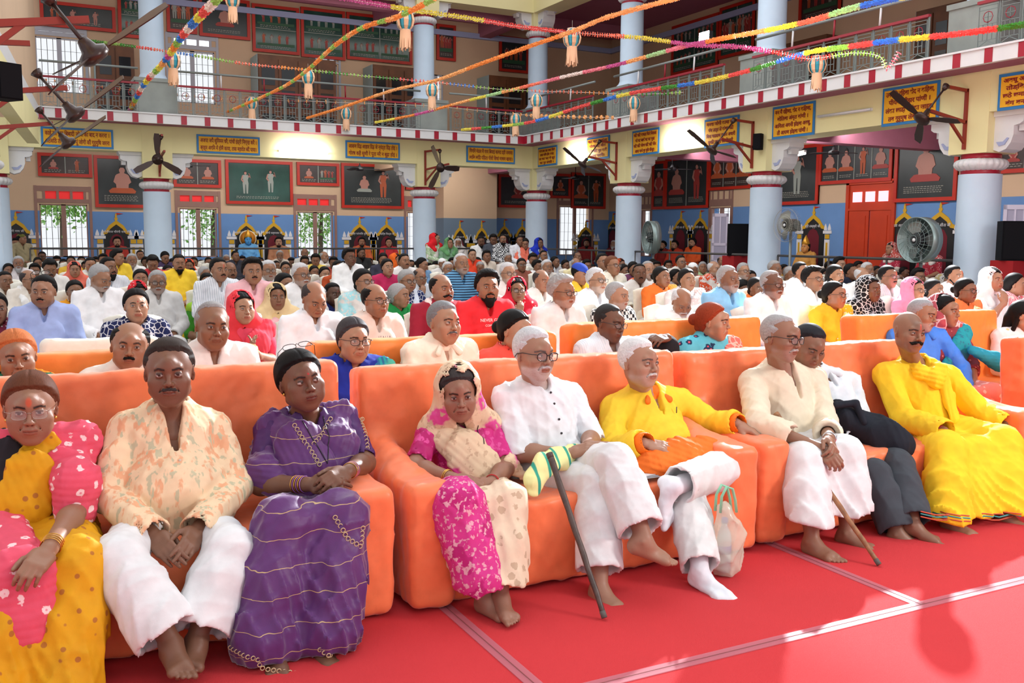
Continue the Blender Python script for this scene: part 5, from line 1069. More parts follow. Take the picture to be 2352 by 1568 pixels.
def speaker(p, d, lab, stand=True, tilt=0, m=None):
    o = empty('loudspeaker', p, 0, lab, 'loudspeaker'); mb = MB(); mb.T = Matrix.Rotation(tilt, 4, 'Z'); w_, dp, h_ = d
    mb.poly([(-w_ / 2, -dp / 2), (w_ / 2, -dp / 2), (w_ / 2 * .75, dp / 2), (-w_ / 2 * .75, dp / 2)], h_, flat('speaker_box', (.006, .006, .008), .8, spec=.1), (0, 0, h_ / 2), (1, 0, 0), (0, 1, 0)); mb.build('speaker_box', o)
    mb = MB(); mb.T = Matrix.Rotation(tilt, 4, 'Z'); mb.bx((-w_ * .45, -dp / 2 - .012, h_ * .04), (w_ * .45, -dp / 2, h_ * .96), flat('speaker_grille', (.008, .008, .010), .8, spec=.1)); mb.build('grille', o)
    if stand: mb = MB(); mb.bx((-w_ * .5, -dp * .5, -p[2]), (w_ * .5, dp * .5, -.001), flat('red_cloth_stand', hx('A01018'), .8)); mb.build('stand', o)
p = atX(1690, 587, XB + .2); speaker((p.x, p.y, p.z), (.45, .4, .72), 'tall black loudspeaker on a red draped stand left of the third column', tilt=-.5)
p = atX(2322, 598, XB - .3); speaker((p.x, p.y, p.z), (.45, .4, .62), 'black loudspeaker at the right picture edge on an orange stand', tilt=-.6)
p = atX(1742, 344, XB - .45); speaker((p.x, p.y, p.z), (.18, .16, .33), 'small black wall speaker beside the bracket', False, -1.2); p = atY(12, 230, 9.3); speaker((p.x, p.y, p.z), (.20, .2, .30), 'small black wall speaker at the top left', False, .5)
# tube lights and the floodlight
tl = emis('lit_tube', (1, 1, .97), 14.0)
def tube(a, b, lab, on=True, light=0, n=(0, -1, 0)):
    o = empty('tube_light', (Vector(a) + Vector(b)) / 2, 0, lab, 'lamp', 'fluorescent tubes'); og = Vector(o.location); mb = MB(); mb.bar(Vector(a) - og, Vector(b) - og, .06, .05, wht); mb.build('batten', o); mb = MB(); off = Vector(n) * .05; mb.tube([Vector(a) - og + off, Vector(b) - og + off], .02, tl if on else wht, 8); mb.build('glass_tube', o)
    if light: l = area('tube_glow', og + Vector(n) * .22, og, 1.2, light, shape='RECT', sy=.08)
tube(atY(640, 346, YA - .37), atY(752, 352, YA - .37), 'lit fluorescent tube on the beam between the second and third signs', light=14)
tube(atX(1312, 358, XB - .37), atX(1350, 352, XB - .37), 'lit fluorescent tube left of the sign by the wired column', light=14, n=(-1, 0, 0)); tube(atX(1535, 325, XB - .37), atX(1600, 316, XB - .37), 'lit fluorescent tube between the signs right of the wired column', light=14, n=(-1, 0, 0)); tube(atX(1882, 268, XB - .37), atX(2003, 251, XB - .37), 'unlit fluorescent tube left of the nearest fan', False, n=(-1, 0, 0))
tube(atX(1815, 355, XB + .8), atX(1850, 347, XB + .8), 'lit tube under the gallery above the standing-figure painting', light=8, n=(0, 0, -1))
o = empty('floodlight', (13.15, 16.6, 5.72), 0, 'bright white floodlight clamped to the upper gallery rail', 'lamp'); mb = MB(); mb.box((0, 0, .12), (.10, .34, .26), blk); mb.build('lamp_housing', o); mb = MB(); mb.box((-.055, 0, .13), (.01, .32, .24), emis('flood_led', (.9, .96, 1), 24)); mb.build('led_panel', o)
# ---------------------------------------------------------------- cupboards upstairs
wood = flat('cupboard_wood', hx('6E4428'), .45, var=.2, vscale=4); glass_d = flat('dark_glass', (.02, .022, .025), .1)
def cupboard(axis, u0, u1, lab, d_=.5, n=4):
    c = (WA - .02) if axis == 'A' else (WB - .02); z0, z1 = 4.57, 6.95; o = empty('cupboard', (u0, c - d_, z0) if axis == 'A' else (c - d_, u1, z0), 0 if axis == 'A' else -PI / 2, lab, 'cupboard', 'wooden cupboards of the upper gallery'); w_ = u1 - u0
    mb = MB(); mb.bx((0, 0, 0), (w_, d_, z1 - z0), wood); mb.bx((-.015, .01, 0), (-.001, d_, z1 - z0), flat('pale_side', hx('9DB6B8'), .5)); mb.build('body', o)
    for i in range(n):
        a = w_ * i / n + .02; b = w_ * (i + 1) / n - .02; mb = MB(); mb.bx((a, -.03, .06), (b, -.001, z1 - z0 - .12), wood); dr = mb.build('door', o); mb = MB()
        for q in (.15, .85, 1.5): mb.bx((a + .08, -.04, q), (b - .08, -.031, q + .52), glass_d)
        mb.build('glass', dr)
cupboard('A', uA(585), uA(757), 'wooden glazed cupboard behind the railing left of the middle upper window', d_=.9); cupboard('A', uA(838), uA(940), 'wooden glazed cupboard left of the second upper column', n=3, d_=.9); cupboard('A', uA(1095), uA(1206), 'wooden glazed cupboard left of the corner column', n=3, d_=.9)
cupboard('A', uA(232), uA(318), 'reddish wooden door cupboard left of the first upper column', n=2); cupboard('B', 14.2, 16.2, 'wooden glazed cupboard of the right gallery behind the nearest garlands', n=4); cupboard('B', 11.6, 13.6, 'second wooden glazed cupboard of the right gallery', n=4); cupboard('B', 19.0, 21.6, 'wooden glazed cupboard of the right gallery beyond the floodlight', n=4)
# ---------------------------------------------------------------- lanterns and garlands
lpeach = flat('lantern_peach', hx('FFCBA2'), .6); lteal = flat('lantern_teal', hx('3FA9BE'), .5); lwhite = flat('lantern_white', hx('FFEBD8'), .6)
def lantern(px, py, wpx, lab, real=.30):
    D_ = real * 2196 / wpx; p = atD(px, py, D_); o = empty('paper_lantern', p, 0, lab, 'lantern', 'pleated paper lanterns with tassels'); s = real / .30; R_ = .15 * s; n = 12
    prof = [(.08, .15), (.13, .09), (.15, 0), (.13, -.09), (.09, -.14)]
    for nm, par, m in (('peach_vane', 0, lpeach), ('teal_vane', 1, lteal)):
        mb = MB()
        for k in range(n):
            if k % 2 != par: continue
            a0 = 2 * PI * k / n; a1 = 2 * PI * (k + 1) / n; am = (a0 + a1) / 2
            vs = []
            for (r, z) in prof:
                r *= s * (1.0 if par == 0 else .88); vs += [(r * math.cos(a0), r * math.sin(a0), z * s), (r * 1.10 * math.cos(am), r * 1.10 * math.sin(am), z * s), (r * math.cos(a1), r * math.sin(a1), z * s)]
            fs = []
            for i in range(len(prof) - 1):
                for j in (0, 1): fs.append((i * 3 + j, i * 3 + j + 1, i * 3 + j + 4, i * 3 + j + 3))
            mb.add(vs, fs, m)
        mb.build(nm, o)
    mb = MB(); mb.lathe([(.075 * s, .15 * s), (.085 * s, .155 * s), (.085 * s, .165 * s), (.06 * s, .17 * s)], lwhite, n=16); mb.lathe([(.085 * s, -.15 * s), (.09 * s, -.14 * s)], lwhite, n=16); mb.build('ring', o)
    mb = MB(); rg = random.Random(int(px))
    for k in range(26):
        a = 2 * PI * k / 26; r = .085 * s; e = rg.uniform(.9, 1.35); l_ = rg.uniform(.26, .34) * s; x, y = math.cos(a), math.sin(a); t = .012 * s
        p0 = Vector((x * r, y * r, -.14 * s)); p1 = Vector((x * r * 1.1, y * r * 1.1, -.14 * s - l_ * .5)); p2 = Vector((x * r * e, y * r * e, -.14 * s - l_)); q = Vector((-y, x, 0)) * t
        mb.add([p0 - q, p0 + q, p1 + q, p1 - q, p2 + q, p2 - q], [(0, 1, 2, 3), (3, 2, 4, 5)], lpeach)
    mb.build('tassel', o); mb = MB(); mb.tube([(0, 0, .16 * s), (0, 0, .30 * s)], .003, txt, 4); mb.build('string', o)
for px, py, w_, l in ((534, 0, 34, 'cut by the top edge above the green painting'), (931, 48, 42, 'large, in front of the second upper column'), (1314, 88, 40, 'large, before the upper gallery corner'), (397, 140, 36, 'in front of the first upper column'), (708, 178, 31, 'in front of the middle upper window'), (992, 208, 29, 'beside the second upper column'), (327, 232, 26, 'over the leftmost grey pedestal'), (578, 238, 26, 'over the railing right of the first column'), (795, 262, 25, 'above the third yellow sign'), (985, 268, 23, 'below the pedestal of the second column'), (1184, 275, 25, 'left of the gallery corner'), (1232, 232, 28, 'in front of the corner column'), (1456, 238, 28, 'in front of the wired column pedestal'), (1877, 150, 38, 'in front of the right gallery railing')): lantern(px, py, w_, 'teal and peach paper lantern with tassels ' + l, .29)
gcol = dict(o='FF9A48', g='A2CC62', r='F4605A', y='F2E058', b='4A8AE0', m='D8609E', p='F88A9A', w='FBE6DC', s='FFB570', l='B8E0A0', k='4E9A3A', e='FF8468')
for k_, v_ in gcol.items(): flat('crepe_' + k_, hx(v_), .7)
def garland(pts, seq, lab, r=.055, step=.05, seglen=.9, string=False, gap=None, petals=7):
    """pts: (px, py, depth) ; frilled paper rosettes threaded on a string"""
    P = [atD(*p) for p in pts]; org = P[0].copy(); o = empty('garland', org, 0, lab, 'garland', 'paper garlands strung across the hall'); dens = []
    for i in range(len(P) - 1):
        p0 = P[max(i - 1, 0)]; p1 = P[i]; p2 = P[i + 1]; p3 = P[min(i + 2, len(P) - 1)]; n = 12
        for k in range(n):
            t = k / n; dens.append(.5 * ((2 * p1) + (-p0 + p2) * t + (2 * p0 - 5 * p1 + 4 * p2 - p3) * t * t + (-p0 + 3 * p1 - 3 * p2 + p3) * t ** 3))
    dens.append(P[-1]); mb = MB(); mb.tube([p - org for p in dens], .004, MATS['crepe_w'], 4); mb.build('string', o); acc = 0; tot = 0; rg = random.Random(int(pts[0][0])); mb = MB(); nxt = 0
    for a, b in zip(dens, dens[1:]):
        d = b - a; L_ = d.length
        if L_ < 1e-6: continue
        d /= L_; x = d.cross(Vector((0, 0, 1))).normalized(); y = d.cross(x)
        while nxt < tot + L_:
            c = a + d * (nxt - tot) - org; si = int(nxt / seglen); ch = seq[si % len(seq)]; m = MATS['crepe_' + ch]; k0 = rg.uniform(0, 6)
            rr = r * rg.uniform(.85, 1.1); n = petals * 2; vs = [c + d * .012 + Vector((rg.uniform(-1, 1), rg.uniform(-1, 1), rg.uniform(-1, 1))) * r * .1]
            for k in range(n): q = rr * (1.0 if k % 2 else .72); aa = k0 + 2 * PI * k / n; vs.append(c + (x * math.cos(aa) + y * math.sin(aa)) * q + d * (rg.uniform(-.3, .3) * r))
            mb.add(vs, [(0, 1 + k, 1 + (k + 1) % n) for k in range(n)], m)
            if gap and gap > .2: mb.build('paper_flower', o); mb = MB()
            nxt += step if gap is None else gap * rg.uniform(.85, 1.15)
        tot += L_
    if mb.v: mb.build('paper_rosettes', o)
garland([(298, 255, 24.6), (330, 195, 21), (375, 145, 18), (425, 75, 14.5), (505, -8, 11.5)], 'myogbrwbyrwgysb', 'thick multicoloured paper garland rising from the first pedestal to the top edge', .064, .045, .55)
garland([(520, 258, 24.8), (640, 205, 21), (705, 162, 18.5), (765, 108, 16), (830, 65, 14), (915, 38, 12.5), (1000, -4, 11)], 'ogsogo', 'orange and green garland rising past the middle upper window', .040, .045, .35)
garland([(706, 271, 24.6), (790, 245, 23), (900, 208, 21), (1000, 185, 19.5), (1100, 148, 17), (1200, 112, 15.5), (1315, 72, 14), (1400, 38, 13), (1570, -8, 11.5)], 'ooossss', 'long orange marigold garland crossing the middle of the hall', .040, .052, 1.2)
garland([(863, 281, 24.6), (960, 262, 23.5), (1070, 232, 22), (1190, 203, 20), (1300, 175, 18.5), (1420, 148, 17), (1550, 112, 15), (1650, 90, 13.5), (1760, 70, 12.5), (1860, 48, 11.5), (1960, 18, 10.5), (2080, -8, 9.5)], 'yomosylsepwpmslpmosyelb', 'pastel paper garland running from the second pedestal to the top right', .040, .045, .75)
garland([(1061, 298, 24.8), (1150, 290, 23), (1230, 278, 21.5), (1330, 246, 20), (1450, 214, 18), (1600, 190, 16), (1720, 162, 14.5), (1850, 122, 13.5), (1950, 107, 12.5), (2060, 92, 11.5), (2200, 78, 10.5), (2360, 55, 9.5)], 'yrkbygrbyrrkbyrrkby', 'bright red, blue and yellow garland running to the right edge', .042, .042, .55)
garland([(780, -6, 13), (880, 12, 13.5), (960, 25, 14), (1080, 42, 14.5), (1200, 62, 15), (1330, 76, 15.5), (1480, 88, 15), (1590, 103, 14.5), (1700, 108, 14), (1790, 122, 13.6), (1860, 135, 13.5), (1960, 122, 13.4), (2020, 130, 13.3), (2038, 158, 13.3), (2065, 120, 13.2)], 'myyrreymmrgpmpobomyepoy', 'rosette garland sagging from the top centre to the looped end before the right railing', .044, .042, .85)
garland([(205, 93, 24), (330, 110, 23), (450, 128, 22.5), (560, 146, 22), (700, 160, 21.5), (840, 175, 21), (990, 188, 20.5), (1150, 205, 20), (1330, 212, 19.5), (1480, 216, 19), (1570, 212, 18.5)], 'kgkrebggeeog', 'thin orange and green leaf garland across the upper gallery', .045, .06, .6, gap=.09)
garland([(85, 182, 24.9), (300, 206, 25), (500, 226, 25), (690, 232, 25), (860, 238, 25), (1000, 244, 25), (1180, 262, 25), (1300, 268, 23), (1415, 270, 21)], 's', 'sparse string of small orange paper flowers hung on the railing', .055, .06, 1, gap=.24)
# open white shutters beside the right wall windows
shm = flat('shutter_white', hx('E4DCF0'), .5)
for (px0, px1, yt, yb, lab) in ((1637, 1671, 490, 590, 'open white wooden shutter left of the black loudspeaker'), (2306, 2350, 470, 610, 'open lilac-white shutter at the right picture edge')):
    a = atX(px0, yt, WB - .5); b = atX(px1, yb, WB - .15); o = empty('window_shutter', (b.x, b.y, 0), 0, lab, 'shutter'); d = Vector((a.x - b.x, a.y - b.y, 0)); L_ = d.length; U = d.normalized(); mb = MB()
    R_ = lambda u0, u1, z0, z1, t, m: mb.poly([(u0, z0), (u1, z0), (u1, z1), (u0, z1)], t, m, (0, 0, 0), U)
    z0, z1 = .75, a.z; e = L_ * .14
    R_(0, L_, z0, z0 + .1, .05, shm); R_(0, L_, z1 - .1, z1, .05, shm); R_(0, e, z0, z1, .05, shm); R_(L_ - e, L_, z0, z1, .05, shm); R_(L_ * .46, L_ * .54, z1 - .9, z1, .045, shm); R_(0, L_, z1 - .98, z1 - .9, .05, shm); R_(0, L_, z1 - 1.5, z1 - 1.42, .05, shm); R_(e, L_ - e, z0, z1, .012, flat('shutter_panel', hx('B9B4CC'), .6)); mb.build('shutter_leaf', o)
# ================================================================ orange covered sofas
def orange_mat():
    return cloth('orange_satin', hx('FF8455'), .38, 'plain', bump=.10, sheen=.25)
def sofa(x0, x1, y0, y1, label, group, zb=.98, h=.0145, seed=1, arms=(1, 1), seat=.42, arm=.565, mat=None, fold=.0036, bcut=0.0):
    root = empty('sofa', ((x0 + x1) / 2, (y0 + y1) / 2, 0), 0, label, 'sofa', group); org = V3(root.location); m = mat or orange_mat(); D_ = y1 - y0; pr = []
    xc = (x0 + x1) / 2; aw = .20
    pr.append(Box((xc, (y0 + y1) / 2 + .02, seat / 2 + .01), ((x1 - x0) / 2 - .03, D_ / 2 - .03, seat / 2), r=.035, k=.02))
    pr.append(Box((xc - bcut / 2, y1 - .125, zb / 2 + .01), ((x1 - x0 - bcut) / 2 - .01, .115, zb / 2), r=.045, R=np.array(Matrix.Rotation(math.radians(-5), 3, 'X')), k=.03))
    for q, xa in ((0, x0 + aw / 2), (1, x1 - aw / 2)):
        if arms[q]: pr.append(Box((xa, (y0 + y1) / 2 - .02, arm / 2 + .01), (aw / 2 + .008, D_ / 2 - .02, arm / 2), r=.045, k=.018)); pr.append(Cone((xa, y0 + .30, arm - .06), (xa, y1 - .15, arm + .035), .085, .095, k=.05))
    f1 = folds(seed, fold, 9, (1, 1, .5)); f2 = folds(seed + 31, fold * .5, 34, (1, .6, .45)); r = np.random.default_rng(seed)
    ph = r.uniform(0, 6, 4)
    def dsp(P, D):
        D = f2(P, f1(P, D)); w_ = np.clip((.5 - P[2]) / .5, 0, 1); return D - .008 * w_ * np.exp(-4 * np.abs(np.sin(P[0] * 13 + P[1] * 17 + ph[0] + 1.2 * np.sin(P[2] * 5 + ph[1]))))
    mk('sofa_cover', pr, h, m, root, org, disp=dsp)
    mb = MB(); dk = flat('dark_wood', (.03, .015, .01), .5)
    for sx in (x0 + .12, x1 - .12):
        for sy in (y0 + .12, y1 - .12): mb = MB(); mb.box((sx - org[0], sy - org[1], .02), (.09, .09, .04), dk); mb.build('sofa_foot', root)
    return root
G1 = 'orange covered sofas of the front row'; G2 = 'orange covered sofas of the second row'
sofa(-.62, 1.40, 3.79, 4.72, 'orange covered sofa carrying the man in patterned kurta and two women', G1, zb=1.03, seed=1)
sofa(1.47, 3.42, 3.76, 4.70, 'orange covered sofa in the middle of the front row under the magenta saree', G1, zb=.985, seed=2)
sofa(3.47, 5.80, 3.80, 4.68, 'orange covered front sofa under the man dressed all in yellow', G1, zb=.965, seed=3, bcut=.42)
sofa(6.55, 8.4, 3.80, 4.68, 'orange covered front sofa cut off by the right picture edge', G1, zb=.93, seed=4)
sofa(-.60, 1.27, 5.02, 5.86, 'orange covered sofa behind the man in the patterned kurta', G2, zb=1.0, seed=5, h=.024)
sofa(1.55, 3.30, 5.02, 5.86, 'orange covered sofa holding the blue blouse and the cream shirt people', G2, zb=.995, seed=6, h=.024)
sofa(3.40, 5.15, 5.05, 5.88, 'orange covered sofa behind the man in grey-white shirt leaning on his knee', G2, zb=1.04, seed=7, h=.024)
sofa(6.15, 7.95, 5.05, 5.88, 'orange covered sofa behind the grey haired man in blue shirt', G2, zb=1.01, seed=8, h=.024)
for o_, c_ in zip([q for q in COL.objects if q.name.startswith('sofa_cover')], [0] * 4 + [1] * 4):
    if c_: o_.data.materials[0] = cloth('orange_satin_worn', hx('FF8E3E'), .42, 'plain', bump=.10, sheen=.25)
# ================================================================ the nine people of the front row
def Y_(*a): return V3(atY(*a))
FR = 'people seated on the front sofas'
white = cloth('white_cotton', (.80, .79, .80), .85, bump=.10)
gold = flat('gold_metal', (.75, .42, .10), .3, 1.0); red_thread = flat('red_thread', (.5, .02, .02), .7); steel = flat('steel', (.6, .6, .62), .25, 1.0)
lilac = flat('lilac_glass', (.35, .12, .40), .3)
FRM = [None]
def buttons(root, org, pts, m, r=.006):
    for p in snap(root, org, FRM[0], pts, .002):
        mb = MB(); mb.lathe([(.001, -.002), (r, -.002), (r, .002), (.001, .002)], m, n=10); o = mb.build('button', root); o.location = Vector(V3(p) - org); o.rotation_euler = (PI / 2, 0, 0)
def chain(root, org, pts, m, r=.002, name='necklace'):
    mb = MB(); mb.tube([V3(p) - org for p in snap(root, org, FRM[0], dense(pts), .003)], r, m, 6); mb.build(name, root)
def earring(root, org, p, m=None):
    mb = MB(); mb.lathe([(.001, -.006), (.005, -.004), (.006, 0), (.004, .006), (.001, .008)], m or gold, n=10); o = mb.build('earring', root); o.location = Vector(V3(p) - org)
def headpt(T, org, p): return V3(T @ Vector(p)) + org
# ---- woman in pink floral shawl, far left
def p0():
    J = dict(head=Y_(70, 935, 4.20), neck=Y_(68, 1010, 4.30), pel=Y_(85, 1235, 4.28), sh=[Y_(-28, 1035, 4.32), Y_(150, 1030, 4.30)], el=[Y_(-45, 1190, 4.2), Y_(180, 1165, 4.08)],
             wr=[None, Y_(112, 1262, 3.72)], hd=[None, Y_(75, 1305, 3.62)], hn=[(0, -.3, 1), (.2, -.5, .8)], hs=(-1, 1), curl=(.4, .5), th=(.5, .4),
             kn=[Y_(25, 1330, 3.80), Y_(175, 1300, 3.80)], an=[Y_(0, 1580, 3.66), Y_(130, 1580, 3.64)], ft=[(-.1, -1, 0), (.1, -1, 0)], fs=(1, -1))
    root, fr, org, T = person('person in pink flower-printed shawl and mustard saree, thin glasses, leftmost of the front row', J, (0.317, 0.152, 0.091), dict(rot=(-3, 6, 0), s=1.13, hair='parted', hc=(.13, .040, .018), glasses=dict(rim=.0009, gs=(.024, .016)), gmat=flat('silver_wire', (.5, .45, .4), .3, 1.0), o=dict(w=1.02, old=.9, fat=.6, tilak='smear', lips=(.9, .6, .6), neck=.048)), group=FR, sleeves=(.5, .5))
    FRM[0] = fr
    mus = cloth('mustard_saree', hx('E0A010'), .7, 'dots', c2=hx('B5702A'), sc_=.8); pk = cloth('pink_floral_shawl', hx('E8566E'), .8, 'floral', c2=hx('FFD9DA'), sc_=1.15, c3=hx('F090A0'))
    kurta(root, fr, org, J, cloth('black_blouse', (.02, .015, .02), .8), 'blouse', infl=.006, fat=.02, slv=(.4, .4), collar=False, slit=.06, neck_r=.075, bust=1, hemz=fr.at(.38)[2], seed=21)
    skirt(root, fr, org, J, mus, hem=.01, infl=.035, wide=.03, seed=22)
    swath(root, org, [fr.at(.15, -.05, .14), fr.at(.45, -.03, .165), fr.at(.75, .01, .15), fr.at(.95, .05, .085)], [.10, .10, .09, .07], mus, 'saree_front', nrm=fr.f, seed=23, dirn=(1, 0, .4))
    sh = swath(root, org, [fr.at(.98, .07, .03), fr.at(.93, .17, .01), V3(J['sh'][1]) + (0, -.02, -.03), V3(J['el'][1]) + (.0, .0, .10), V3(J['el'][1]) + (-.01, .0, .0)], [.075, .085, .088, .088, .085], pk, 'shawl', nrm=(0.2, -1, .1), th=1.25, seed=24, pleat=.004)
    swath(root, org, [fr.at(.97, .09, .06), fr.at(.80, .11, .13), fr.at(.55, .13, .155), fr.at(.30, .14, .16)], [.05, .065, .08, .07], pk, 'shawl_edge', nrm=fr.f, th=3.5, seed=25)
    swath(root, org, [fr.at(.98, -.07, .04), V3(J['sh'][0]) + (0, -.03, 0), fr.at(.5, -.16, .10), fr.at(.2, -.12, .18), Y_(40, 1330, 3.70), Y_(60, 1420, 3.66), Y_(55, 1500, 3.64)], [.07, .10, .12, .12, .12, .10, .06], pk, 'shawl_end', nrm=(0, -1, .3), th=2.6, seed=26)
    bangles(root, org, J['wr'][1], J['el'][1], 4, .036, gold, gap=.012, start=.02)
    earring(root, org, headpt(T, org, (.078, -.005, -.042))); earring(root, org, headpt(T, org, (-.078, -.005, -.042)))
p0()
# ---- man in patterned kurta
def p1():
    J = dict(head=Y_(389, 853, 4.22), neck=Y_(390, 948, 4.31), pel=Y_(400, 1205, 4.24), sh=[Y_(290, 985, 4.33), Y_(492, 983, 4.33)], el=[Y_(244, 1135, 4.16), Y_(543, 1115, 4.16)],
             wr=[Y_(350, 1228, 3.90), Y_(455, 1215, 3.90)], hd=[Y_(388, 1268, 3.79), Y_(424, 1268, 3.77)], hn=[(-.4, -.6, .5), (.4, -.7, .5)], hs=(-1, 1), curl=((.25, .3, .3, .3), (.2, .2, .25, .3)), th=(.8, .3), spr=(.03, .03),
             kn=[Y_(270, 1284, 3.80), Y_(528, 1262, 3.80)], an=[Y_(392, 1472, 3.60), Y_(452, 1462, 3.66)], ft=[(.12, -1, 0), (-.35, -1, 0)], fs=(1, -1))
    root, fr, org, T = person('moustached person in cream kurta with soft orange dashes and white pyjama, ankles crossed', J, (0.207, 0.091, 0.052), dict(rot=(-9, 3, 0), s=1.15, hair='short', hc=(.035, .022, .018), fh='m', fhc=(.05, .04, .038), o=dict(w=1.03, old=.7, fat=.3, jaw=1.05, lips=(.85, .6, .6), hairline=.006, stubble=((.10, .07, .06), .18))), group=FR)
    FRM[0] = fr
    ik = cloth('cream_ikat', hx('F3D3AE'), .85, 'ikat', c2=hx('EDB088'), c3=hx('C9C0A0'))
    kurta(root, fr, org, J, ik, fat=.062, infl=.014, lap=.36, seed=31, loose=.020, slit=.16, amp=.005, w=.024)
    m = white; trousers(root, fr, org, J, m, cut=(.14, .16), infl=.022, flare=.045, seed=33)
    buttons(root, org, [fr.at(a, .005, .168) for a in (.78, .69, .60)], flat('button_cream', (.7, .6, .5), .4))
p1()
# ---- woman in purple saree
def p2():
    J = dict(head=Y_(690, 873, 4.22), neck=Y_(702, 960, 4.30), pel=Y_(720, 1185, 4.28), sh=[Y_(622, 985, 4.32), Y_(788, 970, 4.32)], el=[Y_(600, 1112, 4.16), Y_(838, 1062, 4.14)],
             wr=[Y_(708, 1112, 3.93), Y_(800, 1082, 3.93)], hd=[Y_(750, 1112, 3.88), Y_(762, 1100, 3.86)], hn=[(-.2, -.8, .5), (.1, -.7, .7)], hs=(-1, 1), curl=(.45, .5), th=(.6, .4),
             kn=[Y_(648, 1205, 3.80), Y_(782, 1190, 3.80)], an=[Y_(625, 1480, 3.62), Y_(735, 1470, 3.60)], ft=[(-.1, -1, 0), (.15, -1, 0)], fs=(1, -1))
    root, fr, org, T = person('person in a deep purple saree with gold border, spectacles pushed up on her hair', J, (0.177, 0.076, 0.043), dict(rot=(5, -2, -8), s=1.12, hair='bun', hc=(.008, .006, .006), o=dict(w=1.03, fat=.8, tilak='dot', lips=(.75, .35, .38), neck=.047, gaze=(.5, -1, 0), jaw=1.05)), group=FR, sleeves=(.5, .5))
    FRM[0] = fr
    pu = cloth('purple_silk', hx('5E2F6C'), .45, 'band', c2=hx('C9A878'), sheen=.5, sc_=1.0); ds = cloth('purple_blouse', hx('4C2660'), .5)
    kurta(root, fr, org, J, ds, 'blouse', infl=.010, fat=.035, slv=(.42, .42), collar=False, slit=.07, neck_r=.07, bust=1, seed=41)
    skirt(root, fr, org, J, pu, hem=.012, infl=.035, wide=.04, seed=42, pleat=.014, amp=.007, foot=.03)
    sw = swath(root, org, [fr.at(.06, -.02, .15), fr.at(.3, -.06, .17), fr.at(.55, -.05, .17), fr.at(.80, -.07, .12), V3(J['sh'][0]) + (.01, -.03, .01)], [.13, .13, .13, .11, .08], pu, 'saree_front', nrm=fr.f, th=2.4, seed=43, dirn=(1, 0, .3))
    swath(root, org, [V3(J['sh'][0]) + (.03, .02, .02), V3(J['sh'][0]) + (-.01, -.02, -.08), V3(J['el'][0]) + (.01, -.01, .05), V3(J['el'][0]) + (.06, -.09, .0)], [.07, .075, .078, .06], pu, 'shawl_fall', nrm=(-.5, -1, 0), th=1.5, seed=44)
    swath(root, org, [fr.at(.99, .07, -.0), V3(J['sh'][1]) + (-.02, -.02, .02), fr.at(.72, .10, .13), fr.at(.45, .08, .16), fr.at(.20, .03, .17)], [.07, .085, .10, .09, .08], pu, 'pallu', nrm=(.1, -1, .1), th=2.2, seed=45, dirn=(1, 0, -.4))
    gb = flat('gold_thread', (.62, .46, .27), .55, .2)
    def border(pts, name='gold_border', r=.009, step=.021, dd=None):
        pts = snap(root, org, fr, dense(pts, 8), .003, dd); L_ = [0]
        for a, b in zip(pts, pts[1:]): L_.append(L_[-1] + np.linalg.norm(b - a))
        mb = MB(); x = 0
        while x < L_[-1]:
            i = max(k for k in range(len(L_)) if L_[k] <= x); i = min(i, len(pts) - 2); t = (x - L_[i]) / (L_[i + 1] - L_[i]); c = pts[i] + (pts[i + 1] - pts[i]) * t - org
            mb.tube([c + V3((math.cos(a) * r, -.004 * 0, math.sin(a) * r)) for a in np.linspace(0, 2 * PI, 11)], .0022, gb, 5, cap=False); x += step
        mb.build(name, root)
    border([fr.at(1.0, -.085, .085), fr.at(.86, -.06, .15), fr.at(.62, -.015, .185)]); border([fr.at(.99, .085, .07), fr.at(.88, .03, .15), fr.at(.80, -.035, .165)])
    border([V3(J['sh'][1]) + (.075, -.06, .02), V3(J['sh'][1]) + (.06, -.115, -.09), V3(J['sh'][1]) + (.0, -.14, -.16)])
    border([fr.at(.30, -.06, .235), fr.at(.12, -.03, .25), fr.at(.02, .02, .26), fr.at(.2, .05, .25)])
    border([Y_(535, 1498, 3.56), Y_(590, 1510, 3.51), Y_(600, 1535, 3.49), Y_(700, 1548, 3.47)], r=.008, dd=(0, -1, 0)); border([Y_(735, 1492, 3.5), Y_(762, 1505, 3.5)], r=.008, dd=(0, -1, 0))
    bangles(root, org, J['wr'][0], J['el'][0], 6, .035, [lilac, gold], gap=.010, start=.018); bangles(root, org, J['wr'][1], J['el'][1], 4, .034, [gold, lilac], gap=.010, start=.02)
    glasses(root, T @ Matrix.Translation((0, .02, .085)) @ Matrix.Rotation(math.radians(-62), 4, 'X') @ Matrix.Translation((0, .03, -.02)), dict(rim=.0014, gs=(.026, .017)), 'spectacles')
    chain(root, org, [fr.at(1.03, -.05, .05), fr.at(.85, -.02, .16), fr.at(.62, .02, .19), fr.at(.85, .05, .16), fr.at(1.03, .055, .05)], flat('black_beads', (.01, .01, .01), .4))
    earring(root, org, headpt(T, org, (-.078, -.005, -.042)))
p2()
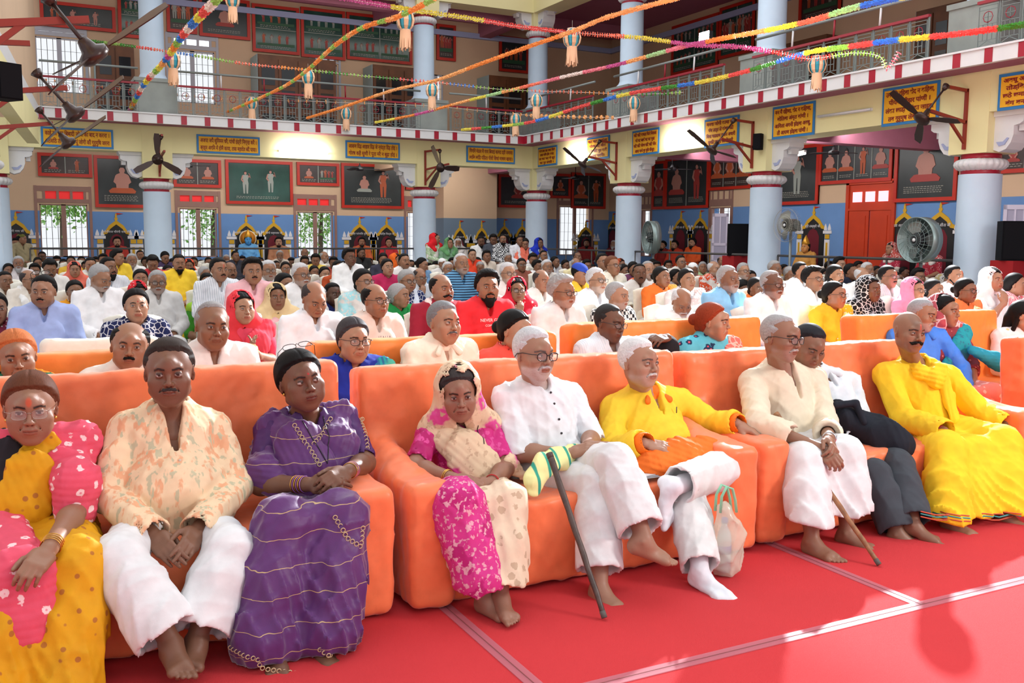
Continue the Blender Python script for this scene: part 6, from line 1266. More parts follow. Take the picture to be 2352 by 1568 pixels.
# ---- woman in pink and beige saree
def p3():
    J = dict(head=Y_(1053, 902, 4.20), neck=Y_(1060, 975, 4.30), pel=Y_(1075, 1150, 4.26), sh=[Y_(988, 995, 4.30), Y_(1133, 990, 4.30)], el=[Y_(952, 1072, 4.16), Y_(1160, 1075, 4.12)],
             wr=[Y_(1040, 1098, 3.92), Y_(1128, 1108, 3.93)], hd=[Y_(1080, 1108, 3.86), Y_(1095, 1122, 3.84)], hn=[(-.1, -.6, .8), (.1, -.7, .7)], hs=(-1, 1), curl=((.4,.45,.5,.5), (.35,.3,.3,.35)), th=(.5, .4), spr=(.06, .1),
             kn=[Y_(1050, 1165, 3.80), Y_(1160, 1155, 3.80)], an=[Y_(1115, 1368, 3.66), Y_(1150, 1365, 3.62)], ft=[(.3, -1, 0), (-.1, -1, 0)], fs=(1, -1))
    root, fr, org, T = person('person in a magenta and beige saree drawn over her head, hands folded in her lap', J, (0.329, 0.159, 0.104), dict(rot=(-17, 8, -4), s=1.06, hair='parted', hc=(.05, .042, .042), o=dict(w=1.0, old=1.0, fat=.2, lips=(.85, .6, .6), neck=.044)), group=FR, sleeves=(.5, .5), s=1.0)
    FRM[0] = fr
    bl = cloth('magenta_blouse', hx('D02A80'), .55, 'patchy', c2=hx('B81E6C'), c3=hx('E0509A')); sa = cloth('beige_magenta_saree', hx('E9CBAA'), .7, 'patchy', c2=hx('DF4F9A'), c3=hx('CFAE90'), sc_=.8); be = cloth('beige_saree', hx('EBD2B6'), .7, 'floral', c2=hx('C9AE92'), sc_=1.1)
    mg = cloth('magenta_print', hx('D8388C'), .7, 'patchy', c2=hx('C02074'), c3=hx('E9A8B8'), sc_=1.6)
    kurta(root, fr, org, J, bl, 'blouse', infl=.010, fat=.01, slv=(.38, .38), collar=False, slit=.05, neck_r=.07, bust=1, seed=51)
    skirt(root, fr, org, J, be, hem=.15, infl=.028, wide=.015, seed=52, pleat=.008)
    K = V3(J['kn'][0]) + (0, -.005, 0); A = V3(J['an'][0]) + (-.02, -.01, .09); f5 = folds(54, .004, 30, (1, 1, .4)); mk('saree_fold', [Cone(fr.at(.02, -.085, .02), K + (-.01, -.01, .01), .125, .128, k=.03), Cone(K + (-.01, -.01, .01), A + (-.02, -.01, 0), .128, .118, k=.03), Cone(A + (0, 0, -.20), A + (0, 0, -.24), .20, .20, k=.002, sub=True)], .0075, mg, root, org, disp=f5)
    veil(root, org, V3(J['head']), rotm(-17, 8, -4), 1.06, fr, sa, 'head_scarf', open_=.080, inflate=.021, back=.010, seed=55)
    swath(root, org, [V3(J['sh'][0]) + (.03, -.05, .02), fr.at(.72, -.06, .15), fr.at(.45, .02, .165), fr.at(.22, .07, .16)], [.075, .10, .10, .09], sa, 'pallu', nrm=(0, -1, .1), th=2.4, seed=56, dirn=(.6, 0, .6))
    swath(root, org, [V3(J['sh'][1]) + (-.03, -.01, .05), V3(J['sh'][1]) + (.03, -.02, -.10), V3(J['el'][1]) + (.03, .0, .02), Y_(1212, 1100, 4.1)], [.05, .05, .045, .02], sa, 'pallu_edge', nrm=(.6, -1, 0), th=2.0, seed=57)
    bangles(root, org, J['wr'][0], J['el'][0], 2, .033, gold, gap=.008, start=.03); bangles(root, org, J['wr'][1], J['el'][1], 2, .033, red_thread, gap=.006)
    chain(root, org, [fr.at(1.0, .035, .07), fr.at(.86, .035, .13), fr.at(.78, .03, .15)], flat('black_beads', (.01, .01, .01), .4))
p3()
# ---- man in white kurta with walking stick
def p4():
    J = dict(head=Y_(1226, 812, 4.24), neck=Y_(1232, 890, 4.33), pel=Y_(1262, 1085, 4.25), sh=[Y_(1163, 915, 4.34), Y_(1308, 912, 4.34)], el=[Y_(1192, 1040, 4.18), Y_(1358, 1005, 4.20)],
             wr=[Y_(1305, 1042, 4.0), Y_(1352, 1022, 3.98)], hd=[Y_(1345, 1030, 3.94), Y_(1385, 1025, 3.90)], hn=[(-.1, -.5, .9), (0, -.5, .9)], hs=(-1, 1), curl=(.35, .4), th=(.3, .3),
             kn=[Y_(1372, 1112, 3.82), Y_(1412, 1062, 3.76)], an=[Y_(1378, 1345, 3.60), Y_(1480, 1235, 3.50)], ft=[(.10, -1, -.05), (.85, -.45, -.32)], fs=(1, 1))
    J['hs'] = (-1, 1)
    root, fr, org, T = person('person in white kurta with black spectacles and white stubble, bare foot crossed over', J, (0.366, 0.189, 0.122), dict(rot=(9, 3, 3), s=1.10, hair='short', hc=(.62, .62, .64), fh='m', fhc=(.55, .5, .5), glasses=dict(rim=.0022, gs=(.0250, .0185)), o=dict(w=.97, old=1.0, lips=(.9, .6, .6), stubble=((.62, .58, .56), .75), brow=(.12, .10, .09), gaze=(.4, -1, 0))), group=FR, sleeves=(.6, .5))
    FRM[0] = fr
    kurta(root, fr, org, J, cloth('white_kurta', (.84, .85, .88), .85, bump=.10), infl=.016, fat=.0, slv=(.5, .5), seed=61, loose=.02, lap=.35, slit=.02, amp=.005)
    trousers(root, fr, org, J, white, infl=.022, flare=.035, cut=(.20, .17), seed=63)
    buttons(root, org, [fr.at(a, .012, .135) for a in (.93, .80, .62, .46)], flat('button_dark', (.03, .03, .035), .3))
    return J, root
p4()
# ---- man in yellow kurta
def p5():
    J = dict(head=Y_(1468, 832, 4.27), neck=Y_(1480, 905, 4.36), pel=Y_(1500, 1085, 4.26), sh=[Y_(1412, 940, 4.36), Y_(1565, 925, 4.38)], el=[Y_(1402, 1040, 4.22), Y_(1640, 975, 4.26)],
             wr=[Y_(1478, 1018, 3.98), Y_(1690, 972, 4.10)], hd=[Y_(1525, 1026, 3.93), Y_(1722, 985, 4.04)], hn=[(0, -.5, .9), (0, -.4, .9)], hs=(-1, 1), curl=((.2, .25, .3, .3), (.2, .25, .3, .35)), th=(.2, .4), spr=(.10, .1),
             kn=[Y_(1575, 1120, 3.80), Y_(1690, 1065, 3.90)], an=[Y_(1610, 1310, 3.48), Y_(1548, 1118, 3.68)], ft=[(.18, -1, -.1), (-.05, -.35, -.9)], fs=(1, -1))
    root, fr, org, T = person('white moustached person in bright yellow kurta, one white-socked foot on the other knee', J, (0.403, 0.207, 0.134), dict(rot=(11, 0, 2), s=1.10, hair='short', hc=(.74, .72, .72), fh='m', fhc=(.7, .68, .66), o=dict(w=1.0, old=.8, fat=.2, lips=(.9, .6, .6), stubble=((.6, .55, .52), .3), brow=(.10, .08, .07), gaze=(.4, -1, .05))), group=FR, legs=False)
    FRM[0] = fr
    ye = cloth('yellow_cotton', hx('FFD238'), .75, bump=.10)
    kurta(root, fr, org, J, ye, infl=.018, fat=.045, slv=(.93, .93), seed=71, loose=.022, lap=.25, slit=.12, amp=.0045)
    trousers(root, fr, org, J, cloth('white_trousers', (.80, .79, .78), .85, bump=.10), infl=.020, flare=.022, cut=(.10, .10), seed=73)
    oc = cloth('orange_collar', hx('FF7A1A'), .7)
    for i in (0, 1):
        W = V3(J['wr'][i]); E = V3(J['el'][i]); d = unit(W - E); mk('cuff', [Cone(W - d * .07, W + d * .008, .060, .056, k=.01), Cone(W - d * .09, W + d * .03, .046, .044, k=.004, sub=True)], .006, oc, root, org)
    mk('collar', [Cone(fr.at(1.0, 0, .0), fr.at(1.055, 0, .01), .094, .078, k=.01), Cone(fr.at(.9, 0, 0), fr.at(1.2, 0, .02), .068, .068, k=.004, sub=True), Cone(fr.at(1.08, 0, .12), fr.at(.9, 0, .13), .03, .02, k=.004, sub=True), Cone(fr.at(1.0, -.03, .075), fr.at(.90, -.07, .115), .018, .02, k=.02, flat=(fr.f, 2)), Cone(fr.at(1.0, .03, .075), fr.at(.90, .07, .115), .018, .02, k=.02, flat=(fr.f, 2))], .006, oc, root, org)
    sk_ = cloth('white_sock', (.80, .81, .86), .9, bump=.15)
    for i in (0, 1):
        K = V3(J['kn'][i]); An = V3(J['an'][i]); fp = foot_prims(An, J['ft'][i], J['fs'][i], size=1.12, up=(None, (.3, -.9, .35))[i])
        for q in fp[-5:]: q.k = .03
        mk('sock', [Cone(An + (K - An) * .35, An, .052, .042, k=.03)] + fp, .0055, sk_, root, org, sm=2, disp=folds(77 + i, .0015, 40))
    buttons(root, org, [], white)
    mb = MB(); pk = flat('pen', (.05, .05, .06), .3); c = fr.at(.72, .075, .150) - org; mb.tube([c, c + V3((0, 0, .035))], .003, pk, 6); mb.build('pen', root)
p5()
# ---- old man in beige kurta holding a stick
def p6():
    J = dict(head=Y_(1793, 775, 4.20), neck=Y_(1790, 850, 4.32), pel=Y_(1815, 1030, 4.25), sh=[Y_(1728, 880, 4.34), Y_(1868, 872, 4.34)], el=[Y_(1742, 975, 4.06), Y_(1898, 985, 4.06)],
             wr=[Y_(1880, 1028, 3.76), Y_(1905, 1008, 3.78)], hd=[Y_(1912, 1056, 3.66), Y_(1922, 1046, 3.64)], hn=[(-.4, -.8, .3), (.3, -.8, .4)], hs=(-1, 1), curl=((.6, .65, .7, .7), (.5, .5, .5, .6)), th=(.6, .6),
             kn=[Y_(1845, 1062, 3.80), Y_(1938, 1045, 3.80)], an=[Y_(1866, 1238, 3.62), Y_(1945, 1220, 3.68)], ft=[(.10, -1, 0), (.45, -1, 0)], fs=(1, -1))
    root, fr, org, T = person('person in beige kurta, white lungi and dark-rimmed glasses, both hands clasped', J, (0.293, 0.140, 0.085), dict(rot=(14, 6, 4), s=1.12, hair='crop', hc=(.40, .38, .38), fh='m', fhc=(.5, .47, .45), glasses=dict(rim=.0020, gs=(.0240, .0175)), o=dict(w=.98, old=1.0, lips=(.85, .6, .6), hairline=.03, stubble=((.5, .45, .42), .3), gaze=(.2, -1, -.1))), group=FR)
    FRM[0] = fr
    kh = cloth('beige_khadi', hx('EBDBC2'), .9, bump=.15)
    kurta(root, fr, org, J, kh, infl=.020, fat=.0, slv=(.72, .72), seed=81, loose=.022, lap=.30, slit=.16, amp=.0045)
    skirt(root, fr, org, J, white, 'lungi', hem=.17, infl=.028, wide=.02, seed=82, foot=.08, amp=.003, pleat=.012)
    bangles(root, org, J['wr'][1], J['el'][1], 1, .034, steel, 'wristwatch', start=.02, th=.006)
p6()
# ---- man in white shirt with the black bundle
def p7():
    J = dict(head=Y_(1858, 795, 4.34), neck=Y_(1872, 862, 4.46), pel=Y_(1965, 1035, 4.28), sh=[Y_(1818, 890, 4.48), Y_(1950, 880, 4.46)], el=[Y_(1880, 990, 4.32), Y_(1985, 985, 4.34)],
             wr=[Y_(1950, 1010, 4.1), Y_(2010, 1020, 4.1)], hd=[Y_(1980, 1020, 4.05), Y_(2030, 1030, 4.05)], hn=[(0, -.5, .9), (0, -.5, .9)], hs=(-1, 1), curl=(.4, .4), th=(.4, .4),
             kn=[Y_(2010, 1090, 3.82), Y_(2062, 1068, 3.82)], an=[Y_(2062, 1222, 3.62), Y_(2098, 1200, 3.58)], ft=[(.55, -.9, 0), (.50, -.9, -.12)], fs=(1, -1))
    root, fr, org, T = person('person in a pale shirt and charcoal trousers looking down, black bundle on his lap', J, (0.256, 0.122, 0.073), dict(rot=(-14, 22, 8), s=1.08, hair='short', hc=(.02, .02, .025), o=dict(w=1.05, fat=.4, lips=(.9, .6, .6), lid=.55, stubble=((.06, .045, .04), .3))), group=FR)
    FRM[0] = fr
    kurta(root, fr, org, J, cloth('pale_blue_shirt', (.74, .79, .84), .85, bump=.10), 'shirt', infl=.014, seed=91, slv=(1, 1), slit=.10)
    shirt_collar(root, fr, org, MATS['pale_blue_shirt'])
    trousers(root, fr, org, J, cloth('charcoal_cloth', (.055, .062, .075), .85), infl=.016, flare=.030, cut=(.10, .10), seed=93)
    bm = cloth('black_bundle_cloth', (.010, .013, .022), .8, bump=.5); b = empty('cloth_bundle', Y_(2010, 1020, 3.95), 0, 'black cloth bundle lying across the lap of the man looking down', 'bundle'); o_ = V3(b.location)
    mk('bag_body', [Cone(Y_(1935, 955, 4.16), Y_(2035, 1010, 3.98), .085, .125, k=.06), Cone(Y_(2035, 1010, 3.98), Y_(2060, 1020, 3.92), .125, .105, k=.05), Cone(Y_(1925, 935, 4.2), Y_(1950, 950, 4.12), .055, .06, k=.03)], .009, bm, b, o_, disp=folds(94, .009, 18))
    mk('bag_strap', [Cone(Y_(1920, 930, 4.12), Y_(1965, 925, 4.08), .022, .02, k=.02), Cone(Y_(1965, 925, 4.08), Y_(1985, 970, 4.02), .02, .02, k=.02)], .007, bm, b, o_)
    mk('bag_corner', [Cone(Y_(2050, 1040, 3.85), Y_(2085, 1025, 3.90), .018, .012, k=.02)], .007, bm, b, o_)
p7()
# ---- man all in yellow
def p8():
    J = dict(head=Y_(2087, 762, 4.25), neck=Y_(2100, 840, 4.33), pel=Y_(2130, 1000, 4.25), sh=[Y_(2035, 862, 4.36), Y_(2178, 866, 4.30)], el=[Y_(2075, 960, 4.18), Y_(2250, 945, 4.14)],
             wr=[Y_(2168, 992, 3.86), Y_(2312, 975, 3.92)], hd=[Y_(2182, 1032, 3.80), Y_(2325, 1010, 3.86)], hn=[(-.5, -.8, .3), (.5, -.8, .2)], hs=(-1, 1), curl=((.45, .5, .55, .6), (.4, .4, .45, .5)), th=(.5, .3),
             kn=[Y_(2172, 1035, 3.80), Y_(2300, 1020, 3.80)], an=[Y_(2185, 1192, 3.60), Y_(2310, 1180, 3.56)], ft=[(.10, -1, 0), (.35, -1, 0)], fs=(1, -1))
    root, fr, org, T = person('person with shaved head and black curled moustache in yellow kurta, scarf and lungi', J, (0.305, 0.146, 0.085), dict(rot=(-14, 4, 4), s=1.08, hair=None, fh='mh', fhc=(.008, .007, .007), o=dict(w=.96, old=.3, jaw=.95, tilak='line', lips=(.85, .6, .6), shave=((.12, .09, .08), .35), stubble=((.08, .05, .045), .25), gaze=(.1, -1, 0), mth=1.1)), group=FR)
    FRM[0] = fr
    ye = cloth('yellow_khadi', hx('FFCE2A'), .8, bump=.12)
    kurta(root, fr, org, J, ye, infl=.020, fat=.0, slv=(1, 1), seed=101, loose=.024, lap=.30, slit=.10, amp=.004)
    skirt(root, fr, org, J, ye, 'lungi', hem=.055, infl=.035, wide=.035, seed=102, pleat=.018, amp=.004, foot=.0)
    swath(root, org, [fr.at(1.02, -.075, .03), fr.at(.93, -.06, .10), fr.at(.80, .0, .15), fr.at(.90, .07, .12), fr.at(1.02, .075, .03)], [.045, .05, .055, .05, .045], ye, 'neck_scarf', nrm=(0, -1, .2), th=1.3, seed=103, dirn=(.3, 0, 1), pleat=.008)
    swath(root, org, [fr.at(.82, .05, .15), fr.at(.5, .06, .16), fr.at(.22, .05, .19)], [.055, .045, .04], ye, 'scarf_end', nrm=(0, -1, 0), th=2, seed=104, dirn=(1, 0, 0), pleat=.008)
    rb = flat('hem_stripe', (.62, .10, .05), .7); tb = flat('hem_stripe_teal', (.05, .35, .35), .7)
    mb = MB()
    for dz, mm in ((.0, rb), (.020, tb), (.036, rb)):
        for xs in ((2115, 2150, 2190, 2228), (2262, 2295, 2325)):
            pts = snap(root, org, fr, dense([Y_(x, 1186 - dz * 330 + (8 if 2140 < x < 2300 else 0), 3.5) for x in xs], 8), .001, (0, -1, 0)); mb.tube([p - org for p in pts], .004, mm, 6)
    mb.build('hem_border', root)
    bangles(root, org, J['wr'][0], J['el'][0], 2, .034, red_thread, 'wrist_thread')
p8()
# ---- sticks, towel, scarf, paper, carrier bag
def stick(a, b, r, label, m, crook=False):
    mb = MB(); a = Vector(a); b = Vector(b); n = 14; pts = [a + (b - a) * (i / n) + Vector((math.sin(i * 1.7) * .0012, 0, math.cos(i * 2.1) * .0012)) for i in range(n + 1)]
    o = empty('walking_stick', b, 0, label, 'walking stick'); mb.tube([p - b for p in pts], [r * (1.15 - .25 * i / n) * (1 + .06 * math.sin(i * 2.3)) for i in range(n + 1)], m, 10); mb.build('shaft', o)
    mb = MB(); mb.tube([pts[-1] - b + Vector((0, 0, .0)), pts[-1] - b + (a - b).normalized() * .03], r * .98, flat('rubber', (.12, .11, .10), .8), 10); mb.build('ferrule', o)
    mb = MB(); mb.tube([a - b - (b - a).normalized() * .004, a - b + (b - a).normalized() * .02], r * 1.22, m, 10); mb.build('knob', o)
stick(atY(1262, 1042, 3.80), atZ(1389, 1418, .012), .0135, 'dark walking stick leaning against the white pyjama of the spectacled man', flat('dark_stick', (.085, .055, .045), .45, var=.3, vscale=30))
stick(atY(1783, 950, 4.03), atZ(2020, 1296, .012), .014, 'light brown wooden walking stick under the clasped hands of the man in beige kurta', flat('brown_stick', (.30, .135, .06), .55, var=.35, vscale=22))
def towel():
    m = cloth('pale_yellow_towel', hx('F4EFA8'), .9, 'stripe', c2=hx('3FA58C'), sc_=.35, bump=.5); P = [Y_(1330, 1030, 4.02), Y_(1285, 1052, 3.98), Y_(1250, 1065, 3.92), Y_(1228, 1100, 3.88), Y_(1222, 1128, 3.86)]; o = V3(P[1])
    ob = swath(None, o, P, [.035, .06, .055, .05, .035], m, 'towel', nrm=(0, -.7, .7), th=2.2, seed=111, pleat=.002, pf=60.); ob.location = Vector(o); tag(ob, 'pale yellow towel with a green stripe on the lap of the man in white', 'towel')
towel()
def oscarf():
    m = cloth('orange_scarf', hx('F7772A'), .85, bump=.5); P = [Y_(1462, 1072, 3.96), Y_(1510, 1058, 3.92), Y_(1570, 1040, 3.92), Y_(1630, 1035, 3.96), Y_(1665, 1030, 4.0)]; o = V3(P[1])
    ob = swath(None, o, P, [.05, .085, .095, .09, .06], m, 'scarf', nrm=(0, -.6, .8), th=1.8, seed=112, pleat=.010, dirn=(.4, 0, 1)); ob.location = Vector(o); tag(ob, 'crumpled orange scarf spread over the lap of the man in yellow kurta', 'scarf')
oscarf()
def paper():
    mb = MB(); m = flat('paper', (.75, .75, .78), .8); c = atY(1465, 1103, 3.92)
    for i in range(3): mb.box((0, 0, i * .006), (.20, .14, .003), m, Matrix.Rotation(.1 * i, 3, 'Z'))
    mb.build('newspaper', None, Vector((c.x, c.y, .452)), label='folded newspaper on the orange sofa seat beside the man in yellow kurta', cat='newspaper')
paper()
def carrier():
    base = atZ(1655, 1330, 0); o = empty('carrier_bag', (base.x + .05, base.y + .03, 0.0), 0, 'translucent green-handled plastic carrier bag standing on the carpet before the sofa', 'bag')
    m, nt, b = newmat('thin_plastic'); b.inputs['Base Color'].default_value = (.86, .90, .74, 1); b.inputs['Alpha'].default_value = .48; b.inputs['Roughness'].default_value = .18
    m2, nt, b = newmat('green_plastic'); b.inputs['Base Color'].default_value = (.30, .75, .50, 1); b.inputs['Alpha'].default_value = .75; b.inputs['Roughness'].default_value = .25
    org = V3((0, 0, 0)); f = folds(121, .010, 26)
    v, fa = mesher([Ell((0, 0, .14), (.105, .075, .15), k=.05), Cone((0, 0, .2), (-.01, 0, .33), .075, .045, k=.06)], .008, disp=lambda P, D: np.maximum(f(P, D), .004 - P[2])); link('bag_film', np_mesh('bag_film', v, fa, m), o)
    mb = MB()
    for s_ in (-1, 1): mb.tube([(-.055 * 1, s_ * .02, .33), (-.05, s_ * .02, .41), (-.02, s_ * .02, .455), (.015, s_ * .02, .44), (.035, s_ * .02, .38), (.045, s_ * .02, .32)], .007, m2, 6)
    mb.build('handle', o)
    bt = empty('water_bottle', (base.x + .04, base.y + .03, .02), 0, 'clear plastic water bottle inside the translucent carrier bag', 'bottle'); mb = MB(); g = flat('bottle_plastic', (.55, .58, .62), .12); mb.lathe([(.02, 0), (.034, .005), (.036, .03), (.034, .05), (.036, .07), (.034, .09), (.036, .16), (.03, .2), (.014, .235), (.013, .25)], g, n=20); mb.build('bottle_body', bt)
    mb = MB(); mb.lathe([(.015, .25), (.016, .252), (.016, .272), (.012, .275)], flat('purple_cap', (.15, .08, .4), .4), n=16); mb.build('bottle_cap', bt)
    mb = MB(); mb.lathe([(.0365, .10), (.0365, .14)], flat('purple_label', (.16, .10, .42), .5), n=20); mb.build('bottle_label', bt)
carrier()
# ================================================================ people seated behind: template pose
def Jseat(hc, s=1.08, ty=0.0, arms=None, seatz=None, lean=0.0, rest=None):
    """joints of a seated figure whose head centre is hc; ty = torso yaw in degrees"""
    R = rotm(ty); hl = V3((0, -.02 - lean, 1.13)); k = s; base = V3(hc) - R @ (hl * k); base[2] = V3(hc)[2] - 1.13 * k
    W = lambda x, y, z: base + R @ (V3((x, y, z)) * k)
    J = dict(head=V3(hc), neck=W(0, .03 - lean * .8, 1.005), pel=W(0, 0, .50), sh=[W(-.175, .03 - lean * .8, .955), W(.175, .03 - lean * .8, .955)], el=[W(-.235, -.05, .70), W(.235, -.05, .70)], wr=[W(-.10, -.28, .61), W(.10, -.28, .61)],
             hd=[W(-.04, -.33, .60), W(.04, -.34, .60)], hn=[R @ V3((-.2, -.4, 1)), R @ V3((.2, -.4, 1))], hs=(-1, 1), curl=(.4, .4), th=(.4, .4), kn=[W(-.12, -.46, .53), W(.12, -.46, .53)], an=[W(-.12, -.48, .10), W(.12, -.48, .10)], ft=[R @ V3((0, -1, 0)), R @ V3((0, -1, 0))], fs=(1, -1))
    if arms: 
        for k_, v in arms.items(): J[k_] = [W(*q) if q is not None else None for q in v]
    if hc[2] > .5:
        for i in (0, 1): J['an'][i][2] = max(J['an'][i][2], .09)
    return J
def hpos(x, ytop, h, D=None): return V3(atD(x, ytop + h * .52, D or .27 * 2196 / h))
SR = 'people seated on the second row of sofas'
def semi(label, x, y, h, rot, skin, hair, hc, o, cl, fh=None, fhc=None, gl=None, slv=(1, 1), ty=None, scarf=None, group=None, fat=0, name='shirt', collar=True, slit=.12, pants=None, D=5.5, lean=0, s=1.08, arms=None, pallu=None, bust=0, hs=1.10, low=True, legs=False, infl=.014, hands=True, seed=None, hm=None, neck_r=.056):
    seed = seed or int(x * 3 + y) % 900; hcen = V3(atY(x, y + h * .52, D)); rot = (rot[0] - math.degrees(math.atan2(hcen[0], hcen[1])), rot[1], rot[2]); J = Jseat(hcen, s, rot[0] * .35 if ty is None else ty - math.degrees(math.atan2(hcen[0], hcen[1])), arms, lean=lean)
    root, fr, org, T = person(label, J, skin, dict(rot=rot, s=hs, hair=hair, hc=hc, fh=fh, fhc=fhc or hc, glasses=gl, o=o), group=group, sleeves=slv, s=s, legs=legs, hh=.0045, ha=.0072)
    kurta(root, fr, org, J, cl, name, infl=infl, fat=fat, slv=slv, collar=collar, slit=slit, seed=seed, h=.012, bust=bust, lap=.3, neck_r=neck_r)
    if name == 'shirt' and not bust: shirt_collar(root, fr, org, cl)
    if low: skirt(root, fr, org, J, pants or cl, 'trousers' if not bust else 'saree_skirt', hem=.08, seed=seed + 1, h=.018, fill=bool(bust), pleat=.006)
    if scarf is not None: veil(root, org, hcen, rotm(*rot), hs, fr, scarf, open_=.082, inflate=.016, back=.012, seed=seed + 2, h=.008)
    if pallu is not None:
        swath(root, org, [fr.at(1.0, .085, -.02), V3(J['sh'][1]) + fr.f * .05, fr.at(.70, .09, .14), fr.at(.42, .02, .155), fr.at(.15, -.06, .15)], [.06, .08, .095, .10, .09], pallu, 'pallu', nrm=list([fr.u * .5 + fr.f] + [fr.f] * 4), th=2.6, seed=seed + 3, h=.010, dirn=fr.t)
        swath(root, org, [fr.at(1.0, .085, -.02), V3(J['sh'][1]) + V3((0, 0, .02)), V3(J['sh'][1]) - fr.f * .08 - fr.u * .15], [.06, .08, .07], pallu, 'pallu_back', nrm=fr.u, th=2.2, seed=seed + 4, h=.012)
    return root, fr, org, T, J
SK = [None, (.41, .215, .130), (.32, .152, .085), (.24, .108, .058), (.155, .067, .036), (.10, .045, .027)]
BK = (.007, .006, .006); GY = (.38, .37, .37); WH = (.62, .61, .62); BR = (.09, .045, .025)
cw = lambda n, c, **k: cloth(n, hx(c), .8, **k)
semi('person with henna-orange hair and green sleeve, just above the pink shawl woman', 38, 766, 100, (4, 6, -4), SK[2], 'parted', (.55, .16, .05), dict(old=1.0, w=1.0, neck=.046, lips=(.8, .6, .6)), cw('green_blouse', '0E6A48'), slv=(.5, .5), group=SR, collar=False, slit=.05, neck_r=.07, bust=1, pallu=cw('orange_pallu', 'F08A20', kind='patchy', c2=hx('F2A83A')))
semi('balding person with thick black moustache in cream kurta, left of the patterned kurta man', 298, 740, 106, (0, 0, 6), SK[2], 'rim', BK, dict(w=1.04, fat=.5, lips=(.85, .6, .6), mth=1.25), cw('cream_kurta', 'F3E8DC'), name='kurta', fh='m', group=SR, lean=.05)
semi('bald old person in white kurta between the patterned kurta man and the coral scarf woman', 488, 694, 104, (14, 4, 5), SK[3], 'crop', (.30, .28, .28), dict(w=1.0, old=1.0, lips=(.8, .6, .6), hairline=.05), cw('white_kurta_old', 'F0E9E4'), name='kurta', group=SR)
semi('person in blue blouse and teal saree with black spectacles, behind the purple saree', 812, 730, 98, (22, 2, 2), SK[1], 'parted', (.05, .045, .05), dict(w=.97, old=.8, neck=.046, lips=(.9, .6, .6)), cw('royal_blue_blouse', '1C2F9A'), gl=dict(rim=.0018, gs=(.0245, .0165)), slv=(.5, .5), group=SR, collar=False, slit=.06, neck_r=.075, bust=1, pallu=cw('teal_saree', '2AA5A8', kind='wavy', c2=hx('2C6E9A'), c3=hx('4FB8A0'), sc_=.8), pants=cw('teal_saree', '2AA5A8'), lean=.02)
semi('person with grey hair and moustache in cream shirt behind the magenta saree woman', 1020, 695, 88, (34, 0, 3), SK[1], 'short', (.22, .22, .23), dict(w=1.0, old=.7, tilak='line', lips=(.9, .6, .6), gaze=(.3, -1, 0)), cw('cream_shirt', 'FBF1DC'), fh='m', fhc=(.12, .11, .11), group=SR, fat=.02)
semi('person in coral blouse peeping between two sofas beside the white haired man', 1184, 716, 84, (52, 6, 4), SK[1], 'bun', BK, dict(w=1.0, neck=.046, tilak='line', lips=(.95, .4, .4)), cw('coral_blouse', 'F0584A'), slv=(.5, .5), group=SR, collar=False, slit=.04, neck_r=.07, bust=1, pallu=cw('coral_pallu', 'E8452C'))
# man resting his elbow on a raised knee
def p12():
    x, y, h = 1400, 700, 80; hcen = V3(atY(x, y + h * .52, 5.5)); J = Jseat(hcen, 1.05, 8, lean=-.04); yk = J['pel'][1]
    J['kn'][1] = Y_(1528, 800, yk - .22); J['an'][1] = Y_(1545, 905, yk - .30); J['el'][1] = Y_(1490, 790, yk - .10); J['wr'][1] = Y_(1532, 775, yk - .30); J['hd'][1] = Y_(1505, 778, yk - .36)
    root, fr, org, T = person('person in pale blue-white shirt resting his arm on a raised black-trousered knee', J, SK[4], dict(rot=(16, 8, 4), s=1.06, hair='crop', hc=(.03, .028, .028), glasses=dict(rim=.0019, gs=(.0235, .0155)), o=dict(w=.97, lips=(.9, .6, .6), stubble=((.10, .08, .07), .5), hairline=.015)), group=SR, sleeves=(1, .6), s=1.05, legs=False, hh=.0045, ha=.0072)
    kurta(root, fr, org, J, cw('pale_shirt', 'E6EEF4', kind='stripe', c2=hx('D2DDE8'), sc_=2), 'shirt', infl=.016, slv=(1, .62), seed=201, h=.009, slit=.16, w=.03)
    trousers(root, fr, org, J, cw('black_trousers', '17171C'), infl=.02, seed=202, h=.011)
p12()
semi('person with henna-red hair in a turquoise flowered dress and coral scarf, turned right', 1638, 697, 80, (72, 4, 0), SK[1], 'bun', (.30, .045, .015), dict(w=1.0, old=.8, fat=.4, neck=.05, lips=(.9, .6, .6)), cw('turquoise_flowers', '5FC0D4', kind='floral', c2=hx('1F3A5A'), c3=hx('E85A6A'), sc_=.9), slv=(.7, .7), group=SR, collar=False, slit=0, neck_r=.06, bust=1, pallu=cw('coral_net', 'F07468', kind='lines', c2=hx('F0C0B0')), ty=38)
semi('grey haired bearded person in bright blue shirt behind the man in yellow', 2118, 686, 72, (62, 8, 8), SK[2], 'short', (.34, .34, .36), dict(w=1.0, old=.8, stubble=((.45, .43, .42), .7), lips=(.8, .6, .6)), cw('bright_blue_shirt', '4A8CF0'), group=SR, legs=True, pants=cw('dark_trousers', '1C2230'), ty=30, slit=.06, arms=dict(wr=[(-.10, -.28, .61), (.22, -.30, .58)], el=[(-.235, -.05, .70), (.32, -.08, .72)]))
semi('person in maroon patterned scarf and teal shawl beside the blue shirt man', 2170, 680, 66, (64, 2, 0), SK[2], 'parted', BK, dict(w=1.0, neck=.046), cw('maroon_dress', '8C3A44', kind='dots', c2=hx('C98080')), slv=(.7, .7), group=SR, collar=False, slit=0, bust=1, legs=True, pants=cw('coral_skirt', 'D8847A', kind='floral', c2=hx('F0C0B8')), scarf=cw('maroon_scarf', 'B0505A', kind='lines', c2=hx('E8C8C8')), pallu=cw('teal_shawl', '1F9AA8', kind='patchy', c2=hx('2A7A94')), ty=35)
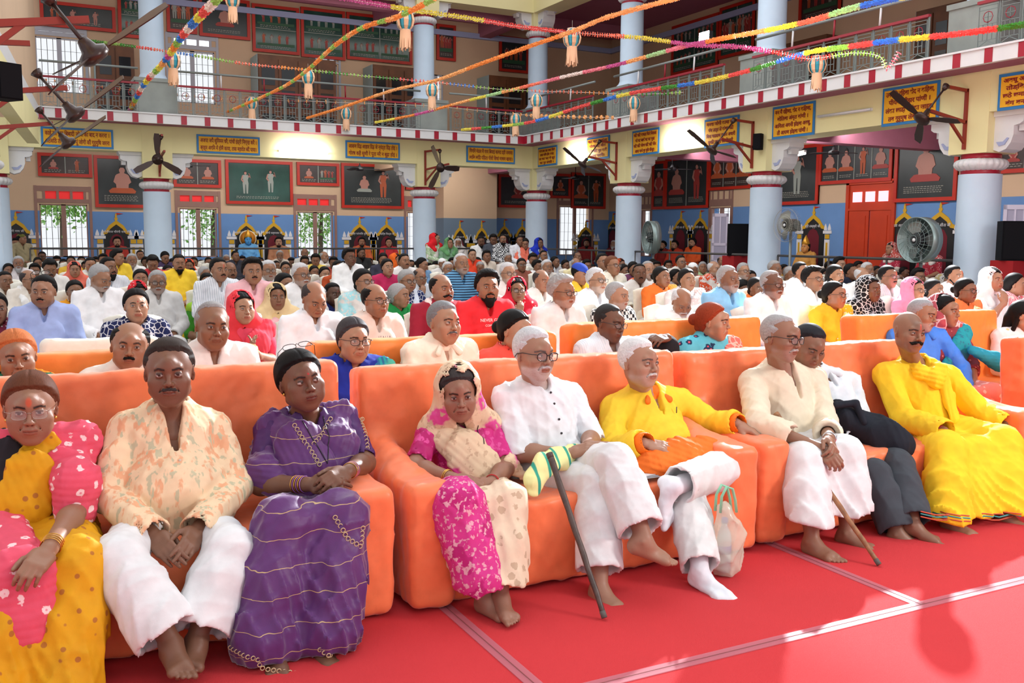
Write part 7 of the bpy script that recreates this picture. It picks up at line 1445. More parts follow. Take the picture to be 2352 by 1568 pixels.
semi('dark haired person in white flower-sprigged top leaning forward at the right edge', 2352, 684, 80, (80, 10, 6), SK[1], 'long', BK, dict(w=1.0, neck=.046), cw('white_sprig_top', 'F2EAEA', kind='dots', c2=hx('F0C890'), sc_=.5), slv=(.6, .6), group=SR, collar=False, slit=.04, bust=1, pants=cw('teal_lap', '1C90AC'), ty=40)
# bare-footed crossed legs and blue shawl on the sofa at the right
def cream_sofa():
    a = atY(86, 779, 7.0); b = atY(238, 774, 7.0); sofa(a.x, b.x + .35, 6.15, 7.0, 'cream covered empty sofa back in front of the lavender-blue shirt', 'cream covered sofa', zb=a.z, seed=9, h=.018, arms=(0, 0), mat=cloth('cream_cover', hx('F1EBDD'), .8, bump=.15))
cream_sofa()
def lapcloth():
    m = cw('teal_lap', '1C90AC'); P = [Y_(2235, 805, 5.25), Y_(2290, 830, 5.2), Y_(2340, 850, 5.2)]; o_ = V3(P[1]); ob = swath(None, o_, P, [.05, .09, .08], m, 'shawl', nrm=(0, -.6, .7), th=1.4, seed=211, h=.010); ob.location = Vector(o_); tag(ob, 'teal blue shawl bunched on the lap of the person at the right edge', 'shawl')
lapcloth()
# ================================================================ the crowd: every person an object of its own
CACHE = {}
def ck(key, fn):
    if key not in CACHE: CACHE[key] = fn()
    return CACHE[key]
def obj_from(name, V, F, mat, parent, color=None, C=None, A=None):
    q = link(name, np_mesh(name, V, F, mat, C, ab=A), parent)
    if color is not None: q.color = c4(color)
    return q
TORS = {}
def torso_set(sex, arms='lap'):
    """pieces in local space, head centre at the origin (scale 1)"""
    def mk_():
        J = Jseat((0, 0, 0), 1.0, 0); fr = Frame(J, 1.0); org0 = V3((0, 0, 0))
        if arms == 'fold': J['el'] = [V3((-.23, -.06, -.42)), V3((.23, -.06, -.42))]; J['wr'] = [V3((-.05, -.24, -.34)), V3((.05, -.24, -.34))]; J['hd'] = [V3((-.012, -.26, -.26)), V3((.012, -.26, -.26))]; J['hn'] = [V3((-1, 0, 0)), V3((1, 0, 0))]; J['curl'] = (.08, .08)
        if arms == 'chin': J['el'][0] = V3((-.20, -.14, -.40)); J['wr'][0] = V3((-.06, -.20, -.22)); J['hd'][0] = V3((-.035, -.17, -.14)); J['hn'][0] = V3((-.5, -1, 0))
        pr = []
        for i in (0, 1): pr += arm_prims(J['sh'][i], J['el'][i], J['wr'][i], 1.0) + hand_prims(J['wr'][i], J['hd'][i] - J['wr'][i], J['hn'][i], J['hs'][i], curl=J.get('curl', (.4, .4))[i])
        sk = mesher(pr, .0105, pad=.01); sk2 = mesher(pr, .019, pad=.01)
        nv = 'f' in sex; g = torso_prims(fr, .014 if not nv else .006, .02, 1 if nv else 0)
        sl = .5 if nv else 1.0
        for i in (0, 1): g += sleeve(J['sh'][i], J['el'][i], J['wr'][i], 1.0, .012, sl, .012)
        H = [fr.at(.02, q, .02) for q in (-.085, .085)]
        for i in (0, 1): g += leg_prims(H[i], J['kn'][i], J['an'][i] + V3((0, 0, .02)), 1.0, .025, .05, .03)
        if nv: g += [Cone(J['kn'][0], J['kn'][1], .06, k=.05), Cone(J['an'][0] + V3((0, 0, .05)), J['an'][1] + V3((0, 0, .05)), .06, k=.05)]
        if not nv: g += [Cone(fr.at(.99, 0, .004), fr.at(1.075, 0, .012), .072, .064, k=.012)]
        g += collar_cut(fr, 1.0, .070 if nv else .056, .05 if nv else .10, .022)
        for i in (0, 1):
            S, E, W = J['sh'][i], J['el'][i], J['wr'][i]
            if not nv: d = unit(W - E); g += [Cone(W + d * .03, W + d * .09, .07, k=.004, sub=True), Cone(W - d * .02, W + d * .05, .038, k=.003, sub=True)]
            else: d = unit(E - S); g += [Cone(E + d * .02, E + d * .02, .055, k=.004, sub=True)] * 0
        f1 = folds(77 if nv else 78, .005, 26); gm = mesher(g, .0120, disp=lambda P, D: f1(P, D)); gm2 = mesher(g, .0175, disp=lambda P, D: f1(P, D))
        out = dict(sk=sk, sk2=sk2, g=gm, g2=gm2, fr=fr, J=J)
        if nv:
            f2 = folds(5, .004, 24); ps = []
            for pts, ws, n_ in (([fr.at(1.0, .085, -.02), J['sh'][1] + fr.f * .05, fr.at(.70, .09, .14), fr.at(.42, .02, .155), fr.at(.15, -.06, .15)], [.06, .08, .095, .10, .09], fr.f), ([fr.at(1.0, .085, -.02), J['sh'][1] + V3((0, 0, .02)), J['sh'][1] - fr.f * .08 - fr.u * .15], [.06, .08, .07], fr.u)):
                for i in range(len(pts) - 1): ps.append(Cone(pts[i], pts[i + 1], ws[i], ws[i + 1], k=.04, flat=(unit(n_), 2.4)))
            out['pallu'] = mesher(ps, .010, disp=lambda P, D: f2(P, D) - .006 * (np.abs(np.sin(P[0] * 100 + P[2] * 20)) - .5))
        return out
    return ck(('torso', sex, arms), mk_)
def veil_piece(yaw, pitch, roll, low=-.16):
    def f():
        fr = Frame(Jseat((0, 0, 0), 1.0, 0), 1.0); R = rotm(yaw, pitch, roll); T = lambda p: R @ V3(p); i = .018
        pr = [Ell(T((0, .032, .034)), (.084 + i, .104 + i, .093 + i), R=R, k=.03), Cone(T((0, .03, -.01)), T((0, .045, -.10)), .075 + i, .082 + i, k=.05)]
        for q, S in zip((-1, 1), fr.S): pr.append(Cone(T((q * .055, .02, -.08)), S + V3((0, 0, .01)), .055, .075, k=.06)); pr.append(Cone(S + V3((-q * .05, -.04, .0)), fr.at(.72, q * .07, .12), .06, .05, k=.05, flat=((0, -1, 0), 1.6)))
        pr.append(Cone(T((0, .05, -.08)), fr.at(.85, 0, -.06), .09, .13, k=.06))
        pr += [Ell(T((0, -.128, .002)), (.086, .130, .128), R=R, k=.010, sub=True), Cone(T((0, -.10, -.07)), T((0, -.09, -.17)), .060, .040, k=.02, sub=True), Ell(T((0, .016, .030)), (.091, .111, .100), R=R, k=.004, sub=True), Cone(T((0, .012, -.03)), T((0, .03, -.16)), .062, .058, k=.01, sub=True)]
        f1 = folds(9, .003, 30); return mesher(pr, .0105, disp=lambda P, D: f1(P, D))
    return ck(('veil', round(yaw / 12), round(pitch / 10), round(roll / 8)), f)
CLOTHS = {}
def cl_mat(kind):
    k = dict(p='plain', f='floral', d='dots', s='stripe', c='check', h='hstripe', l='lines', y='patchy', w='wavy')[kind]
    if kind == 'c': return cloth('crowd_check', None, .85, 'check', c2=(.02, .02, .025), sc_=1.2)
    if kind == 'h': return cloth('crowd_hstripe', None, .85, 'hstripe', c2=(.02, .03, .07), sc_=2.2)
    if kind == 'l': return cloth('crowd_lines', None, .85, 'lines', c2=(.65, .65, .7), sc_=1.6)
    return cloth('crowd_' + k, None, .85, k, c2=(.75, .70, .66) if kind != 's' else (.5, .55, .62), sc_=1.3)
HAIRC = dict(b=BK, g=GY, w=WH, r=(.16, .06, .03), o=(.55, .16, .05), d=(.05, .04, .04))
def chair_mesh():
    def f():
        pr = [Box((0, 0, .24), (.24, .24, .23), r=.05, k=.03), Box((0, .23, .52), (.235, .035, .46), r=.03, k=.04, R=np.array(Matrix.Rotation(math.radians(-6), 3, 'X'))), Cone((-.12, .27, .93), (.12, .27, .93), .05, k=.06)]
        f1 = folds(3, .007, 14, (1, 1, .4)); V, F = mesher(pr, .026, disp=lambda P, D: f1(P, D)); return np_mesh('chair_cover', V, F, cloth('cream_cover', hx('F1EBDD'), .8, bump=.4))
    return ck('chair', f)
nperson = 0
def crowd(x, y, h, yaw, pitch, hk, hcol, sk, fh, gl, garm, col, label, scarf=None, pal=None, arms='lap', stand=False, chair=True, roll=0, D=None, extra=None, group='seated crowd behind the sofas', tor=.5):
    """x, y: top of the head in the photograph, h: its height there"""
    global nperson; nperson += 1
    sex = 'f' if garm[0] == 'f' else 'm'; big = h >= 56; res = .0047 if big else (.0066 if h > 38 else .0088)
    S_ = 1.09; hc = hpos(x, y, h, D); yaw = yaw - math.degrees(math.atan2(hc[0], hc[1])); ty = yaw * tor if tor == 1.0 else yaw * .35; rgn = random.Random(nperson * 13 + 5)
    ch = 'o' if hcol in 'gw' else 'y'; o = dict(w=(.96, 1.0, 1.04)[nperson % 3], old=1.0 if ch == 'o' else (.3 if sex == 'm' else .1), fat=(0, .4, .8)[(nperson * 7) % 3], neck=.052 if sex == 'm' else .045, jaw=(.96, 1.03)[nperson % 2])
    if sex == 'f': o['lips'] = (.95, .42, .42); o['tilak'] = 'dot' if nperson % 2 else None
    elif nperson % 5 == 0: o['tilak'] = 'line'
    if ch == 'o' and sex == 'm': o['stubble'] = ((.5, .48, .47), .5); o['brow'] = (.15, .13, .12)
    elif sex == 'm' and nperson % 2: o['stubble'] = ((.06, .045, .04), .3)
    if hk == 'crop': o['hairline'] = .03
    if sk >= 4: o['lips'] = (.9, .5, .5)
    kd = (sex, ch, nperson % 6, round(res, 4)); hd_ = ck(('head',) + kd, lambda: head_skin(o, res))
    V, F, C, A = hd_; Rl = rotm(yaw - ty, pitch, roll); TS = torso_set(sex, arms)
    w_ = np.clip((V[:, 2] + .17) / .11, 0, 1)[:, None]; Vr = V @ Rl.T; V = Vr * w_ + V * (1 - w_)
    sv, sf = TS['sk' if h > 38 or arms != 'lap' else 'sk2']; parts = [(V, F, C), (sv, sf, np.ones(3))]; Vb, Fb, Cb = joinm(parts); Ab = np.concatenate([A, np.zeros((len(sv), 4))])
    # feet so that the figure stands on the floor
    top = Vector(hc); root = link('person', np_mesh('person', Vb, Fb, skin_mat(), Cb, ab=Ab)); base = Vector((hc[0], hc[1], hc[2] - 1.13 * S_))
    me = root.data; me.transform(Matrix.Translation((0, 0, 1.13))); root.location = base; root.scale = (S_,) * 3; root.rotation_euler = (0, 0, math.radians(ty)); root.color = c4(SK[sk]); tag(root, label, 'person', group)
    up = V3((0, 0, 1.13)); gmat = cl_mat(garm[1]); gk = 'g' if h > 44 else 'g2'; gv, gf = TS[gk]
    g = ck((gk, sex, arms, garm[1]), lambda: np_mesh('garment', gv + up, gf, gmat)); nm = 'kurta' if sex == 'm' else 'dress'
    if not stand:
        q = link(nm, g, root); q.color = c4(hx(col))
    if hk and hk != '-':
        v, f = ck(('hair', hk, o['w'], res), lambda: hair_mesh(hk, o, res * 1.2)); q = obj_from('hair', v @ Rl.T + up, f, hair_mat(), root, HAIRC[hcol])
    if fh:
        v, f = ck(('fh', fh), lambda: facial_hair(fh, dict(mth=1.15, beard=.03), .0045)); q = obj_from('beard' if 'b' in fh else 'moustache', v @ Rl.T + up, f, hair_mat(), root, HAIRC[hcol if hcol in 'gw' else 'b'])
    if gl: glasses(root, Matrix.Translation((0, 0, 1.13)) @ Matrix([list(r) for r in Rl]).to_4x4(), dict(rim=.0019, gs=(.0235, .016)), mat=None if gl == 1 else flat('wire_rim', (.25, .22, .2), .3, .8))
    if pal:
        pv, pf = TS['pallu']; pm = ck(('pm', pal[0]), lambda: np_mesh('pallu', pv + up, pf, cl_mat(pal[0]))); q = link('pallu', pm, root); q.color = c4(hx(pal[1:]))
    if scarf:
        v, f = veil_piece(yaw - ty, pitch, roll); q = obj_from('head_scarf', v + up, f, cl_mat(scarf[0]), root, hx(scarf[1:]))
    if chair:
        c = link('chair', chair_mesh()); R2 = Matrix.Rotation(0, 3, 'Z'); c.location = (hc[0], hc[1] + .03, 0); tag(c, 'cream covered chair under the ' + ' '.join(label.replace('person ', 'one ', 1).split(' ')[:11]).rstrip(','), 'chair', 'cream covered chairs of the crowd')
    if extra: extra(root, Rl, up)
    return root
def cap(color, white=False):
    def f(root, Rl, up):
        pr = [Ell((0, .018, .05), (.083, .104, .075), k=.01)]; cl = [lambda P: .045 - P[2] - .15 * P[1] * 0]
        v, fa = mesher(pr + ([] if white else []), .005, clip=cl); q = obj_from('cap', v @ Rl.T + up, fa, cloth('cap_' + color, hx(color), .8), root)
        if not white:
            v, fa = mesher([Ell((0, -.105, .048), (.060, .055, .008), k=.01)], .005); q = obj_from('cap_visor', v @ Rl.T + up, fa, cloth('cap_' + color, hx(color), .8), root)
    return f
def turban(color):
    def f(root, Rl, up):
        f1 = folds(6, .005, 40); v, fa = mesher([Ell((0, .018, .062), (.098, .115, .062), k=.02), Ell((0, -.02, .08), (.07, .07, .055), k=.03)], .0055, disp=lambda P, D: f1(P, D)); obj_from('turban', v @ Rl.T + up, fa, cloth('turban_' + color, hx(color), .8), root)
    return f
def shawl(color):
    def f(root, Rl, up):
        def g():
            fr = Frame(Jseat((0, 0, 0), 1.0, 0), 1.0); ps = []
            for q, S in zip((-1, 1), fr.S): ps += [Cone(fr.at(1.03, 0, -.06), fr.at(1.0, q * .09, .01), .05, .045, k=.03), Cone(fr.at(1.0, q * .09, .01), fr.at(.7, q * .075, .135), .045, .045, k=.03, flat=((0, -1, 0), 1.5)), Cone(fr.at(.7, q * .075, .135), fr.at(.3, q * .07, .15), .045, .04, k=.03, flat=((0, -1, 0), 1.8))]
            f1 = folds(16, .004, 36); return mesher(ps, .008, disp=lambda P, D: f1(P, D))
        v, fa = ck('shawlp', g); obj_from('neck_cloth', v + up, fa, cl_mat('p'), root, hx(color))
    return f
def chest_text(lines, color, size=.030, dy=0):
    def f(root, Rl, up):
        for i, t in enumerate(lines):
            cu = bpy.data.curves.new('lettering', 'FONT'); cu.body = t; cu.align_x = 'CENTER'; cu.size = size * (1, .7)[i > 0]; cu.extrude = .001; cu.materials.append(flat('letter_' + color, hx(color), .6)); q = text_obj(cu); q.parent = root; q.location = (0, -.150, up[2] - .255 - i * size * 1.1 + dy); q.rotation_euler = (PI / 2 - .18, 0, 0)
    return f
def shades(root, Rl, up):
    glasses(root, Matrix.Translation((0, 0, 1.13)) @ Matrix([list(r) for r in Rl]).to_4x4() @ Matrix.Translation((0, .015, .085)) @ Matrix.Rotation(math.radians(-50), 4, 'X') @ Matrix.Translation((0, .02, -.01)), dict(rim=.0022, gs=(.026, .019)), 'sunglasses')
# (x, top, height, yaw, pitch, hair, colour, skin, facial hair, glasses, garment, colour, label, options)
T_ = [
(-12, 668, 76, 10, 4, 'woman', 'b', 3, '', 0, 'fd', '8A3048', 'person in flecked maroon sleeve cut off by the left picture edge', {}),
(12, 622, 44, 20, 2, 'short', 'b', 3, '', 0, 'mp', 'EDE2D2', 'person in cream at the left edge below the left column', {}),
(20, 604, 34, 10, 2, 'parted', 'b', 3, '', 0, 'fp', 'E0A83A', 'person in golden yellow in front of the left column', {}),
(42, 587, 34, 0, 4, 'short', 'g', 3, 'bm', 0, 'mp', 'D9CFCF', 'grey bearded person in pale shirt at the far left, beside the left column', {}),
(66, 584, 24, 0, 0, 'parted', 'b', 3, '', 0, 'fp', 'C98A30', 'dark haired person in ochre behind the grey bearded one at the left', {}),
(87, 590, 27, 10, 4, 'parted', 'b', 3, '', 0, 'fp', '8A3A3A', 'person in dark red with parted black hair near the left edge', {}),
(80, 605, 32, -5, 10, 'thick', 'b', 3, '', 0, 'mp', 'E6E0DA', 'person with thick black hair bent low, left of the reading man', {}),
(97, 577, 23, 0, 10, 'short', 'b', 4, '', 1, 'mp', 'D8B450', 'bespectacled dark haired person far back below the leftmost window', {}),
(115, 595, 42, 8, 22, 'thick', 'b', 3, 'm', 0, 'mp', 'E9E4E0', 'black haired person looking down, behind the sunglasses man', {}),
(66, 618, 46, 40, 4, 'rim', 'd', 2, '', 1, 'mp', 'E8DDD0', 'bald bespectacled person with white towel, left of the sunglasses man', dict(extra=shawl('F4F1EE'))),
(100, 630, 76, -16, 3, 'short', 'b', 2, 'm', 0, 'mp', 'A9B8E6', 'person in lavender-blue shirt with sunglasses pushed up on his hair', dict(extra=shades)),
(172, 642, 54, 8, 2, 'parted', 'b', 3, '', 2, 'fp', 'F0A020', 'person in orange saree with thin glasses beside the lavender-blue shirt', dict(pal='pF59A1C')),
(230, 606, 62, 42, 22, 'short', 'g', 2, 'm', 0, 'mp', 'F6F4F6', 'grey haired person in white kurta looking down to the right', {}),
(171, 601, 36, 6, 2, 'parted', 'b', 2, '', 0, 'fp', 'E87A60', 'person with salmon and gold scarf over her head, behind the orange saree', dict(scarf='pE2705E')),
(163, 587, 27, 0, 0, 'woman', 'b', 3, '', 0, 'fp', 'E8B840', 'dark haired person in yellow behind the salmon scarf', {}),
(208, 590, 35, 6, 8, 'short', 'b', 2, '', 0, 'mp', 'ECE6E6', 'young person with cropped black hair above the grey haired one', {}),
(250, 589, 48, 34, 4, 'short', 'b', 3, 'bm', 0, 'ms', 'E2E2E8', 'black bearded person in pale striped shirt looking right', {}),
(270, 573, 35, 58, 6, 'thick', 'b', 2, '', 0, 'mp', 'F2CB3A', 'young person in yellow turned right below the first niche', {}),
(303, 581, 33, 4, 2, 'short', 'g', 3, '', 0, 'mp', 'EFECEA', 'grey haired older person in white left of the first column', {}),
(322, 574, 22, 10, 4, 'short', 'b', 2, '', 0, 'mp', 'E8E0DA', 'person peeping out behind the grey haired one at the first column', {}),
(351, 586, 37, 0, 26, 'thick', 'b', 3, '', 0, 'mp', 'C8303A', 'person with big black hair bowed in front of the first column', {}),
(379, 577, 27, 20, 20, 'woman', 'b', 3, '', 0, 'fp', '4A3A5A', 'dark long haired person at the foot of the first column', {}),
(411, 583, 40, 10, 8, 'short', 'b', 2, 'bm', 0, 'mp', 'FFD43A', 'young bearded person in bright yellow kurta right of the first column', {}),
(434, 595, 30, 6, 4, 'parted', 'b', 3, '', 0, 'fp', 'F0A040', 'person with red-bordered scarf beside the bright yellow kurta', dict(scarf='pE85A3A')),
(462, 596, 24, 0, 2, 'woman', 'b', 3, '', 1, 'fp', 'D9B0A0', 'small bespectacled person behind the red-bordered scarf', {}),
(386, 608, 31, 24, 4, 'parted', 'b', 3, '', 1, 'fp', 'A87058', 'bespectacled person in brown below the bright yellow kurta', {}),
(439, 613, 30, 20, 20, 'woman', 'b', 3, '', 0, 'fp', '2A2A33', 'black haired person bowed, left of the striped shirt man', {}),
(470, 611, 34, 50, 6, 'short', 'g', 3, '', 0, 'mp', 'DCDCE2', 'grey haired person seen from the side left of the striped shirt man', {}),
(475, 626, 40, 10, 6, 'parted', 'b', 3, '', 1, 'fl', '2E2A30', 'bespectacled person in black and white print above the lime scarf', {}),
(503, 590, 56, 26, 2, 'short', 'b', 2, 'm', 0, 'ms', 'EEF0F6', 'moustached person in blue-white striped shirt', {}),
(529, 600, 42, 20, 4, 'rim', 'b', 3, 'm', 0, 'mp', '1C1C24', 'balding moustached person in black jacket', {}),
(580, 592, 60, 12, 2, 'thick', 'b', 2, 'm', 0, 'mp', 'F3BCC2', 'moustached person with wavy black hair in light pink shirt', {}),
(482, 647, 52, 12, 2, 'parted', 'b', 3, '', 0, 'fp', '3E8E2A', 'person in green saree with lime scarf over her head', dict(scarf='p9ACB3A')),
(362, 619, 56, 4, 4, 'short', 'g', 3, 'm', 1, 'mp', 'DAD8D6', 'old bespectacled person in grey-white shirt above the navy scarf woman', {}),
(323, 617, 44, 4, 2, 'woman', 'b', 2, '', 0, 'fp', 'C9B090', 'dark haired person with a bindi behind the red polka scarf', {}),
(318, 647, 50, 20, 16, 'parted', 'b', 3, '', 0, 'ff', 'E2343A', 'bowed person under a red scarf, directly behind the navy print dress', dict(scarf='dE2303A')),
(313, 661, 78, 6, 0, 'woman', 'b', 1, '', 0, 'fl', '1B2350', 'short haired person in navy and white vine-print dress', {}),
(556, 669, 74, 22, 2, 'parted', 'b', 1, '', 0, 'fp', 'F2506A', 'person with coral red scarf and folded hands', dict(scarf='pF0404A', pal='pF2485A', arms='fold')),
(541, 575, 25, 30, 4, 'short', 'b', 3, '', 0, 'mp', '3A3A44', 'short haired person far back right of the grilled window', {}),
(520, 584, 22, 0, 6, 'short', 'g', 3, '', 0, 'mp', 'E6DCD2', 'grey haired head far back left of the blue statue', {}),
(617, 596, 48, 14, 2, 'short', 'w', 2, '', 1, 'mp', 'F4F2F4', 'white haired bespectacled person in white below the blue statue', {}),
(656, 600, 32, 10, 2, 'woman', 'b', 2, '', 1, 'fp', 'DCCFC4', 'bespectacled dark haired person right of the first white haired one', {}),
(692, 602, 56, 30, 2, 'short', 'w', 2, 'm', 1, 'mp', 'F6F6F8', 'stout white haired bespectacled person in white shirt facing right', {}),
(654, 626, 54, 38, 2, 'bun', 'b', 2, '', 1, 'fp', 'C26A2A', 'bespectacled person in rust saree looking right', dict(pal='pC8682A')),
(635, 651, 60, 12, 2, 'parted', 'b', 3, '', 0, 'fp', 'E8C890', 'person with beige and pink bordered scarf over parted hair', dict(scarf='pEBCF9E')),
(722, 645, 80, 24, 26, 'bald', 'd', 2, '', 0, 'mp', 'F2F4FA', 'bald person in white shirt looking down', {}),
(765, 648, 52, 30, 2, 'short', 'b', 5, '', 0, 'fp', '1E2A66', 'dark skinned person in mustard shawl and blue sleeve', dict(pal='dE8B23A')),
(746, 611, 37, 22, 2, 'parted', 'b', 1, '', 0, 'fp', 'D8C0C0', 'young person in pale dress above the bald white shirt man', {}),
(778, 597, 38, 22, 0, 'parted', 'b', 2, '', 0, 'fp', 'C0522A', 'person in rust saree with red hair parting', dict(pal='pD06030')),
(754, 594, 24, 10, 2, 'parted', 'b', 3, '', 0, 'fp', '9A3A34', 'small person with red hair parting between two others', {}),
(722, 609, 32, 20, 2, 'woman', 'b', 3, '', 0, 'fp', 'B09080', 'dark haired person right of the stout white haired one', {}),
(803, 570, 40, 32, 2, 'thick', 'b', 4, '', 0, 'mp', 'FAFAFA', 'young person in open white shirt in front of the seated statue pair', {}),
(835, 616, 58, 36, 2, 'parted', 'b', 2, '', 1, 'fy', 'A9DDE4', 'bespectacled person in aqua dress looking right', {}),
(890, 593, 40, 22, -2, 'bun', 'b', 1, '', 0, 'fp', 'C22A5C', 'pale person in crimson-pink top looking up', {}),
(929, 581, 36, 26, 0, 'short', 'b', 2, 'm', 0, 'mp', 'F0ECEA', 'moustached person in white beside the second column', {}),
(911, 582, 30, 60, 0, 'parted', 'b', 3, '', 0, 'fp', 'E8742A', 'person under an orange scarf left of the second column', dict(scarf='pEE6A22')),
(862, 648, 80, 36, 2, 'rim', 'b', 2, '', 1, 'mp', 'EFDDD2', 'balding bespectacled person in cream t-shirt with small lettering', dict(extra=chest_text(['I T A L I A'], '6A6A72', .022))),
(917, 650, 56, 62, 0, 'bun', 'g', 2, '', 0, 'fp', '1E8A44', 'old person with grey bun in glossy green saree', dict(pal='p23964A')),
(935, 618, 52, 32, 4, 'parted', 'g', 2, '', 1, 'fl', '1E2A5A', 'bespectacled grey haired person with pale scarf over blue print', dict(extra=shawl('DCE4F2'))),
(965, 614, 42, 30, 10, 'rim', 'd', 2, '', 1, 'mp', 'DDE2EC', 'bespectacled balding person with hand at his chin', dict(arms='chin')),
(1014, 626, 72, 34, 0, 'bald', 'b', 2, 'mh', 0, 'mp', '9A1F34', 'shaven headed person in maroon kurta with big moustache and white scarf', dict(extra=shawl('F0E4E0'))),
(1029, 600, 34, 20, 2, 'short', 'w', 2, '', 1, 'mp', 'E9E6E2', 'white haired bespectacled person behind the maroon kurta', {}),
(1060, 580, 50, 24, 0, 'crop', 'w', 2, '', 0, 'mh', '6AA8D4', 'white haired person in blue and navy striped t-shirt', {}),
(1016, 592, 27, 20, 4, 'crop', 'w', 3, '', 0, 'mp', 'E6E2DE', 'person in a white cap left of the striped t-shirt', dict(extra=cap('F2F2F2', True))),
(970, 591, 31, 60, 10, 'bun', 'b', 2, '', 0, 'fp', '7AA0C8', 'black haired person in light blue turned right beside the second column', {}),
(1085, 571, 28, 14, 4, 'short', 'b', 1, '', 0, 'mp', 'E8482A', 'shaven person in vermilion cloth behind the striped t-shirt', {}),
(1118, 575, 27, 22, 2, 'thick', 'b', 3, '', 0, 'mp', 'E4D6C6', 'young dark haired person below the man in white shirt', {}),
(1138, 584, 22, 10, 6, 'short', 'b', 3, '', 0, 'mp', '2E3240', 'short haired person below the checked shirt', {}),
(1167, 580, 27, 20, 10, 'short', 'g', 3, '', 0, 'mp', 'E0D8D2', 'curly grey haired person below the checked shirt', {}),
(1103, 600, 28, 10, 16, 'short', 'g', 3, '', 0, 'mp', 'CFC8C0', 'grey haired bowed person right of the striped t-shirt', {}),
(1133, 606, 23, 10, 10, 'crop', 'd', 4, '', 0, 'mp', 'D8C8B8', 'cropped dark head above the red t-shirt man', {}),
(1167, 601, 52, 26, 2, 'short', 'w', 1, 'm', 1, 'mp', 'F1E6E2', 'white haired bespectacled person in cream right of the red t-shirt', {}),
(1120, 620, 74, 14, 2, 'thick', 'b', 2, 'bm', 0, 'mp', 'E8303A', 'young bearded person in red t-shirt with white lettering', dict(extra=chest_text(['NEVER GIVE UP', 'COMFORT FIT'], 'F4E4E4', .034))),
(1049, 657, 44, 20, 2, 'parted', 'd', 3, '', 0, 'ff', 'A02A4A', 'smiling older person in wine red print between maroon kurta and red t-shirt', {}),
(1188, 637, 56, 12, 2, 'parted', 'b', 2, '', 1, 'ff', 'D81E34', 'bespectacled person with red scarf over her head, fingers at her temple', dict(scarf='fE0203A', arms='chin')),
(1244, 617, 52, 38, 6, 'bald', 'd', 2, '', 0, 'mp', 'EFEBE4', 'bald person in cream right of the red scarf', {}),
(1292, 632, 74, 46, 4, 'wavy', 'g', 2, '', 1, 'mp', 'EFEDEE', 'grey haired bespectacled person in big white shirt facing right', {}),
(1370, 613, 60, 42, 0, 'short', 'w', 1, '', 1, 'mp', 'F2F2F8', 'white haired bearded bespectacled person in white shirt', {}),
(1332, 603, 50, 60, 18, 'crop', 'b', 2, '', 0, 'mp', 'F5C23A', 'person in yellow shirt wearing a blue baseball cap', dict(extra=cap('2848B0'))),
(1257, 595, 34, 24, 4, 'short', 'w', 2, '', 0, 'mp', 'ECE6DE', 'curly white haired person left of the blue cap', {}),
(1323, 591, 30, 30, 6, 'bald', 'g', 2, '', 0, 'mp', 'E6D8A8', 'bald person behind the blue cap', {}),
(1198, 592, 31, 14, 2, 'parted', 'b', 3, '', 1, 'fp', '9A5A4A', 'bespectacled dark haired person above the red scarf', {}),
(1224, 582, 27, 20, 16, 'thick', 'b', 3, '', 0, 'mp', 'E8E4E0', 'person with black hair bent down below the blue scarf woman', {}),
(1234, 597, 28, 50, 8, 'thick', 'b', 3, '', 0, 'mp', 'F2F0F0', 'person in white holding hands to his ear', dict(arms='chin')),
(1275, 588, 26, 60, 4, 'short', 'b', 3, '', 0, 'mp', 'E0E0E6', 'black haired person seen from the side right of the corner column', {}),
(1249, 574, 25, 20, 2, 'short', 'b', 2, '', 1, 'mp', 'C8C0BC', 'bespectacled short haired person in front of the corner column', {}),
(1188, 576, 23, 14, 2, 'short', 'b', 2, '', 0, 'mp', 'B8B0A8', 'dark haired head left of the orange turban', {}),
(1212, 578, 22, 20, 6, '-', 'b', 3, '', 0, 'mp', 'E0A060', 'person in an orange turban near the corner column', dict(extra=turban('F07830'))),
(1384, 580, 40, 32, 0, 'short', 'b', 2, '', 1, 'mp', 'EADFCF', 'bespectacled short dark haired person behind the brown haired one', {}),
(1407, 586, 46, 42, 0, 'short', 'r', 2, '', 1, 'mp', 'F0EADA', 'brown haired bespectacled person in cream shirt', {}),
(1469, 604, 46, 12, 2, 'crop', 'b', 4, 'm', 0, 'mp', 'E8E4E0', 'dark shaven person with thick moustache and red forehead mark', {}),
(1489, 598, 42, 22, 2, 'crop', 'g', 1, 'm', 0, 'mp', 'F2F0EC', 'pale old moustached person beside the dark shaven one', {}),
(1418, 646, 64, 58, 4, 'short', 'g', 1, '', 0, 'mc', 'EDECE8', 'brown-grey haired person in fine checked shirt facing right', {}),
(1462, 640, 44, 36, 2, 'parted', 'g', 3, '', 1, 'fp', 'E06A2A', 'old bespectacled person wrapped in an orange saree', dict(scarf='pE2662A', pal='pE8702A')),
(1520, 611, 48, 46, 0, 'bun', 'b', 3, '', 0, 'fp', 'E8742C', 'person in orange and pink saree turned right', dict(pal='pF08A2A')),
(1578, 615, 52, 32, 0, 'bun', 'b', 2, '', 0, 'fy', 'D9CFCF', 'person in beige-grey print with red hair parting looking right', dict(pal='yD2BCBA')),
(1553, 617, 34, 62, 0, 'woman', 'b', 2, '', 1, 'fp', 'A8A0A0', 'bespectacled person half hidden behind the beige-grey print', {}),
(1566, 660, 64, 22, 34, 'rim', 'w', 2, 'bm', 0, 'mp', 'F4F4F4', 'bald old person with long white beard looking down', {}),
(1673, 608, 64, 46, 0, 'short', 'g', 3, '', 0, 'mp', '8EC6EC', 'grey haired person in sky blue shirt facing right', {}),
(1564, 585, 32, 32, 2, 'short', 'b', 2, '', 1, 'mp', 'D8D0C8', 'bespectacled person below the bearded statues on the right', {}),
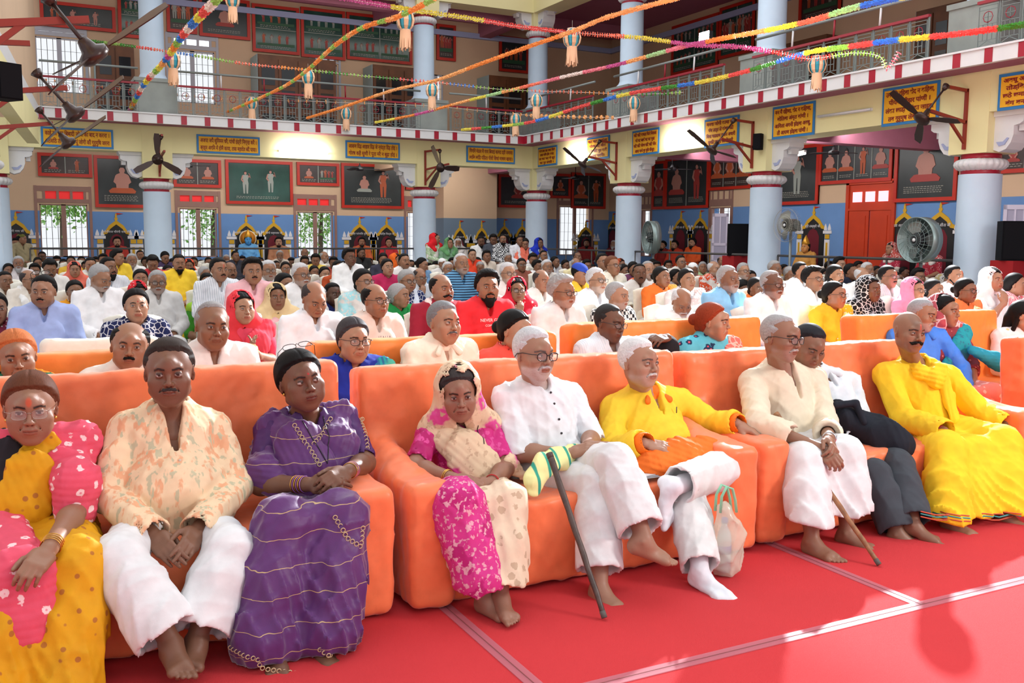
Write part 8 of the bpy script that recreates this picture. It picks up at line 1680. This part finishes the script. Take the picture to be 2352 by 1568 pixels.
(1592, 602, 33, 20, 6, 'crop', 'g', 3, '', 0, 'mp', 'D8283A', 'person in a white cap and red scarf', dict(extra=cap('F4F4F4', True))),
(1614, 600, 27, 10, 0, 'parted', 'g', 2, '', 0, 'fp', 'B8D0A0', 'person in pale green right of the white cap', {}),
(1640, 598, 36, 50, 4, 'bald', 'w', 1, '', 0, 'my', 'D8502A', 'bald person in orange and gold printed wrap', {}),
(1657, 588, 24, 30, 2, 'bald', 'd', 2, '', 0, 'mp', 'E0D8D0', 'bald head behind the orange and gold wrap', {}),
(1708, 602, 40, 32, 0, 'short', 'g', 1, '', 1, 'mp', 'DDE2E8', 'grey haired bespectacled person in front of the third column', {}),
(1724, 620, 40, 30, 0, 'parted', 'b', 3, '', 0, 'fp', '8A3A34', 'dark haired person with red parting right of the sky blue shirt', {}),
(1706, 642, 42, 40, 20, 'woman', 'b', 4, '', 0, 'fp', 'B86A4A', 'bowed dark haired person just behind the sky blue shoulder', {}),
(1737, 636, 48, 40, 4, 'woman', 'b', 4, '', 0, 'fp', 'E07030', 'dark skinned person in orange left of the bald bespectacled man', {}),
(1326, 576, 25, 40, 2, 'crop', 'd', 3, '', 0, 'mp', 'C0B8B0', 'cropped head below the niche between two columns', {}),
(1433, 606, 32, 50, 2, 'woman', 'b', 3, '', 1, 'fp', '3A4A5A', 'bespectacled black haired person left of the dark shaven one', {}),
(1455, 600, 34, 30, 4, 'woman', 'b', 3, '', 0, 'fp', '6A3A5A', 'black haired person directly behind the dark shaven one', {}),
(1446, 592, 23, 10, 10, 'thick', 'b', 3, '', 0, 'mp', '4A4A52', 'low black hair at the foot of the wired column', {}),
(1426, 594, 26, 50, 0, 'parted', 'b', 3, '', 0, 'fp', 'C2502A', 'person under a rust scarf at the foot of the wired column', dict(scarf='pB8502A')),
(1500, 594, 26, 30, 10, 'woman', 'b', 3, '', 0, 'fp', '3A3A44', 'dark haired person below the drum fan', {}),
(1773, 619, 66, 46, 2, 'crop', 'g', 4, 'm', 1, 'mp', 'F6F8FC', 'stout dark bespectacled person with shaven grey hair in white', {}),
(1780, 597, 40, 42, 2, 'short', 'g', 3, '', 0, 'mp', 'E0D8D0', 'grey haired person in front of the third column base', {}),
(1815, 611, 40, 40, 10, 'short', 'g', 3, '', 0, 'mp', 'F0DC9A', 'grey haired bowed person in pale yellow', {}),
(1840, 600, 46, 56, 0, 'short', 'b', 2, '', 0, 'mp', 'EDEFF2', 'black haired bearded person in white below the crowned statue', {}),
(1868, 612, 56, 48, 0, 'thick', 'b', 2, '', 1, 'mp', 'F7F7FA', 'black haired bespectacled person in crisp white shirt', {}),
(1919, 607, 48, 46, 2, 'long', 'b', 2, 'bm', 0, 'mp', 'F2F0F0', 'person with long black hair and beard in white', {}),
(1929, 590, 34, 46, 2, 'thick', 'b', 1, '', 0, 'mp', '4A3A3A', 'dark haired person in front of the red door', {}),
(1921, 583, 22, 40, 2, '-', 'b', 3, '', 0, 'mp', 'B0602A', 'person in an orange turban in front of the red door', dict(extra=turban('E8501E'))),
(1955, 604, 38, 60, 2, 'short', 'b', 3, '', 0, 'mp', '1E2436', 'short haired person in navy left of the bald head', {}),
(1980, 612, 42, 50, 8, 'bald', 'w', 1, '', 0, 'mp', 'F4F4F2', 'bald person behind the black and white scarf', {}),
(1993, 601, 36, 46, 2, 'short', 'w', 2, 'm', 0, 'mp', 'E8E4E0', 'white haired person with red forehead behind the bald head', {}),
(2040, 608, 52, 52, 2, 'short', 'b', 3, 'm', 1, 'ms', 'D4D9D2', 'moustached bespectacled person in pale checked shirt', {}),
(1917, 645, 62, 60, 0, 'bun', 'b', 2, '', 1, 'fp', 'F2B62A', 'person in mustard saree with pink motifs and purple-rimmed glasses', dict(pal='dF4B423')),
(1998, 634, 58, 52, 2, 'woman', 'b', 4, '', 0, 'fl', '16161C', 'person in black and white patterned headscarf', dict(scarf='l14141A')),
(2100, 638, 54, 56, 2, 'woman', 'b', 1, '', 1, 'fp', 'E88AA8', 'bespectacled person with pink scarf over her head', dict(scarf='pF08FB0')),
(2145, 640, 50, 62, 0, 'parted', 'b', 3, '', 0, 'fp', 'C8C8D0', 'dark haired person between the pink scarf and the orange saree', {}),
(2110, 616, 38, 40, 4, 'thick', 'b', 3, '', 0, 'mp', 'D8D0C8', 'dark haired person below the big round fan', {}),
(2192, 608, 50, 50, 0, 'short', 'b', 2, 'bm', 0, 'mp', 'F0EEF4', 'young bearded person in white at the nearest column', {}),
(2219, 638, 56, 56, 2, 'bun', 'b', 3, '', 1, 'fp', 'F0824A', 'bespectacled person in light orange saree with clasped hands', dict(pal='pF48C52', arms='fold')),
(2280, 615, 54, 50, -2, 'woman', 'b', 1, '', 0, 'fp', 'F8F8FA', 'person with white scarf, one hand raised', dict(scarf='pFAFAFC', arms='chin')),
(2334, 626, 52, 80, 0, 'bun', 'b', 2, '', 0, 'fw', 'F0607A', 'person with black bun and pink wavy shawl at the right edge', dict(scarf=None, pal='wF0566E')),
(1895, 616, 28, 40, 2, 'woman', 'b', 4, '', 0, 'fp', '5A5A6A', 'small dark haired person between two men in white', {}),
(2061, 624, 32, 50, 2, 'short', 'b', 3, 'm', 0, 'mp', 'C8B8B0', 'moustached person half hidden behind the pale checked shirt', {}),
(2014, 610, 28, 40, 2, 'woman', 'b', 4, '', 0, 'fp', '3A3440', 'dark haired person left of the pale checked shirt', {}),
(2168, 630, 36, 55, 0, 'woman', 'b', 2, '', 0, 'fp', 'C9B070', 'person with gold-edged scarf left of the young bearded one', dict(scarf='yC8B27A')),
(700, 570, 24, 5, 0, 'rim', 'g', 3, 'bm', 0, 'mp', 'D6D0C8', 'old white bearded person in front of the middle window', {}),
(643, 574, 24, 10, 6, 'short', 'g', 3, '', 0, 'mp', 'D8C8B8', 'grey haired person below the right statue of the blue niche pair', {}),
(745, 576, 26, 40, 0, 'bald', 'g', 2, '', 0, 'mp', 'E8DED6', 'bald older person at the right side of the middle window', {}),
(830, 568, 26, 30, 4, 'long', 'b', 4, 'bm', 0, 'mp', '2A2A2A', 'long haired bearded person in front of the bearded statue', {}),
(1153, 602, 26, 14, 8, 'short', 'g', 3, '', 0, 'mp', 'D0C6BE', 'grey headed person behind the white haired one in cream', {}),
(700, 588, 26, 10, 10, 'thick', 'b', 3, '', 0, 'mp', 'E8D06A', 'thick black haired person below the middle window', {}),
(725, 583, 28, 0, 14, 'thick', 'b', 3, '', 0, 'mp', 'F0D060', 'person with rounded black hair right below the middle window', {}),
(880, 580, 30, 10, 12, 'woman', 'b', 3, '', 0, 'fp', '3A3A4A', 'black haired bowed person behind the crimson-pink top', {}),
]
for t in T_:
    kw = dict(t[13]); crowd(*t[:13], **kw)
# heads of the last rows: a glimpse of hair and collar between the others
rgc = random.Random(21); CN = {'E8E0D8': 'off-white', 'D9A441': 'mustard', '8A4A3A': 'brown-red', 'C8C0C0': 'light grey', '4A4A5A': 'slate', 'E8C04A': 'yellow', 'B04A3A': 'brick red'}
def trim(t, n=6):
    w_ = t.split(',')[0].split(' ')[:n]
    while w_[-1] in ('in', 'of', 'the', 'a', 'an', 'with', 'and', 'over', 'under', 'to', 'at', 'her', 'his', 'seen', 'from', 'by', 'on', 'far', 'very', 'below', 'behind', 'looking', 'right', 'left', 'small', 'thick', 'black', 'white', 'big', 'pale', 'light'): w_.pop()
    return ' '.join(w_)
HN = dict(short='short', thick='thick', woman='smooth', parted='parted')
for i, (x, y) in enumerate([(20, 600), (58, 596), (130, 588), (146, 594), (186, 588), (196, 600), (222, 590), (238, 583), (262, 596), (288, 590), (336, 590), (366, 598), (395, 594), (420, 604), (446, 590), (480, 590), (492, 600), (540, 600), (556, 588), (598, 590), (604, 604), (636, 598), (668, 592), (676, 606), (712, 600), (766, 590), (790, 600), (815, 606), (848, 592), (860, 606), (900, 604), (946, 596), (950, 610), (985, 604), (1002, 600), (1040, 592), (1080, 602), (1095, 590), (1148, 596), (1182, 600), (1212, 604), (1262, 606), (1300, 596), (1350, 596), (1360, 606), (1440, 618), (1510, 600), (1536, 598), (1600, 608), (1625, 610), (1690, 608), (1745, 604), (1800, 606), (1905, 600), (1970, 600), (2030, 600), (2075, 612), (2240, 620)]):
    hk = rgc.choice(['short', 'thick', 'woman', 'parted', 'thick']); c_ = rgc.choice(list(CN)); nb = min(T_, key=lambda t: abs(t[0] - x) + abs(t[1] - y) * .6 + (0 if t[2] > 26 else 15))
    crowd(x + rgc.uniform(-2, 2), y, rgc.uniform(23, 27), rgc.uniform(0, 40) * (x / 1200), rgc.uniform(0, 14), hk, 'b', rgc.choice([3, 3, 4]), '', 0, rgc.choice(['mp', 'fp']), c_, '%s dark hair over %s collar, %s of the %s' % (HN[hk], CN[c_], 'left' if x < nb[0] else 'right', trim(nb[12])), group='dark heads of the last crowd rows')
# ---------------------------------------------------------------- people standing or sitting at the back barrier
def standing(x, y, h, yaw, hk, hcol, sk, fh, gl, garm, col, label, pants='2A2A36', scarf=None, pal=None, extra=None, pitch=0, D=24.5, arms='lap'):
    hc = hpos(x, y, h, D); r = crowd(x, y, h, yaw, pitch, hk, hcol, sk, fh, gl, garm, col, label, scarf=scarf, pal=pal, chair=False, D=D, extra=extra, arms=arms, stand=True, group='people standing at the back barrier')
    def g():
        J = Jseat((0, 0, 0), 1.0, 0); fr = Frame(J, 1.0); p = torso_prims(fr, .014, .0, 0)
        for i in (0, 1): p += sleeve(J['sh'][i], J['el'][i], J['wr'][i], 1.0, .012, 1.0, .012)
        p += [Cone(fr.at(.1), fr.at(-.35), .15, .17, k=.06)] + collar_cut(fr, 1.0); f1 = folds(4, .005, 24); return mesher(p, .012, disp=lambda P, D: f1(P, D))
    def g2():
        p = []; 
        for q in (-.08, .08): p += [Cone((q, 0, -.62), (q * 1.1, -.01, -1.05), .085, .062, k=.04), Cone((q * 1.1, -.01, -1.05), (q * 1.2, .01, -1.42), .062, .05, k=.04), Cone((q * 1.2, .0, -1.46), (q * 1.3, -.12, -1.50), .045, .03, k=.02)]
        return mesher(p, .012)
    up = V3((0, 0, 1.13)); v, f = ck('stand_g', g); q = obj_from('shirt', v + up, f, cl_mat(garm[1]), r, hx(col)); v, f = ck('stand_l', g2); q = obj_from('trousers', v + up, f, cl_mat('p'), r, hx(pants))
    return r
ZS = 1.0
standing(1000, 534, 27, 72, 'parted', 'b', 2, '', 0, 'fy', 'A8C49A', 'person in red headscarf and green printed kurta standing at the second column', scarf='pE2202A')
standing(1032, 545, 26, 30, 'parted', 'b', 2, '', 0, 'fp', '7AA080', 'person in green scarf beside the red headscarf', scarf='p6AA06A')
standing(1105, 540, 27, 6, 'short', 'b', 4, 'bm', 0, 'mp', 'E8E6E4', 'dark bearded person in white shirt standing before the stair wall', pitch=14)
standing(1133, 537, 26, 10, 'thick', 'b', 4, '', 0, 'mp', '4A4E58', 'dark haired person in grey shirt left of the checked shirt', pitch=14)
standing(1155, 535, 28, 10, 'short', 'b', 2, 'bm', 1, 'mc', 'E8E8EA', 'bespectacled person in black and white checked shirt')
standing(1194, 540, 25, 20, 'short', 'b', 3, '', 0, 'mp', 'E6E6EC', 'short haired person in white left of the corner column')
standing(1206, 546, 25, 10, 'parted', 'b', 2, '', 0, 'fp', 'F07A62', 'person in coral dress looking down left of the corner column', pitch=20)
standing(1239, 546, 25, 34, 'parted', 'b', 4, '', 0, 'fp', 'A8C8E8', 'person in royal blue scarf with hand at her mouth', scarf='p1E36B8', arms='chin')
standing(50, 533, 30, 60, 'short', 'b', 2, '', 0, 'mp', 'A89A78', 'police officer in khaki with a beret at the far left', extra=cap('6A6A30', True), pants='8A7A58')
# ---------------------------------------------------------------- plaster saints in the niches
def statue(axis, px, py, h, sk, col, label, hk='thick', fh='bm', yaw=None, garm='mp', crown=None, halo=False, scarf=None, pal=None, skc=None, hcol='b', D=None):
    c = (WA if axis == 'A' else 29.2 if axis == 'S' else WB) - .45; hc = atY(px, py + h * .5, c) if axis != 'B' else atX(px, py + h * .5, c); Dd = (RC.transposed() @ (hc - Vector((0, 0, CAMZ)))).z * -1
    yaw = yaw if yaw is not None else (4 if axis != 'B' else -35)
    def ex(root, Rl, up):
        root.scale = (1.2,) * 3
        root.location.z = hc.z - 1.13 * 1.2
        if crown: mb = MB(); mb.lathe([(.085, .05), (.095, .08), (.07, .14), (.05, .19), (.02, .24), (.004, .27)], crown, n=18); q = mb.build('crown', root); q.location = (0, .01, up[2])
        if halo: mb = MB(); mb.T = Matrix.Translation((0, .10, up[2] + .03)) @ Matrix.Rotation(PI / 2, 4, 'X'); mb.lathe([(.001, -.006), (.21, -.006), (.21, .006), (.001, .006)], flat('halo_rim', hx('F6E6C0'), .5), n=40); mb.lathe([(.001, .006), (.19, .007), (.001, .012)], flat('halo_disc', hx('E08A1A'), .5), n=40); mb.build('halo', root)
    r = crowd(px, py, h, yaw, 0, hk, hcol, sk, fh, 0, garm, col, label, chair=False, D=Dd, extra=ex, scarf=scarf, pal=pal, group='painted plaster saints in the niches', tor=1.0)
    r.name = 'statue'; r['category'] = 'statue'
    if skc: r.color = c4(skc)
    pl = empty('statue_plinth', (r.location.x, r.location.y, 0), 0 if axis != 'B' else -PI / 2, 'plinth under ' + label, 'plinth'); mb = MB(); mb.bx((-.42, -.55, 0), (.42, .35, max(r.location.z + .42, .2)), flat('plinth_paint', hx('5A3038'), .6)); mb.bx((-.45, -.58, 0), (.45, .38, .08), flat('plinth_foot', hx('3A3A44'), .6)); mb.build('plinth_block', pl)
    return r
goldp = flat('gold_paint', hx('C8922A'), .35, .5)
statue('A', 36, 545, 30, 2, 'B04A30', 'bearded saint statue behind the police officer'); statue('A', 269, 540, 32, 1, 'B03A30', 'bearded statue in red robe under the arch left of the first column')
statue('A', 570, 535, 31, 1, '6AA8D8', 'blue-skinned statue with golden halo', 'woman', '', halo=True, skc=hx('4A9AD8'), garm='fp', crown=goldp); statue('A', 640, 540, 32, 1, 'B07A5A', 'black bearded bare-chested statue right of the blue one')
statue('A', 831, 540, 32, 2, 'C8623A', 'tall-bearded statue in orange left of the red-robed one', 'tall'); statue('A', 893, 543, 28, 1, 'C8323A', 'garlanded statue in red with long black hair', 'long', '', garm='fp')
statue('S', 1052, 546, 26, 2, 'E8E0D8', 'white bearded statue with white hood before the stair wall', 'short', 'bm', scarf='pE8E4E0', hcol='w')
statue('A', 1347, 546, 26, 2, '8A2A2A', 'dim bearded statue between the corner column and the wired column', 'thick'); statue('B', 1409, 546, 30, 1, '7A2A34', 'white bearded statue just left of the wired column', 'short', hcol='w', yaw=-25)
statue('B', 1549, 546, 34, 1, 'C8402A', 'black bearded statue in red and purple right of the drum fan', 'thick', yaw=-35); statue('B', 1590, 540, 36, 1, 'E8602A', 'black bearded statue in glossy orange robe', 'tall', yaw=-35); statue('B', 1522, 548, 32, 1, '8A2420', 'statue in dark red directly behind the drum fan', 'thick', yaw=-35)
statue('B', 1850, 548, 38, 1, 'D09A50', 'crowned golden female statue beside the cage fan', 'long', '', crown=goldp, garm='fp', yaw=-30, skc=hx('D89A5A')); statue('B', 2046, 552, 38, 1, 'B0304A', 'veiled statue in glittering red left of the big round fan', 'parted', '', garm='fd', scarf='yC05048', yaw=-50); statue('B', 2135, 556, 38, 2, 'A02A3A', 'red draped statue behind the big round fan', 'parted', '', garm='fd', scarf='yB83A40', yaw=-30)
